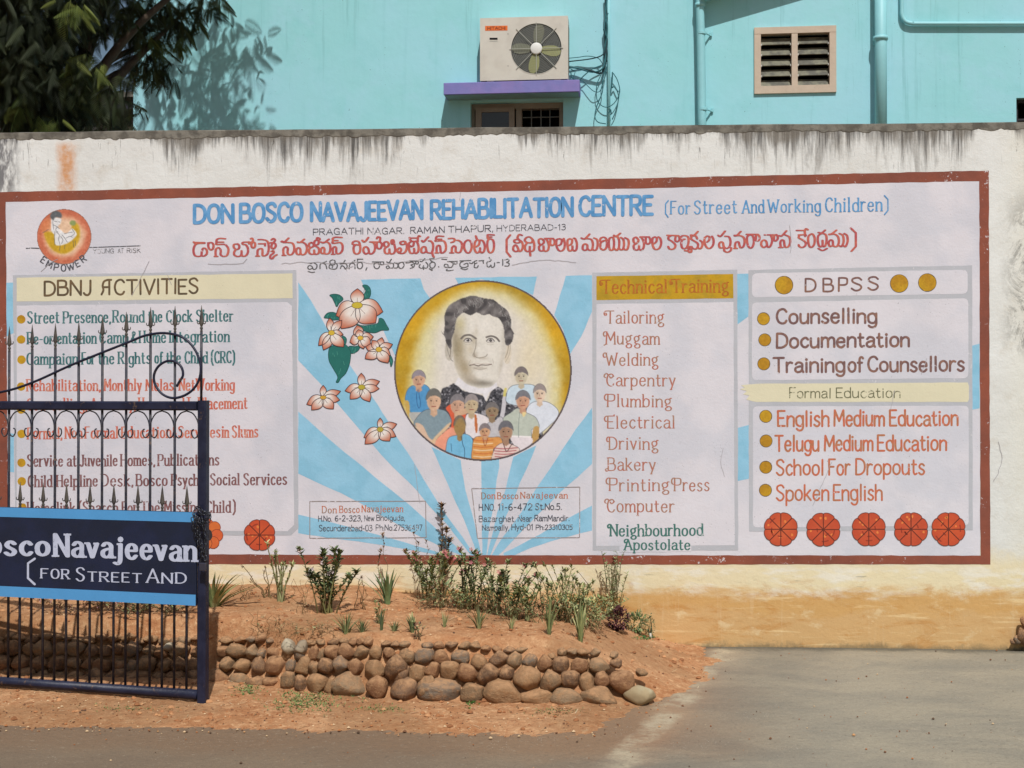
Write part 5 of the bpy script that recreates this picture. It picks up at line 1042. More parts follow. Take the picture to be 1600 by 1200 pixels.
mb = MB(); mb.xf = lambda p: BW(*p); mb.box(a + .055, b_ - .05, -.07, -.058, z0, bz(172)); mb.build('pane', paint('dark_glass', (46, 46, 48), .1, 5, .15, .6, bump=0), wnd)
mb = MB(); mb.xf = lambda p: BW(*p)
for x in (829, 844, 858):
    mb = MB(); mb.xf = lambda p: BW(*p); mb.tube([(bu(x), -.1, z0), (bu(x), -.1, z1 - .05)], .006, 6); mb.build('grille_bar', paint('grille_metal', (96, 94, 92), .1, 10, .5, bump=0), wnd)
mb = MB(); mb.xf = lambda p: BW(*p)
mb.tube([(bu(814), -.1, bz(180)), (bu(873), -.1, bz(180))], .006, 6); mb.build('grille_bar', paint('grille_metal', (96, 94, 92), .1, 10, .5, bump=0), wnd)
# right-hand window, only its corner in view
mb = MB(); mb.xf = lambda p: BW(*p); u0, u1, z0, z1 = HOLES[2]
mb.box(u0, u1, -.12, -.06, z1 - .03, z1); mb.box(u0, u0 + .03, -.12, -.06, z0, z1 - .03); mb.box(u0 + .03, u1, -.1, -.08, BL(1590, 184)[1] - .008, BL(1590, 184)[1] + .008); mb.build('window_frame', paint('dark_window_paint', (52, 52, 56), .1, 9, .6, bump=0), bld)
# pipes
def pipe(name, xy, r, o, collars=(), brackets=()):
    mb = MB(); pts = [BW(*(lambda q: (q[0], o, q[1]))(BL(x, y, o))) for x, y in xy]; mb.tube(catmull(pts, 4) if len(pts) > 3 else pts, r, 14); pp = mb.build(name, M_TQP, bld, True)
    for x, y in collars:
        u, z = BL(x, y, o); mb = MB(); mb.tube([BW(u, o, z - .016), BW(u, o, z + .016)], r * 1.22, 14); mb.build('collar', M_TQP, pp, True)
    for x, y in brackets:
        u, z = BL(x, y, o); mb = MB(); mb.tube([BW(u, o, z - .01), BW(u, o, z + .01)], r * 1.15, 14); mb.tube([BW(u + r, o, z), BW(u + r + .05, 0, z - .004)], .008, 6); mb.tube([BW(u + r + .05, .012, z - .01), BW(u + r + .05, .012, z + .02)], .012, 6); mb.build('pipe_clamp', M_TQP, pp)
    return pp
pipe('drain_pipe', [(1093.5, -60), (1093.5, 3), (1095, 60), (1097.5, 230)], .037, .075, [(1094, 8)], [(1096, 52), (1098, 171)])
pipe('vent_pipe', [(1376, -80), (1376.5, 240)], .052, .085, [(1376, 60)])
pipe('vent_pipe', [(1409, -60), (1409, 10), (1409.5, 24), (1414, 33), (1424, 36.5), (1440, 37), (1560, 37), (1700, 37)], .018, .03)
mb = MB(); mb.xf = lambda p: BW(*p); u_, z_ = BL(1367, 55); mb.box(u_ - .02, u_ + .012, 0, .03, z_ - .09, z_ + .06); mb.build('pipe_clamp', M_TQP, bld)
# sloping haunch above the frame that throws the slanting shade
mb = MB(); ua, za = BL(1104, 6, .06); ub, zb = BL(1420, -92, .06); uc, zc0 = BL(1089, 7, .06)
mb.add([BW(ua - .05, .0, za + .02), BW(ub, .0, zb), BW(ub, .0, zb + .3), BW(ua - .05, .0, zb + .3), BW(ua - .05, .17, za + .02), BW(ub, .17, zb), BW(ub, .17, zb + .3), BW(ua - .05, .17, zb + .3)],
       [(0, 3, 2, 1), (4, 5, 6, 7), (0, 1, 5, 4), (1, 2, 6, 5), (2, 3, 7, 6), (3, 0, 4, 7)]); mb.build('sloping_ledge', M_TQ, bld)
# conduit beside the condenser
pipe('conduit_pipe', [(951, -60), (951, 60), (951.5, 240)], .014, .022)

# ------------------------------------------------------------------ air conditioner
M_AC = paint('condenser_enamel', (205, 200, 188), .05, 6, .45, .4, bump=.05, c2=(198, 192, 180), c2s=5)
M_OLV = paint('fan_blade_plastic', (150, 152, 104), .08, 10, .5, bump=0)
AO = .20; au0, az1 = BL(750, 28.5, AO); au1, _ = BL(887.5, 28, AO); az0 = szt
ac = thing('air_conditioner', BW((au0 + au1) / 2, .1, az0), 'cream outdoor air conditioner with a round fan grille standing on the lilac sunshade', 'air conditioner')
fu, fz = BL(838, 76, AO); fr = BL(877.5, 76, AO)[0] - fu
mb = MB(); mb.xf = lambda p: BW(*p)
cz0 = az0 + .012; mb.bbox(au0, au1, .01, AO - .012, cz0, az1, .008)
# front plate with a round opening
n = 48; ring = [(fu + fr * math.cos(2 * math.pi * i / n), fz + fr * math.sin(2 * math.pi * i / n)) for i in range(n)]; outer = []
for i in range(n):
    a = 2 * math.pi * i / n; dx, dz = math.cos(a), math.sin(a); t = min((((au1 - fu) if dx > 0 else (au0 - fu)) / dx) if abs(dx) > 1e-6 else 9, (((az1 - fz) if dz > 0 else (cz0 - fz)) / dz) if abs(dz) > 1e-6 else 9)
    outer.append((fu + dx * t, fz + dz * t))
mb.xf = None
mb.add([BW(u, AO, z) for u, z in ring] + [BW(u, AO, z) for u, z in outer] + [BW(u, AO - .011, z) for u, z in ring], [(i, (i + 1) % n, n + (i + 1) % n, n + i) for i in range(n)] + [(i, 2 * n + i, 2 * n + (i + 1) % n, (i + 1) % n) for i in range(n)])
for cu, cz in ((au0, cz0), (au1, cz0), (au1, az1), (au0, az1)):
    ang = math.atan2(cz - fz, cu - fu) % (2 * math.pi); i = int(ang / (2 * math.pi) * n); mb.add([BW(cu, AO, cz), BW(*[outer[i][0], AO, outer[i][1]]), BW(outer[(i + 1) % n][0], AO, outer[(i + 1) % n][1])], [(0, 1, 2)])
mb.xf = lambda p: BW(*p); mb.box(au0, au1, AO - .012, AO - .0005, cz0, cz0 + .001); mb.build('casing', M_AC, ac)
mb = MB(); mb.add([BW(fu + fr * 1.0 * math.cos(2 * math.pi * i / 32), AO - .0105, fz + fr * math.sin(2 * math.pi * i / 32)) for i in range(32)], [tuple(range(32))]); mb.build('fan_shroud', paint('coil_grey', (72, 74, 72), .2, 40, .6, bump=0), ac)
for k, a0 in enumerate((-14, 76, 172, 256)):
    mb = MB(); pts = []
    for t, w in ((.2, .12), (.4, .2), (.65, .24), (.85, .2), (.97, .08)):
        pts.append((t, w))
    up = [(fr * t, fr * w + fr * .06 * t) for t, w in pts]; dn = [(fr * t, -fr * w * .8 + fr * .06 * t) for t, w in pts][::-1]
    P_ = [(a * math.cos(R(a0)) - b_ * math.sin(R(a0)), a * math.sin(R(a0)) + b_ * math.cos(R(a0)), b_) for a, b_ in up + dn]
    mb.add([BW(fu + a, AO - .006 + b_ * .03, fz + c) for a, c, b_ in P_], [tuple(range(len(P_)))]); mb.build('fan_blade', M_OLV if k in (0, 3) else paint('fan_blade_dull', (112, 114, 96), .1, 10, .5, bump=0), ac)
mb = MB(); mb.lathe([(fr * .24, AO + .002), (fr * .23, AO + .010), (fr * .2, AO + .013), (.001, AO + .014)], 20); M_HUB = paint('hub_white', (222, 222, 216), .03, 8, .4, bump=0)
mb.v = [BW(fu + p[0], p[2], fz + p[1]) for p in mb.v]; mb.build('grille_boss', M_HUB, ac, True)
mb = MB(); M_WIRE = paint('grille_wire', (176, 178, 168), .05, 8, .4, bump=0)
for k in range(1, 13):
    rr = fr * (.26 + .74 * k / 12); mb.tube([BW(fu + rr * math.cos(i * math.pi / 24), AO + .004, fz + rr * math.sin(i * math.pi / 24)) for i in range(49)], .0011, 4)
mb.build('wire_ring', M_WIRE, ac, kind='stuff')
for k in range(8):
    a = k * math.pi / 4; L = 1.06 if k % 2 == 0 else 1.13; mb = MB(); mb.tube([BW(fu + fr * .2 * math.cos(a), AO + .007, fz + fr * .2 * math.sin(a)), BW(fu + fr * L * math.cos(a), AO + .005, fz + fr * L * math.sin(a))], .0027, 6)
    mb.build('grille_spoke', M_WIRE, ac)
ACv = Canvas(lambda x, y, o: BP(x, y, AO + .001 + o))
mb = MB(); fill(mb, ACv, [(758, 40.5), (793, 40), (793, 47.5), (758, 48)], 1); lp = mb.build('logo_plate', paint('orange_plate', (222, 112, 50), .06, 20, .6, bump=0), ac)
mb = MB(); word(mb, ACv, 'HITACHI', 761.5, 790, (46.8, 46.5), 5.2, 1.1, 3, jit=.2); mb.build('lettering', paint('plate_print', (120, 52, 40), .05, 20, .6, bump=0), lp)
mb = MB(); fill(mb, ACv, [(765, 59), (777.5, 59), (777.5, 62), (765, 62)], 1); mb.build('handle_slot', M_DARK, ac)
mb = MB(); fill(mb, ACv, [(765, 63.6), (777.5, 63.6), (777.5, 64.6), (765, 64.6)], 1); mb.build('handle_lip', M_WIRE, ac)
for cx_, cy_ in ((793.8, 53), (793.8, 103)):
    mb = MB(); fill(mb, ACv, [(cx_ + .7 * math.cos(k), cy_ + .7 * math.sin(k)) for k in range(6)], 1); mb.build('screw', M_DARK, ac)
mb = MB(); mb.xf = lambda p: BW(*p)
for k in range(26):
    z = cz0 + .06 + k * (az1 - cz0 - .12) / 26; mb.box(au1 - .0005, au1 + .003, .03, AO - .04, z, z + .006)
mb.build('side_fins', paint('fin_grey', (140, 140, 130), .1, 9, .5, bump=0), ac, kind='stuff')
for uu in (au0 + .06, au1 - .12):
    mb = MB(); mb.xf = lambda p: BW(*p); mb.box(uu, uu + .06, .02, AO - .012, az0 - .001, cz0); mb.build('foot', M_AC, ac)
# cables
cb = thing('electric_cables', BP(950, 100), 'tangle of teal-stained cables hanging beside the air conditioner', 'cables')
M_CAB = paint('teal_cable', (52, 104, 110), .2, 20, .6, bump=0); M_CABD = paint('dark_cable', (34, 60, 66), .2, 20, .6, bump=0)
o4 = lambda L: zc(L, 660, 0, 4.444)
CB = [([(1270, -40), (1275, 60), (1280, 140), (1272, 220), (1270, 300), (1280, 380), (1262, 460), (1240, 510), (1160, 490), (1060, 470), (1020, 465)], .010, .05), ([(1285, -40), (1272, 90), (1284, 200), (1268, 330), (1272, 400), (1250, 480), (1180, 500), (1080, 475), (1020, 470)], .008, .06),
 ([(1276, 290), (1272, 350), (1240, 390), (1160, 410), (1020, 428)], .006, .05), ([(1250, 440), (1220, 405), (1150, 392), (1080, 398), (1020, 405)], .0035, .05), ([(1240, 455), (1180, 480), (1130, 520), (1080, 560), (1040, 540), (1030, 500)], .005, .05),
 ([(1275, 440), (1240, 520), (1210, 600), (1215, 700), (1270, 745), (1330, 720), (1370, 640), (1355, 560), (1325, 510)], .004, .04), ([(1285, 450), (1250, 560), (1250, 640), (1210, 740), (1198, 810), (1220, 850), (1275, 860)], .0045, .04),
 ([(1030, 480), (1060, 500), (1050, 550), (1110, 560), (1150, 600), (1190, 635), (1230, 635), (1255, 580), (1278, 480)], .0035, .05), ([(1370, 620), (1360, 700), (1340, 780), (1318, 830)], .0045, .03), ([(1320, 500), (1318, 560), (1316, 610), (1330, 600), (1345, 620), (1360, 640)], .006, .03),
 ([(1290, 800), (1305, 760), (1312, 790)], .005, .03), ([(1290, 90), (1264, 180), (1276, 260)], .005, .07), ([(1262, 200), (1280, 290), (1268, 380), (1278, 430)], .011, .05)]
for i, (L, r, o) in enumerate(CB):
    mb = MB(); pts = [BW(*(lambda q: (q[0], o + .006 * (k % 3), q[1]))(BL(x, y, o))) for k, (x, y) in enumerate(o4(L))]; mb.tube(catmull(pts, 5), r, 6); mb.build('cable', M_CABD if i in (0, 2, 12) else M_CAB, cb, True)

# ------------------------------------------------------------------ gate
GA = PD(317.5, 860, 6.03); GB = PD(0, 860, 6.32); GU = Vector((GB.x - GA.x, GB.y - GA.y, 0)).normalized()       # GU runs away from the lock post
GN = Vector((GU.y, -GU.x, 0)); GN = GN if GN.y < 0 else -GN
GO = Vector((GA.x, GA.y, 0))
def GP(x, y, o=0.0): return hit(x, y, GO + GN * o, GN)
def gs(x, y, o=0.0): p = GP(x, y, o) - GO; return p.dot(GU), p.z
def GW(s, o, z): return GO + GU * s + GN * o + Vector((0, 0, z))
M_NAVY = paint('navy_gate_paint', (24, 28, 50), .2, 12, .45, .4, bump=.3, c2=(34, 38, 60), c2s=9, fade=.09, fadec=(92, 74, 64), fadescale=40)
M_BAR = paint('bar_gate_paint', (34, 36, 50), .2, 20, .5, .4, bump=.1, c2=(58, 56, 60), c2s=30, fade=.12, fadec=(96, 78, 66), fadescale=45)
M_SPEAR = paint('bare_cast_iron', (92, 86, 78), .2, 30, .5, .4, bump=.2, c2=(70, 66, 64), c2s=30, metal=.2)
gate = thing('wrought_iron_gate', GW(0, 0, 0), 'navy wrought iron gate leaf with spear tips, a scroll and a blue lettered sign board', 'gate')
EXT = 2.35
mb = MB(); zt = gs(317, 627)[1]; mb.bar(GW(0, 0, -.02), GW(0, 0, zt + .004), .044, .046, GN); mb.build('lock_post', M_NAVY, gate)
mb = MB(); mb.bar(GW(EXT, 0, -.02), GW(EXT, 0, zt + .004), .05, .05, GN); mb.build('hinge_post', M_NAVY, gate)
mb = MB(); zr = gs(200, 634)[1]; mb.bar(GW(.026, 0, zr), GW(EXT - .025, 0, zr), .044, .048, GN); mb.build('top_rail', M_NAVY, gate)
zb_ = gs(290, 1084)[1]; mb = MB(); mb.tube([GW(.026, 0, zb_), GW(EXT - .025, 0, zb_)], .023, 12); mb.build('bottom_rail', M_NAVY, gate, True)
zs1 = gs(270, 800)[1]; zs0 = gs(270, 936)[1]; mb = MB()
mb.bar(GW(.026, 0, zs0), GW(EXT - .025, 0, zs0), .03, .02, GN); mb.build('middle_rail', M_NAVY, gate); mb = MB(); mb.bar(GW(.026, 0, zs1 - .012), GW(EXT - .025, 0, zs1 - .012), .03, .02, GN); mb.build('middle_rail', M_NAVY, gate)
full = [gs(x, 700)[0] for x in (273, 236, 198, 161, 124, 87, 51, 14)]; step = (full[-1] - full[0]) / 7
full = [full[0] + i * step for i in range(int((EXT - .1 - full[0]) / step) + 1)]
tipy = {0: 478, 1: 480, 2: 487, 3: 492, 4: 502, 5: 505, 6: 507, 7: 510}
mb = MB(); H_ = 1.0
prof = [(.0045, 0), (.0065, .004), (.0065, .008), (.0045, .012), (.0075, .017), (.0075, .022), (.0045, .027), (.006, .031), (.009, .038), (.0125, .046), (.0115, .056), (.008, .078), (.0045, .105), (.001, .128)]
mb.lathe(prof, 8)
for v in mb.v[9 * 8:]: v.y *= .45
for sgn in (-1, 1): mb.tube(catmull([Vector((sgn * .008, 0, .045)), Vector((sgn * .016, 0, .040)), Vector((sgn * .022, 0, .046)), Vector((sgn * .021, 0, .054))], 3), .0032, 5, .0018)
sp0 = mb.build('spear_tip', M_SPEAR, gate, True, local=True)
GR = math.atan2(-GU.y, -GU.x)
def spear(s, ztip, first=[True]):
    p = GW(s, 0, ztip - .128) - ORG[gate.name]
    if first[0]: first[0] = False; sp0.location = p; sp0.rotation_euler = (0, 0, GR); return
    copy_of(sp0, gate, p, (0, 0, GR))
tops = []
for i, s in enumerate(full):
    x = 273 - 37 * i
    yt = tipy.get(i, 511)
    if i > 0: pass
    # photo x of each upper spear: 279, 239, 200, ...
    ztip = gs(273 - 36.8 * i, yt)[1] if i < 8 else gs(14, 511)[1]
    tops.append(ztip)
# upper bars sit between 279 and 15
for i, s in enumerate(full):
    mb = MB(); mb.tube([GW(s, 0, zb_), GW(s, 0, tops[i] - .125)], .0068, 6); mb.build('bar', M_BAR, gate, True); spear(s, tops[i])
s_ = gs(315, 700)[0]
mb = MB(); mb.tube([GW(.012, 0, zt), GW(.012, 0, gs(315, 477)[1] - .125)], .0068, 6); mb.build('bar', M_BAR, gate, True); spear(.012, gs(315, 477)[1])
zlow = gs(180, 756)[1]
for i, s in enumerate(full):
    ss = s - step / 2
    if ss < .05: continue
    mb = MB(); mb.tube([GW(ss, .0, zb_), GW(ss, 0, zlow - .125)], .0068, 6); mb.build('bar', M_BAR, gate, True); spear(ss, zlow)
# C-scrolls under the top rail
mb = MB(); h = step / 2; rt = zr - .024
pts = []
def scroll_pts(sgn):
    L = [(0, 0), (.5 * h, -.012), (.86 * h, -.045), (.97 * h, -.085), (.86 * h, -.118), (.62 * h, -.128), (.42 * h, -.112), (.44 * h, -.092), (.58 * h, -.088)]
    return catmull([Vector((sgn * a, 0, b_)) for a, b_ in L], 4)
for sg in (-1, 1): mb.tube(scroll_pts(sg), .0034, 5)
sc0 = mb.build('scroll', M_BAR, gate, True, local=True); sc0.rotation_euler = (0, 0, GR); first = True
bays = [full[0] - step / 2] + [s + step / 2 for s in full]
for s in bays:
    if s > EXT - .08 or s < .04: continue
    p = GW(s, .004, rt) - ORG[gate.name]
    if first: sc0.location = p; first = False
    else: copy_of(sc0, gate, p, (0, 0, GR))
# the big scroll above the rail
mb = MB(); L = [(-60, 618), (0, 613), (50, 598), (110, 571), (162, 550), (200, 535), (228, 524), (258, 520.5), (285, 527), (303, 544), (313, 568), (312, 590), (303, 607), (288, 618), (270, 622), (254, 616), (243, 602), (240.5, 587), (247, 573), (260, 564.5), (273, 565), (283, 573), (286, 586), (280, 597), (276, 604)]
mb.tube(catmull([GP(x, y, .012) for x, y in L], 4), .0062, 8); mb.build('big_scroll', M_NAVY, gate, True)
# sign board
SB = Canvas(lambda x, y, o: GP(x, y, .034 + o))
M_SKY = paint('sign_sky_blue', (84, 152, 206), .07, 8, .6, bump=.1, dirt=.2); M_SN = paint('sign_navy', (20, 30, 52), .12, 7, .45, .5, bump=.12, c2=(24, 34, 62), c2s=5, dirt=.1); M_SW = paint('sign_white', (190, 196, 216), .12, 26, .6, bump=.1, fade=.04, fadec=(60, 70, 100))
s1, z1 = gs(307, 808, .03)[0], gs(300, 808, .03)[1]; z0 = gs(307, 946, .03)[1]
mb = MB(); mb.bar(GW((s1 + EXT - .05) / 2, .026, z0), GW((s1 + EXT - .05) / 2, .026, z1), EXT - .05 - s1, .014, GN); board = mb.build('sign_board', M_SN, gate)
SR = s1
def stripe(ya, yb, nm):
    # ya/yb measured at the right end
    za, zb2 = gs(300, ya, .034)[1], gs(300, yb, .034)[1]; mb = MB(); mb.add([GW(SR + .001, .0345, zb2), GW(EXT - .06, .0345, zb2), GW(EXT - .06, .0345, za), GW(SR + .001, .0345, za)], [(0, 1, 2, 3)]); mb.build(nm, M_SKY, board)
stripe(800.5, 816, 'stripe'); stripe(929, 946.2, 'stripe')
mb = MB()
word(mb, SB, 'Don', -150, -62, (866, 868), 38, 9.5, 2, Q); word(mb, SB, 'Bosco', -52, 79, (868.5, 871.5), 38, 11.8, 2, Q); word(mb, SB, 'Navajeevan', 83, 308, (871.5, 879.5), 40, 10.6, 2, Q)
mb.build('lettering', M_SW, board)
mb = MB(); word(mb, SB, '(', 40, 56, (908, 909), 33, 4.5, 2); 
for tx, a, b_, ya, H, pn in (('F', 63, 76, 904, 17, 4.2), ('OR', 79, 109, 905, 17, 4.2), ('S', 118, 133, 908.5, 23, 4.4), ('TREET', 136, 222, 909, 17, 4.2), ('A', 228, 249, 911, 24, 4.4), ('ND', 252, 292, 912, 19, 4.4)):
    word(mb, SB, tx, a, b_, (ya, ya + (b_ - a) * .03), H, pn, 2, Q)
mb.build('lettering', M_SW, board)
# chain and padlock
ch = thing('chain', GP(312, 800, .05), 'dark steel chain with a hanging padlock, looped round the gate post', 'chain')
M_CH = paint('chain_steel', (62, 64, 70), .2, 30, .32, .5, bump=0, metal=.7)
mb = MB(); lp_ = []
for k in range(17):
    a = 2 * math.pi * k / 16; cx_ = math.cos(a) * .0065; cz_ = math.sin(a) * .0065 + (.0055 if math.sin(a) > 0 else -.0055); lp_.append(Vector((cx_, 0, cz_)))
mb.tube(lp_, .0024, 5, cap=False); lk0 = mb.build('link', M_CH, ch, True, local=True); lfirst = True
PATHS = [([(300, 801), (309, 793), (318, 800), (327, 806), (322, 812), (312, 812), (304, 806)], .045), ([(301, 798), (306, 812), (310, 830), (314, 848), (316, 866)], .062), ([(312, 806), (318, 822), (322, 842), (319, 858), (316, 868)], .06), ([(305, 792), (314, 803), (326, 802), (326, 814), (314, 818), (306, 812)], .066), ([(300, 806), (303, 822), (308, 838), (312, 852), (320, 862), (321, 872)], .056)]
for L, o in PATHS:
    C_ = catmull([GP(x, y, o + .006 * (k % 2)) for k, (x, y) in enumerate(L)], 8); acc = 0; last = C_[0]; k = 0
    for a, b_ in zip(C_, C_[1:]):
        acc += (b_ - a).length
        if acc > .0175:
            acc = 0; t = (b_ - a).normalized(); qd = t.to_track_quat('Z', 'Y') @ Matrix.Rotation(R(90 * (k % 2) + 25), 3, 'Z').to_quaternion(); k += 1
            loc = b_ - ORG[ch.name]
            if lfirst: lk0.location = loc; lk0.rotation_euler = qd.to_euler(); lfirst = False
            else: copy_of(lk0, ch, loc, qd.to_euler())
mb = MB(); pb = GP(317, 884, .06); pz = Matrix.Translation(pb) @ Matrix.Rotation(GR, 4, 'Z')
mb.xf = lambda p: pz @ Vector(p); mb.bbox(-.017, .017, -.008, .008, -.024, .014, .003); pl = mb.build('padlock', paint('padlock_steel', (74, 74, 88), .1, 20, .3, .5, bump=0, metal=.5), ch)
mb = MB(); mb.xf = lambda p: pz @ Vector(p); mb.tube(catmull([Vector((-.011, 0, .012)), Vector((-.011, 0, .03)), Vector((0, 0, .041)), Vector((.011, 0, .03)), Vector((.011, 0, .012))], 5), .003, 6); mb.build('shackle', M_CH, pl, True)

# ------------------------------------------------------------------ stone edging of the raised bed
edg = thing('stone_edging', (-1.0, -1.45, 0), 'low retaining edge of rounded brown boulders stacked in courses along the raised bed', 'stone wall')
def stonemat():
    m, t, b = newmat('river_stone'); q = N(t); ob = q.obj(); rd = q.n('ObjectInfo').outputs['Random']
    v = q.n('VectorMath', operation='ADD'); q.link(ob, v.inputs[0]); cx = q.n('CombineXYZ'); q.put(cx.inputs[0], q.math('MULTIPLY', rd, 37.0)); q.put(cx.inputs[1], q.math('MULTIPLY', rd, 11.0)); q.link(cx.outputs[0], v.inputs[1]); P_ = v.outputs[0]
    ramp = q.n('ValToRGB'); e = ramp.color_ramp; q.link(rd, ramp.inputs[0]); e.interpolation = 'CONSTANT'
    cs = [(0, (136, 98, 70)), (.2, (122, 96, 76)), (.36, (148, 116, 84)), (.52, (130, 106, 80)), (.66, (112, 86, 66)), (.78, (144, 122, 96)), (.9, (122, 110, 96))]
    while len(e.elements) < len(cs): e.elements.new(.5)
    for el, (pp, c) in zip(e.elements, cs): el.position = pp; el.color = alb(c)
    n1 = q.noise(P_, 2.4, 5, .65); n2 = q.noise(P_, 9, 6, .7)
    c = q.mix(q.mr(n1, .42, .68, 0, .7), ramp.outputs[0], alb((164, 122, 84)))
    c = q.mix(q.mr(n2, .52, .7, 0, .6), c, alb((176, 146, 110))); c = q.mix(q.mr(n2, .42, .28, 0, .7), c, alb((86, 68, 54)))
    # dust lying on top
    nz = q.sep(q.n('NewGeometry').outputs['Normal'])[2]
    c = q.mix(q.math('MULTIPLY', q.mr(nz, .25, .9), q.mr(q.noise(P_, 3, 3, .5), .3, .65, .15, .85)), c, alb((192, 148, 108)))
    q.link(c, b.inputs['Base Color']); b.inputs['Roughness'].default_value = .88; b.inputs['Specular IOR Level'].default_value = .2; q.bump(b, q.math('ADD', n2, q.math('MULTIPLY', n1, 2)), .42, .2)
    return m
M_ST = stonemat(); import bmesh
M_STP = paint('pale_boulder', (160, 142, 110), .15, 14, .9, bump=.4, c2=(170, 158, 128), c2s=8)
def boulder_mesh(seed):
    bm = bmesh.new(); bmesh.ops.create_icosphere(bm, subdivisions=3, radius=1.0); r_ = random.Random(seed); o = [Vector((r_.uniform(-9, 9), r_.uniform(-9, 9), r_.uniform(-9, 9))) for _ in range(2)]
    pl_ = [(Vector((r_.gauss(0, 1), r_.gauss(0, 1), r_.gauss(0, 1))).normalized(), r_.uniform(.64, .86)) for _ in range(10)]
    from mathutils import noise as mn
    for v in bm.verts:
        n_ = v.co.normalized(); d = 1 + .16 * mn.noise(n_ * 1.1 + o[0]) + .07 * mn.noise(n_ * 2.6 + o[1]); p = n_ * d
        for a, k in pl_:
            t = p.dot(a)
            if t > k: p -= a * (t - k) * .85
        v.co = p + n_ * .018 * mn.noise(n_ * 7 + o[0])
    me = bpy.data.meshes.new('stone'); bm.to_mesh(me); bm.free(); me.materials.append(M_ST); me.polygons.foreach_set('use_smooth', [True] * len(me.polygons)); return me
BM = [boulder_mesh(i) for i in range(9)]
def rowz(L, ox, oy, s): return [(ox + a / s, oy + b_ / s, w / s, h_ / s) for a, b_, w, h_ in L]
A1 = (300, 850, 4.21); A3 = (640, 960, 3.81)
ROW4 = rowz([(520, 905, 110, 60), (640, 890, 115, 125), (722, 920, 95, 115), (825, 920, 130, 145), (912, 940, 76, 135), (1040, 940, 222, 180), (1225, 940, 155, 155), (1395, 955, 165, 172), (1560, 962, 150, 172)], *A1) + rowz([(175, 455, 245, 145), (370, 462, 145, 125), (560, 470, 228, 150), (755, 500, 182, 120), (935, 495, 178, 120), (1130, 500, 212, 130)], *A3)
ROW3 = rowz([(230, 790, 95, 92), (330, 800, 115, 92), (445, 805, 102, 122), (555, 800, 136, 122), (650, 795, 75, 92), (735, 805, 112, 122), (808, 815, 84, 92), (890, 800, 112, 104), (985, 795, 114, 112), (1080, 810, 104, 112), (1205, 825, 134, 140), (1345, 810, 144, 150)], *A1) + \
    rowz([(-50, 350, 110, 110), (45, 345, 104, 112), (137, 332, 92, 92), (238, 330, 108, 112), (345, 345, 112, 112), (468, 360, 134, 122), (577, 350, 88, 88), (698, 380, 152, 150), (838, 395, 132, 122), (955, 385, 112, 102), (1060, 405, 94, 122), (1150, 390, 92, 92), (1265, 405, 142, 150)], *A3)
ROW2 = rowz([(205, 705, 85, 75), (300, 700, 135, 92), (402, 712, 84, 90), (462, 722, 70, 80), (545, 712, 104, 66), (632, 712, 84, 112), (717, 720, 94, 102), (802, 718, 76, 102), (855, 730, 60, 80), (927, 715, 102, 110), (1020, 705, 104, 102), (1117, 715, 104, 84), (1212, 715, 94, 92), (1297, 715, 84, 72), (1412, 742, 92, 100)], *A1) + \
    rowz([(-8, 255, 90, 80), (85, 242, 124, 92), (190, 256, 92, 82), (305, 256, 102, 92), (420, 285, 98, 95), (530, 266, 112, 92), (625, 272, 90, 100), (716, 276, 90, 86), (802, 290, 90, 92), (900, 300, 94, 102), (1010, 300, 104, 92), (1130, 305, 122, 84), (1230, 290, 64, 62)], *A3)
ROW1 = rowz([(230, 630, 80, 44), (322, 632, 90, 44), (392, 627, 70, 44), (462, 620, 84, 66), (522, 632, 60, 40), (790, 646, 84, 40), (856, 642, 74, 44), (940, 640, 90, 48), (1004, 640, 66, 50), (1062, 640, 64, 54), (1112, 640, 60, 54), (1165, 640, 76, 60), (1282, 656, 70, 44), (1342, 660, 66, 44), (1402, 660, 70, 44)], *A1) + \
    rowz([(110, 182, 70, 40), (180, 184, 66, 42), (250, 182, 70, 44), (330, 186, 74, 50), (394, 188, 60, 50), (458, 202, 70, 40), (520, 202, 64, 36), (592, 207, 76, 36), (670, 208, 70, 32), (848, 238, 60, 40), (910, 222, 64, 44), (968, 222, 60, 44), (1034, 222, 66, 40), (1104, 227, 60, 50), (1216, 242, 50, 40), (1380, 345, 70, 50)], *A3)
# behind the gate the courses run on
rs = random.Random(11)
for row, y0_, w0, x_end in ((ROW3, 1040, 28, 342), (ROW2, 1018, 26, 340), (ROW1, 1000, 20, 340)):
    x = x_end - w0 * .3
    while x > -90:
        w = w0 * rs.uniform(.75, 1.25); x -= w * .95; row.append((x, y0_ + rs.uniform(-3, 3) - (340 - x) * .012, w, w * (.62 if row is ROW1 else .85) * rs.uniform(.85, 1.1)))
x = 440
while x > -90:
    w = rs.uniform(26, 40); x -= w * .92; ROW4.append((x, 1062 - (440 - x) * .01 + rs.uniform(-3, 3) + (8 if x > 380 else 0), w, w * .8))
nst = 0
def stone(px, py, w, h_, back, mat_=None, mesh=None, par=edg, push=0):
    global nst
    # find the depth where the bed's face stands
    Y = -1.3
    for _ in range(6):
        p = hit(px, py, Vector((0, Y, 0)), YW); Y = yf(p.x) + back
    p = hit(px, py, Vector((0, Y, 0)), YW); d = -(CR.transposed() @ (p - CAM)).z; k = d / F
    o = bpy.data.objects.new('stone', mesh or BM[nst % 9]); COL.objects.link(o); o.parent = par; nst += 1
    rx, rz = w * k / 2 * 1.16, h_ * k / 2 * 1.16; o.scale = (rx, max(.045, min(rx, rz) * 1.15), rz)
    o.location = p - ORG[par.name]; o.rotation_euler = (rs.uniform(-.12, .12), rs.uniform(-.12, .12), rs.uniform(-.3, .3) + (math.pi if rs.random() < .5 else 0))
    return o
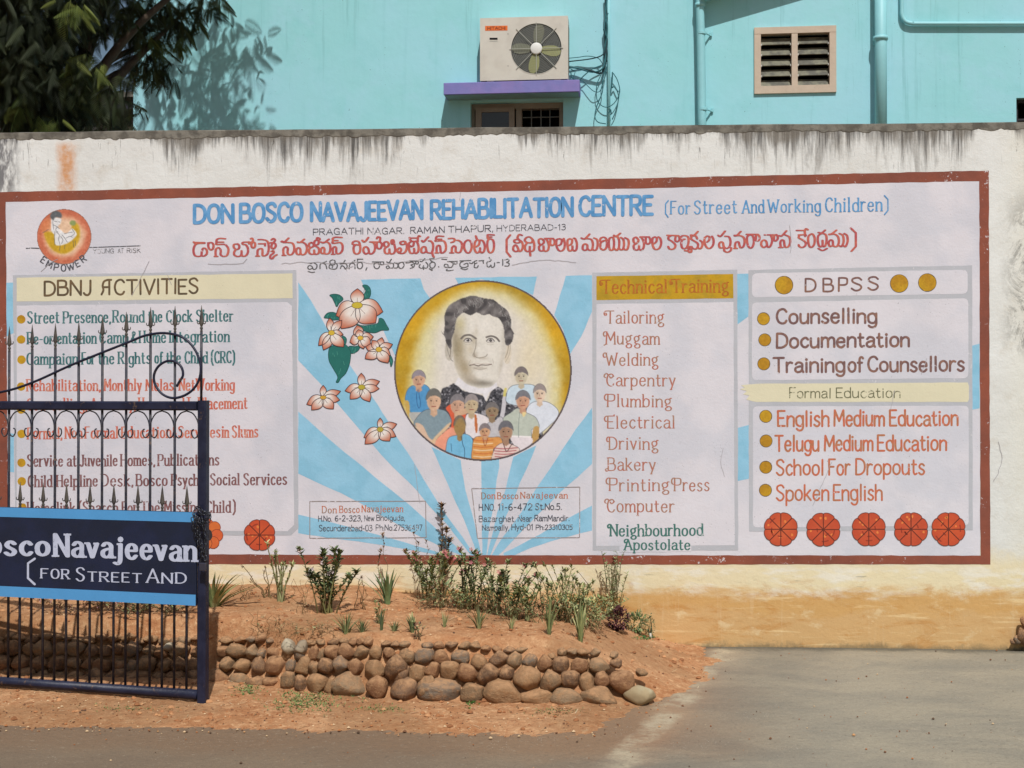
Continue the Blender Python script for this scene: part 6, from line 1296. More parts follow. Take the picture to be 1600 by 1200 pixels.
for L, back in ((ROW4, .02), (ROW3, .055), (ROW2, .095), (ROW1, .13)):
    for (px, py, w, h_) in L: stone(px, py, w, h_, back)
pm = BM[6].copy(); pm.materials.clear(); pm.materials.append(M_STP)
o_ = stone(1000, 1086, 50, 30, .02, mesh=pm); o_['label'] = 'pale yellowish boulder closing the right end'
pm2 = BM[4].copy(); pm2.materials.clear(); pm2.materials.append(paint('chalky_boulder', (186, 174, 150), .15, 14, .9, bump=.4, c2=(150, 134, 112), c2s=7))
stone(452, 1010, 20, 24, .08, mesh=pm2); stone(471, 1012, 19, 24, .08, mesh=pm2); stone(263, 1011, 15, 14, .08, mesh=pm2)
# loose pebbles and clods
mb = MB()
for k in range(4200):
    x = rs.uniform(-3.1, 2.9); y = rs.uniform(-2.6, -.03) if rs.random() < .7 else rs.uniform(-2.05, -1.5); r_ = abs(rs.gauss(0, .0026)) + .0018
    if soil_h(x, y) < -.012 and rs.random() < .9: continue
    z = max(0, soil_h(x, y)) + r_ * .3; q = [Vector((rs.uniform(.7, 1.2) * r_ * math.cos(a), rs.uniform(.7, 1.2) * r_ * math.sin(a), 0)) for a in (0, 1.25, 2.5, 3.8, 5)]
    c = Vector((x, y, z)); mb.col = lin(rs.choice([(188, 142, 98), (150, 96, 60), (120, 84, 60), (206, 176, 138), (96, 74, 58), (170, 112, 70)]))
    mb.add([c + v for v in q] + [c + Vector((0, 0, r_ * .8)), c - Vector((0, 0, r_ * .7))], [(i, (i + 1) % 5, 5) for i in range(5)] + [((i + 1) % 5, i, 6) for i in range(5)])
for k in range(420):      # clods of earth
    x = rs.uniform(-3.1, .9); y = rs.uniform(-1.95, -.04); r_ = rs.uniform(.006, .017)
    if soil_h(x, y) < .004: continue
    c = Vector((x, y, soil_h(x, y) + r_ * .1)); mb.col = lin(rs.choice([(176, 122, 82), (160, 108, 70), (190, 140, 98), (146, 98, 64)])); n_ = 6
    r1 = [Vector((rs.uniform(.7, 1.25) * r_ * math.cos(a * 1.047), rs.uniform(.7, 1.25) * r_ * math.sin(a * 1.047), rs.uniform(-.2, .2) * r_)) for a in range(6)]; r2 = [v * .6 + Vector((0, 0, r_ * rs.uniform(.35, .7))) for v in r1]
    mb.add([c + v for v in r1] + [c + v for v in r2] + [c + Vector((0, 0, r_ * .7)), c - Vector((0, 0, r_ * .6))], [(i, (i + 1) % 6, 6 + (i + 1) % 6, 6 + i) for i in range(6)] + [(6 + i, 6 + (i + 1) % 6, 12) for i in range(6)] + [((i + 1) % 6, i, 13) for i in range(6)])
M_VC = paint('mixed_colours', (0, 0, 0), .12, 30, .9, bump=0, attr=True)
o_ = mb.build('loose_gravel', M_VC, kind='stuff'); tag(o_, 'loose pebbles and clods scattered over the red soil', 'gravel'); o_['kind'] = 'stuff'
# ------------------------------------------------------------------ plants of the raised bed
rp = random.Random(21)
def lf(mb, p, d, L, w, cols, droop=.0):
    """one lance-shaped leaf with a folded midrib"""
    d = Vector(d).normalized(); s = d.cross(Vector((rp.uniform(-.3, .3), rp.uniform(-.3, .3), 1))); s = s.normalized() if s.length > .01 else Vector((1, 0, 0)); up = s.cross(d)
    c = rp.choice(cols); k = rp.uniform(.85, 1.45); mb.col = tuple(v * k for v in lin(c))
    m_ = p + d * L * .5 + up * L * .05 - Vector((0, 0, droop * L * .3)); t = p + d * L - Vector((0, 0, droop * L))
    mb.add([p, p + d * L * .35 + s * w * .5 + up * w * .15, m_ , p + d * L * .35 - s * w * .5 + up * w * .15, t, p + d * L * .75 + s * w * .3 - Vector((0, 0, droop * L * .5)), p + d * L * .75 - s * w * .3 - Vector((0, 0, droop * L * .5))],
           [(0, 1, 2), (0, 2, 3), (1, 5, 2), (2, 5, 4), (2, 4, 6), (3, 2, 6)])
GREEN = [(124, 132, 88), (106, 116, 76), (142, 146, 104), (114, 124, 88), (90, 102, 66)]
PALE = [(146, 150, 98), (126, 134, 84), (164, 162, 112), (104, 116, 72), (184, 178, 128)]
DRY = [(140, 112, 78), (120, 92, 66), (160, 134, 96), (98, 76, 58)]
DK = [(84, 98, 66), (98, 110, 76), (74, 88, 62), (108, 118, 82)]
PURP = [(74, 44, 52), (90, 54, 58), (58, 36, 44), (104, 66, 62)]
def bed(px, py):
    p = on_soil(px, py)
    if p.y > -.09: p.y = -.09; p.z = soil_h(p.x, p.y)
    return p
def pxh(p): return (-(CR.transposed() @ (p - CAM)).z) / F
def stems(name, label, cat, px, py, top, n, spread, cols, leafL=.045, leafW=.012, dens=1.0, flower=None, stemc=(112, 116, 72), tuft=True, r=.004, base_sp=.03, lean=0, bare=.35, curve=.15):
    b_ = bed(px, py); k = pxh(b_); H = (py - top) * k; t = thing(name, b_, label, cat)
    ms, ml, mf = MB(), MB(), MB()
    for i in range(n):
        u = (i + .5) / n * 2 - 1 if n > 1 else 0; h = H * rp.uniform(.55, 1.0) if i else H
        st = b_ + Vector((rp.uniform(-1, 1) * base_sp, rp.uniform(-1, 1) * base_sp * .8, -.015)); dx = (u * spread * k * rp.uniform(.7, 1.1) + lean * k); dy = rp.uniform(-.6, .6) * spread * k * .7
        pts = []
        for j in range(7):
            f = j / 6; pts.append(st + Vector((dx * f ** 1.35 + rp.uniform(-1, 1) * curve * .02, dy * f + rp.uniform(-1, 1) * curve * .02, (h + .015) * f)))
        pts[-1].y = min(pts[-1].y, -.03); c = catmull(pts, 3)
        for q in c: q.y = min(q.y, -.012)
        kk = rp.uniform(.8, 1.15)
        if n <= 20: ms = MB()
        ms.col = tuple(v * kk for v in lin(rp.choice([stemc, mixc(stemc, (90, 74, 50), .4)]))); ms.tube(c, r, 5, r * .5)
        if n <= 20: ms.build('stem', M_VC, t, True)
        m = len(c)
        for j in range(int(m * bare), m):
            for _ in range(max(1, int(dens * (1.5 + 1.9 * (j / m))))) if rp.random() < dens else ():
                a = rp.uniform(0, 6.28); up = rp.uniform(.25, 1.1); lf(ml, c[j], (math.cos(a), math.sin(a), up), leafL * rp.uniform(.65, 1.3), leafW * rp.uniform(.9, 1.35), cols, .1)
        if tuft:
            for _ in range(int(9 * dens) + 3):
                a = rp.uniform(0, 6.28); lf(ml, c[-1] - Vector((0, 0, rp.uniform(0, .02))), (math.cos(a), math.sin(a), rp.uniform(.3, 1.8)), leafL * rp.uniform(.7, 1.2), leafW * 1.2, cols, .1)
        if flower and rp.random() < .5:
            for _ in range(rp.randint(1, 3)):
                fc = c[-1] + Vector((rp.uniform(-.014, .014), rp.uniform(-.014, 0), rp.uniform(0, .016))); mf.col = lin(flower)
                for q in range(5):
                    a = q * 1.2566; p1 = fc + Vector((math.cos(a), -.3, math.sin(a))) * .009; s_ = Vector((-math.sin(a), 0, math.cos(a))) * .0038; mf.add([fc, p1 + s_, p1 * 1.0 + (p1 - fc) * .25, p1 - s_], [(0, 1, 2, 3)])
    if n > 20: ms.build('stems', M_VC, t, True, kind='stuff')
    if ml.v: ml.build('foliage', M_VC, t, kind='stuff')
    if mf.v: mf.build('flowers', M_VC, t, kind='stuff')
    return t
def blades(name, label, cat, px, py, top, n, spread, cols, w=.014, stiff=1.0, zz=-.01, part='blade'):
    b_ = bed(px, py); k = pxh(b_); H = (py - top) * k; t = thing(name, b_, label, cat); single = n <= 26 and w > .008
    mb = MB()
    for i in range(n):
        a = rp.uniform(0, 6.28); u = rp.uniform(.1, 1) if i else .05; L = H * rp.uniform(.8, 1.3); out_ = Vector((math.cos(a) * spread * 1.35 * k * u, math.sin(a) * spread * k * u * .7, 0)); s = Vector((-math.sin(a), math.cos(a), 0)) * w * .68 * rp.uniform(.8, 1.2)
        st = b_ + out_ * .12 + Vector((0, 0, zz)); vs = []; kk = rp.uniform(.75, 1.2); c1 = rp.choice(cols); n_ = 6
        mb2 = MB() if single else mb; mb2.col = tuple(v * kk for v in lin(c1))
        for j in range(n_ + 1):
            f = j / n_; p = st + out_ * (f ** (1.2 + .6 * stiff)) + Vector((0, 0, L * (f - (1 - stiff) * .45 * f * f) * (1 - .35 * u * (1 - stiff * .6)))); wf = (1 - f) ** .6 * (1 if f > .1 else .8) + .04; p.y = min(p.y, -.012)
            fold = Vector((0, 0, w * .22 * wf)); vs += [p - s * wf + fold, p, p + s * wf + fold]
        mb2.add(vs, [(j * 3 + q, j * 3 + q + 1, j * 3 + q + 4, j * 3 + q + 3) for j in range(n_) for q in (0, 1)])
        if single: mb2.build(part, M_VC, t)
    if not single: mb.build('blades', M_VC, t, kind='stuff')
    return t
blades('agave_plant', 'pale green agave with long stiff blades beside the gate lock post', 'agave', 333, 948, 884, 24, 64, PALE, .02, .55)
blades('agave_plant', 'green agave rosette with pointed blades in front of the wall stain below the address box', 'agave', 606, 944, 892, 22, 40, [(104, 122, 80), (86, 104, 66), (130, 142, 96)], .017, .9)
stems('cactus_shrub', 'tall pale spurge shrub with upright fleshy stems near the wall, left of the oleander', 'shrub', 438, 940, 848, 11, 26, PALE, .03, .008, .5, stemc=(150, 152, 108), r=.0058, base_sp=.02)
stems('twiggy_bush', 'sparse leafless twigs growing left of the fleshy stemmed shrub', 'shrub', 418, 934, 884, 5, 34, DRY, .018, .006, .25, stemc=(116, 98, 62), r=.0035, lean=-14, curve=.6)
stems('oleander_bush', 'leafy oleander bush with white flower buds against the brown mural border', 'bush', 512, 958, 860, 15, 42, GREEN + DK, .04, .013, 1.3, (226, 206, 204), (112, 108, 64), r=.0045, base_sp=.05)
stems('twiggy_bush', 'thin dry sapling between the oleander and the agave rosette', 'shrub', 562, 952, 900, 4, 12, DRY, .02, .006, .3, stemc=(150, 118, 80), r=.003, curve=.8)
stems('twiggy_bush', 'low bare twigs on the soil just above the left stones', 'twigs', 414, 1003, 958, 5, 26, DRY, .012, .004, .15, stemc=(130, 100, 66), r=.0022, curve=.8, tuft=False)
stems('flowering_bush', 'dense leafy bush with pink flowers on the left of the address box with four lines', 'bush', 678, 940, 862, 18, 42, GREEN + PALE, .036, .010, 1.0, (216, 128, 132), (124, 126, 82), r=.004, base_sp=.06)
stems('dried_plant', 'tall withered brown plant rising over the blue painted rays', 'dried plant', 698, 930, 786, 3, 10, DRY + [(96, 84, 80), (84, 96, 110)], .036, .012, 1.6, stemc=(120, 96, 74), r=.0045, bare=.42, curve=.5, lean=8)
stems('dried_plant', 'short dry fern-like sprig under the address box with three lines', 'dried plant', 600, 930, 836, 2, 8, DRY, .026, .006, 1.1, stemc=(120, 100, 84), r=.002, bare=.55, curve=.6, lean=-6)
stems('dried_plant', 'wispy dry stalks between the agave rosette and the pink flowering bush', 'dried plant', 655, 935, 832, 4, 14, DRY, .022, .006, .7, stemc=(130, 104, 84), r=.002, bare=.5, curve=.8)
stems('flowering_bush', 'slender upright shrub with dark tufts and pink buds right of the withered plant', 'bush', 733, 948, 858, 11, 28, DK + GREEN, .034, .011, 1.1, (206, 130, 138), (120, 120, 76), r=.0038, base_sp=.05)
stems('flowering_bush', 'tall shrub with dark leaf tufts below the street line of the address box', 'bush', 790, 962, 862, 13, 44, DK + GREEN, .036, .012, .9, (210, 132, 130), (122, 124, 82), r=.004, base_sp=.05, lean=4)
stems('spurge_plant', 'pale stemmed shrub with few leaves left of the thin tall sapling', 'shrub', 868, 968, 880, 12, 42, GREEN + PALE, .03, .009, .5, None, (132, 132, 88), r=.0036, base_sp=.07)
stems('spurge_plant', 'clump of pale upright stems in front of the sparse shrub', 'shrub', 902, 975, 905, 15, 30, PALE, .03, .008, .6, None, (160, 158, 116), r=.0045, base_sp=.05)
stems('sapling', 'thin tall sapling crossing the last mural word beside the purple bush', 'sapling', 958, 968, 862, 9, 20, GREEN, .028, .006, 1.0, None, (104, 104, 64), tuft=False, r=.003, base_sp=.03, bare=.1)
stems('twiggy_bush', 'leaning bare twigs left of the thin tall sapling', 'shrub', 946, 962, 892, 4, 34, GREEN, .022, .006, .3, None, (116, 104, 66), r=.003, lean=-18)
PB = 'small round dark purple bush at the right end of the bed'
GB = 'low feathery green bush to the right of the purple one'
DS = 'dark green seedling with a white stub at the edge of the bed'
blades('grass_tuft', 'spiky grass tuft in front of the oleander bush', 'grass tuft', 541, 990, 952, 40, 26, GREEN + PALE, .005, .75)
blades('grass_tuft', 'small olive grass tuft right of the spiky one', 'grass tuft', 566, 988, 962, 30, 18, GREEN, .005, .75)
blades('spiky_seedling', 'upright thin seedling below the agave rosette', 'seedling', 596, 985, 948, 12, 9, GREEN + DK, .009, .9)
blades('spiky_seedling', 'tiny leafy seedling between the upright one and the broad bladed one', 'seedling', 616, 987, 966, 12, 12, GREEN, .009, .8)
blades('spiky_seedling', 'broad bladed seedling on reddish soil above the middle stones', 'seedling', 645, 988, 956, 16, 20, PALE + GREEN, .011, .85)
blades('grass_tuft', 'short green shoots under the pink flowering bush', 'grass tuft', 694, 980, 955, 16, 8, PALE, .006, .95)
blades('spiky_seedling', 'bladed plant with a pale centre below the slender shrub', 'seedling', 748, 982, 946, 24, 18, PALE + GREEN, .009, .85)
blades('grass_tuft', 'two-pronged yellowish shoots in front of the tall tufted shrub', 'grass tuft', 799, 984, 960, 10, 12, PALE, .007, .9)
blades('spiky_seedling', 'pale narrow plant in the foreground left of the taller pale one', 'seedling', 858, 992, 940, 20, 14, PALE, .009, .95)
blades('spiky_seedling', 'tallest pale bladed plant standing nearest the stones on the right', 'seedling', 907, 1003, 946, 26, 18, PALE, .011, .95)
stems('undergrowth', 'tangled low dry undergrowth at the foot of the pink flowering bush', 'undergrowth', 700, 950, 926, 46, 60, DRY + GREEN, .018, .005, .5, None, (122, 96, 66), tuft=False, r=.0016, base_sp=.16, curve=1.2)
stems('undergrowth', 'low scrub of mixed green stalks between the tall tufted shrub and the pale stems', 'undergrowth', 836, 968, 932, 40, 46, GREEN + DRY, .024, .006, .8, None, (118, 116, 76), tuft=False, r=.0018, base_sp=.14, curve=.8)
stems('undergrowth', 'withered reddish scrub seen through the bars below the sign board', 'undergrowth', 140, 955, 932, 40, 50, DRY + [(150, 110, 110)], .02, .006, .9, None, (130, 96, 74), tuft=False, r=.002, base_sp=.2, curve=1)
stems('undergrowth', 'green and dry scrub behind the gate close to the lock post', 'undergrowth', 240, 956, 934, 30, 40, GREEN + DRY, .022, .007, .9, None, (110, 96, 66), tuft=False, r=.002, base_sp=.14, curve=1)
def ball(name, label, cat, px, py, w, h, n, cols, L, W_, stemc):
    b_ = bed(px, py); k = pxh(b_); t = thing(name, b_, label, cat); ml = MB(); c = b_ + Vector((0, 0, h * k * .5))
    for _ in range(n):
        d = Vector((rp.gauss(0, 1), rp.gauss(0, 1), rp.gauss(0, 1))).normalized(); rr = rp.uniform(.3, 1) ** .5 * (1 + .18 * vnoise(d.x * 2, d.z * 2, 1.5)); p = c + Vector((d.x * w * k * .5, d.y * w * k * .42, d.z * h * k * .5)) * rr; p.y = min(p.y, -.012)
        lf(ml, p, d + Vector((rp.uniform(-.7, .7), rp.uniform(-.7, .7), rp.uniform(-.1, .9))), L * rp.uniform(.6, 1.2), W_, cols, .1)
    for i in range(6):
        ms = MB(); ms.col = lin(stemc); e_ = c + Vector((rp.uniform(-.3, .3) * w * k, 0, rp.uniform(.0, .3) * h * k)); ms.tube([b_ - Vector((0, 0, .01)), b_.lerp(e_, .5) + Vector((rp.uniform(-.01, .01), 0, 0)), e_], .003, 5, .0015); ms.build('stem', M_VC, t)
    ml.build('foliage', M_VC, t, kind='stuff'); return t
def weeds(label, px, py, w, h, n, cols, L=.02):
    mb = MB()
    for _ in range(n):
        x, y = rp.gauss(px, w / 2.4), rp.gauss(py, h / 2.4); p = ground(x, y, .0)
        if y < 1100 or True: p = on_soil(x, y)
        p.z = max(p.z, .0)
        for _ in range(3):
            a = rp.uniform(0, 6.28); lf(mb, p + Vector((0, 0, -.002)), (math.cos(a), math.sin(a), rp.uniform(.2, 1.6)), L * rp.uniform(.5, 1.1), L * .32, cols)
    o = mb.build('weeds', M_VC, kind='stuff'); o['label'] = label; o['category'] = 'weeds'; return o
ball('purple_bush', PB, 'bush', 965, 986, 36, 38, 520, PURP + [(120, 76, 70)], .022, .011, (70, 44, 46))
ds_ = ball('dark_seedling', DS, 'seedling', 1014, 990, 17, 36, 130, DK, .018, .007, (70, 74, 50))
mb = MB(); mb.col = lin((196, 190, 176)); b0_ = ORG[ds_.name]; mb.tube([b0_ + Vector((.004, -.03, -.01)), b0_ + Vector((.002, -.03, .03))], .008, 7, .006); mb.build('white_stub', M_VC, ds_, True)
ball('low_green_bush', GB, 'bush', 994, 988, 36, 30, 420, GREEN + [(74, 110, 60)], .026, .008, (84, 100, 56))
ball('leafy_bush', 'rounded leafy growth filling the base of the pink flowering bush', 'bush', 692, 948, 60, 44, 260, GREEN + DRY, .034, .011, (104, 96, 62))
ball('leafy_bush', 'thin green growth at the foot of the pale stemmed clump', 'bush', 925, 968, 70, 34, 330, GREEN + PALE, .032, .007, (120, 112, 76))
stems('spurge_plant', 'thin green stalks just left of the leaning bare twigs', 'shrub', 884, 955, 886, 10, 26, GREEN + PALE, .026, .008, .6, None, (126, 130, 84), r=.003, base_sp=.05)
stems('spurge_plant', 'pale flowerless stalks between the two tufted shrubs', 'shrub', 765, 955, 878, 12, 26, PALE + GREEN, .028, .008, .6, None, (136, 136, 92), r=.003, base_sp=.05)
stems('spurge_plant', 'broad green stalks right below the tall tufted shrub', 'shrub', 815, 968, 905, 14, 30, PALE + GREEN, .034, .010, .8, None, (140, 142, 96), r=.004, base_sp=.05)
stems('spiky_seedling', 'small leafy sprout leaning left between the grass tufts', 'seedling', 590, 975, 940, 5, 10, GREEN + PALE, .026, .007, .45, None, (120, 118, 76), r=.002, base_sp=.01, bare=.1)
stems('spiky_seedling', 'small sprout with purplish leaves on the left of the middle stones', 'seedling', 652, 1000, 972, 5, 14, GREEN + PURP + PALE, .022, .007, .45, None, (130, 108, 76), r=.002, base_sp=.02, bare=.1)
stems('twiggy_bush', 'fine dry twigs close to the wall, left of the fleshy stemmed shrub', 'twigs', 384, 938, 905, 6, 26, DRY, .014, .005, .3, stemc=(140, 110, 74), r=.0018, curve=.8, tuft=False)
stems('twiggy_bush', 'fine dry twigs below the oleander bush', 'twigs', 470, 960, 905, 6, 24, DRY + GREEN, .014, .005, .3, stemc=(140, 110, 74), r=.0018, curve=.8, tuft=False)
stems('undergrowth', 'mixed grey-green scrub around the slender upright shrub', 'undergrowth', 745, 956, 915, 34, 40, GREEN + PALE, .026, .008, .8, None, (128, 126, 84), tuft=False, r=.0018, base_sp=.12, curve=.8)
stems('undergrowth', 'leafy grey-green scrub behind the tallest pale bladed plant', 'undergrowth', 905, 975, 925, 34, 46, GREEN + PALE, .028, .008, .8, None, (130, 128, 86), tuft=False, r=.0018, base_sp=.13, curve=.8)
stems('undergrowth', 'thin dry weeds over the soil between the fleshy stemmed shrub and the oleander', 'undergrowth', 480, 985, 968, 26, 60, DRY + GREEN, .014, .005, .4, None, (150, 122, 84), tuft=False, r=.0014, base_sp=.2, curve=.8)
WG = [(96, 118, 66), (112, 130, 76), (82, 100, 56), (128, 134, 84)]
weeds('patch of low green weeds on the soil below the left boulders', 480, 1095, 70, 22, 520, WG, .016)
weeds('small bright green weed growing between the big bottom boulders', 738, 1092, 14, 14, 130, [(70, 106, 48), (84, 124, 58), (60, 92, 42)], .02)
weeds('thin weeds at the foot of the gate', 205, 1108, 90, 6, 110, WG, .012)
weeds('sparse olive weeds in front of the middle boulders', 600, 1108, 50, 8, 130, WG, .013)
weeds('brown straggly weeds below the right boulders', 870, 1112, 60, 8, 150, DRY + WG, .013)
weeds('small weeds beside the lowest stones right of the gate', 385, 1078, 26, 12, 120, WG, .016)
weeds('green fringe trailing at the tip of the bed beside the dark seedling', 1010, 996, 22, 5, 130, [(70, 106, 58), (90, 120, 66)], .016)
mb = MB()
for _ in range(420):   # straw and dead leaves
    x, y = rp.uniform(-3.0, .7), rp.uniform(-1.95, -.05); z = soil_h(x, y)
    if z < -.01: continue
    a = rp.uniform(0, 6.28); L = rp.uniform(.01, .05); mb.col = lin(rp.choice([(206, 182, 140), (170, 138, 96), (120, 92, 64), (222, 204, 168)])); q = Vector((x, y, z + .004)); d = Vector((math.cos(a), math.sin(a), rp.uniform(-.05, .25))) * L; s_ = Vector((-math.sin(a), math.cos(a), 0)) * .0012
    mb.add([q - s_, q + d - s_, q + d + s_, q + s_], [(0, 1, 2, 3)])
o_ = mb.build('straw', M_VC, kind='stuff'); tag(o_, 'straw bits and dry stalks strewn on the red bed', 'straw'); o_['kind'] = 'stuff'
# rubble at the far right foot of the wall
rb = thing('rubble_heap', ground(1592, 1003), 'dark broken rubble at the foot of the wall at the far right', 'rubble')
for x, y, s_ in ((1590, 1000, .035), (1600, 992, .06), (1608, 1000, .05), (1582, 1003, .02), (1604, 975, .045)):
    p = W(x, y, .05); p.z = max(p.z, s_ * .5); o = bpy.data.objects.new('stone', BM[int(x) % 9]); COL.objects.link(o); o.parent = rb; o.location = p - ORG[rb.name]; o.scale = (s_, s_ * .8, s_ * .8); o.rotation_euler = (x, y, 0)

# ------------------------------------------------------------------ trees behind the wall
rt_ = np.random.default_rng(5)
def frond_template():
    vs, fs = [], []; L = .22
    def ad(v, f): 
        b = len(vs); vs.extend(v); fs.extend([tuple(b + i for i in q) for q in f])
    ad([(0, -.0015, 0), (L, -.001, -.07), (L, .001, -.07), (0, .0015, 0)], [(0, 1, 2, 3)])
    for i in range(14):
        t = .08 + .92 * i / 13; px_ = L * t; pz_ = -.07 * t * t; l = .075 * math.sin(math.pi * (.18 + .8 * t)) + .018
        for sg in (-1, 1):
            dx, dy, dz = .3 * l, sg * .62 * l, -.75 * l
            w = .0052
            ad([(px_, 0, pz_), (px_ + dx * .35 + w, dy * .35, pz_ + dz * .22), (px_ + dx * 1.0, dy, pz_ + dz), (px_ + dx * .35 - w, dy * .35, pz_ + dz * .3)], [(0, 1, 2, 3)])
    return np.array(vs), fs
FV, FF = frond_template()
def crown(centres, m, parent, name='crown', dn=3.6):
    V, Fc, Cc = [], [], []; nb = 0
    for (c, rad, n, cols, flat_) in centres:
        for _ in range(int(n * dn)):
            d = rt_.normal(size=3); d /= np.linalg.norm(d); rr = rad * rt_.uniform(.15, 1) ** .6; p = np.array(c) + d * rr * np.array([1, flat_, .8])
            a = rt_.uniform(0, 2 * math.pi); pitch = rt_.uniform(.1, 1.25); roll = rt_.normal() * .5; s = rt_.uniform(.5, .95)
            Rm = np.array(Matrix.Rotation(a, 3, 'Z') @ Matrix.Rotation(pitch, 3, 'Y') @ Matrix.Rotation(roll, 3, 'X'))
            v = (FV * s) @ Rm.T + p; V.append(v); Fc += [tuple(nb + i for i in f) for f in FF]; nb += len(FV)
            col = np.array(lin(cols[rt_.integers(len(cols))])) * rt_.uniform(.6, 1.3); Cc.append(np.repeat(col[None], len(FV), 0))
    mb = MB(); A = np.concatenate(V); C = np.concatenate(Cc); mb.v = [tuple(r) for r in A]; mb.c = [tuple(r) for r in C]; mb.f = Fc
    return mb.build(name, m, parent, kind='stuff')
m, t, b = newmat('feathery_leaf'); q = N(t); a = q.n('Attribute'); a.attribute_name = 'paint'
t.links.new(a.outputs['Color'], b.inputs['Base Color']); b.inputs['Roughness'].default_value = .6
tr = q.n('BsdfTranslucent'); t.links.new(a.outputs['Color'], tr.inputs[0]); mx = q.n('MixShader'); mx.inputs[0].default_value = .22
t.links.new(b.outputs[0], mx.inputs[1]); t.links.new(tr.outputs[0], mx.inputs[2]); t.links.new(mx.outputs[0], [n_ for n_ in t.nodes if n_.type == 'OUTPUT_MATERIAL'][0].inputs[0]); M_LEAF = m
M_BARK = paint('dark_bark', (74, 64, 54), .25, 9, .95, bump=.5)
DG = [(46, 54, 36), (58, 66, 44), (38, 46, 32), (70, 78, 54)]; LG = [(88, 100, 46), (104, 112, 54), (72, 86, 42)]; MG = [(54, 64, 38), (46, 54, 34), (68, 76, 44)]  # LG: brighter yellow-greens painted in for fronds that catch the sun
def wp(x, y, Y): return tuple(hit(x, y, Vector((0, Y, 0)), YW))
tree = thing('feathery_tree', (wp(40, 400, 2.2)[0], 2.2, 0), 'dark feathery-leaved tree standing behind the wall at the upper left', 'tree')
cl = []
for (x, y, Y, r_, n, cols) in [(15, 20, 1.6, .42, 46, DG), (70, 10, 1.8, .42, 46, DG), (20, 80, 1.5, .4, 44, DG), (70, 75, 1.9, .36, 34, DG), (15, 140, 1.7, .36, 38, DG), (60, 150, 2.0, .38, 40, DG), (110, 185, 2.2, .3, 26, DG), (10, 190, 1.8, .28, 24, DG),
    (120, 15, 2.2, .34, 34, DG + MG), (165, 8, 2.6, .3, 28, MG), (205, 30, 3.0, .3, 26, MG), (235, 75, 3.3, .22, 15, MG), (252, 110, 3.4, .17, 9, MG), (205, 105, 3.1, .2, 12, MG), (285, 22, 3.45, .26, 20, MG), (325, 5, 3.5, .2, 12, MG), (245, 20, 3.3, .26, 20, MG),
    (135, 105, 1.7, .16, 7, LG), (150, 135, 1.8, .24, 13, MG), (110, 130, 2.3, .26, 18, DG), (240, 60, 3.0, .09, 3, LG), (285, 68, 3.1, .09, 3, LG), (110, 8, 1.5, .12, 4, LG), (75, 195, 1.6, .14, 6, LG), (30, 155, 1.5, .1, 3, LG), (180, 185, 2.6, .2, 9, DG), (100, 60, 2.4, .22, 14, DG), (210, 165, 3.2, .1, 2, MG)]:
    cl.append((wp(x, y, Y), r_, n, cols, .8))
for (x, y, Y, r_, n) in [(300, -100, 3.45, .2, 6), (345, -110, 3.45, .2, 5), (392, -92, 3.5, .15, 3), (405, -150, 3.4, .15, 3), (325, -190, 3.3, .26, 8), (262, -110, 3.35, .3, 12), (365, -190, 3.3, .2, 5), (290, -240, 3.2, .3, 9), (232, -60, 3.5, .2, 8), (330, -250, 2.6, .5, 50), (240, -120, 2.8, .5, 60), (250, -220, 2.4, .5, 60), (180, -120, 2.4, .5, 60), (120, -80, 2.0, .5, 56), (60, -90, 1.7, .5, 56), (0, -60, 1.6, .5, 56), (-60, 0, 1.6, .5, 50), (-60, 100, 1.6, .5, 50), (100, -220, 1.8, .6, 70), (10, -200, 1.6, .6, 70), (200, -300, 2.0, .6, 70), (-90, -150, 1.5, .6, 60)]:
    cl.append((wp(x, y, Y), r_, n, MG, .8))
crown(cl, M_LEAF, tree)
mb = MB(); T0 = Vector((wp(45, 400, 2.2)[0], 2.2, -.1)); fork = Vector((T0.x + .1, 2.3, 3.4)); mb.tube(catmull([T0, T0 + Vector((.05, 0, 1.5)), fork], 5), .17, 10, .12); mb.build('trunk', M_BARK, tree, True)
for x, y, Y in ((20, 30, 1.7), (70, 10, 1.9), (120, -80, 2.1), (165, 10, 2.6), (240, -120, 2.8), (335, -60, 3.0), (285, 22, 3.45), (205, 105, 3.1), (10, 150, 1.8), (110, 130, 2.3), (250, 60, 3.3), (100, -220, 1.9)):
    e_ = Vector(wp(x, y, Y)); mb = MB(); md = fork.lerp(e_, .5) + Vector((rp.uniform(-.1, .1), rp.uniform(-.1, .1), rp.uniform(.0, .2))); mb.tube(catmull([fork + Vector((0, 0, -.1)), md, e_], 6), .06, 7, .012); mb.build('limb', M_BARK, tree, True)
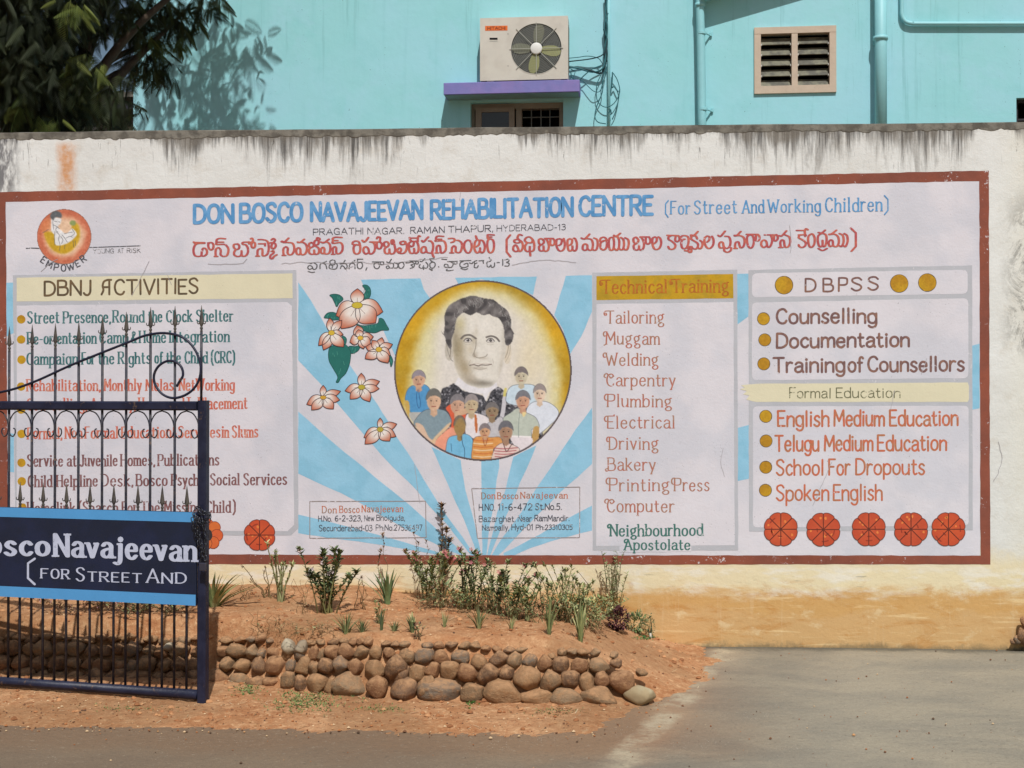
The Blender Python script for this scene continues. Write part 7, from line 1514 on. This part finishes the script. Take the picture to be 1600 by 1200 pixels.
# drooping branchlets close to the building
# trees and a house further back
t2 = thing('background_tree', (wp(60, 300, 8)[0], 8, 0), 'shaded tree further back, filling the gap left of the turquoise building', 'tree')
cl = [(wp(x, y, 8 + rp.uniform(-1, 1)), r_, n, DG, .8) for x, y, r_, n in ((10, 100, .9, 90), (60, 130, .8, 80), (110, 175, .7, 60), (40, 30, .9, 90), (90, 60, .4, 14), (150, 190, .5, 30), (0, 200, .8, 60), (185, 140, .25, 5), (-60, 100, .9, 70), (-60, 0, .9, 70), (120, 10, .5, 24))]
crown(cl, M_LEAF, t2); mb = MB(); p_ = Vector(wp(55, 200, 8)); mb.tube([(p_.x, 8, -.1), (p_.x + .1, 8, 2), (p_.x, 8, 4.5)], .2, 9, .12); mb.build('trunk', M_BARK, t2, True)
hs = thing('grey_house', (wp(150, 200, 13)[0], 13, 0), 'grey house far behind the trees with a dark upper band', 'house')
def hx(x, y, Y=13): return wp(x, y, Y)
mb = MB(); a, b_ = hx(-60, 150), hx(240, 155); mb.box(a[0], b_[0], 13, 17, -.1, hx(190, 158)[2]); mb.build('wall', paint('grey_render', (112, 108, 112), .1, 2, .9), hs)
mb = MB(); mb.box(a[0] - .2, b_[0] + .2, 12.7, 17.2, hx(190, 158)[2], hx(190, 150)[2]); mb.build('roof', M_CEM, hs)
for x0_, x1_ in ((164, 178), (190, 205), (4, 14)):
    mb = MB(); mb.box(hx(x0_, 180)[0], hx(x1_, 180)[0], 12.97, 13.02, hx(10, 200)[2], hx(10, 182)[2]); mb.build('window', M_DARK if x0_ > 20 else paint('white_shutter', (206, 206, 206), .05, 5, .7), hs)
mb = MB(); mb.box(hx(158, 180)[0], b_[0], 12.6, 12.99, hx(10, 181)[2], hx(10, 174)[2]); mb.build('balcony_slab', paint('dark_slab', (50, 50, 62), .1, 3, .9), hs)

GRP = {'twiggy_bush': 'bare twigs and saplings in the raised bed', 'dried_plant': 'withered plants in the raised bed', 'flowering_bush': 'pink flowering shrubs in the raised bed', 'spiky_seedling': 'bladed seedlings in the raised bed',
       'grass_tuft': 'grass tufts in the raised bed', 'undergrowth': 'scrub between the shrubs', 'weeds': 'weeds at ground level', 'spurge_plant': 'pale stemmed plants of the raised bed', 'agave_plant': 'agaves in the raised bed', 'leafy_bush': 'leafy growth at the foot of the shrubs'}
for o in scene.objects:
    if o.parent is None and o.name.split('.')[0] in GRP: o['group'] = GRP[o.name.split('.')[0]]
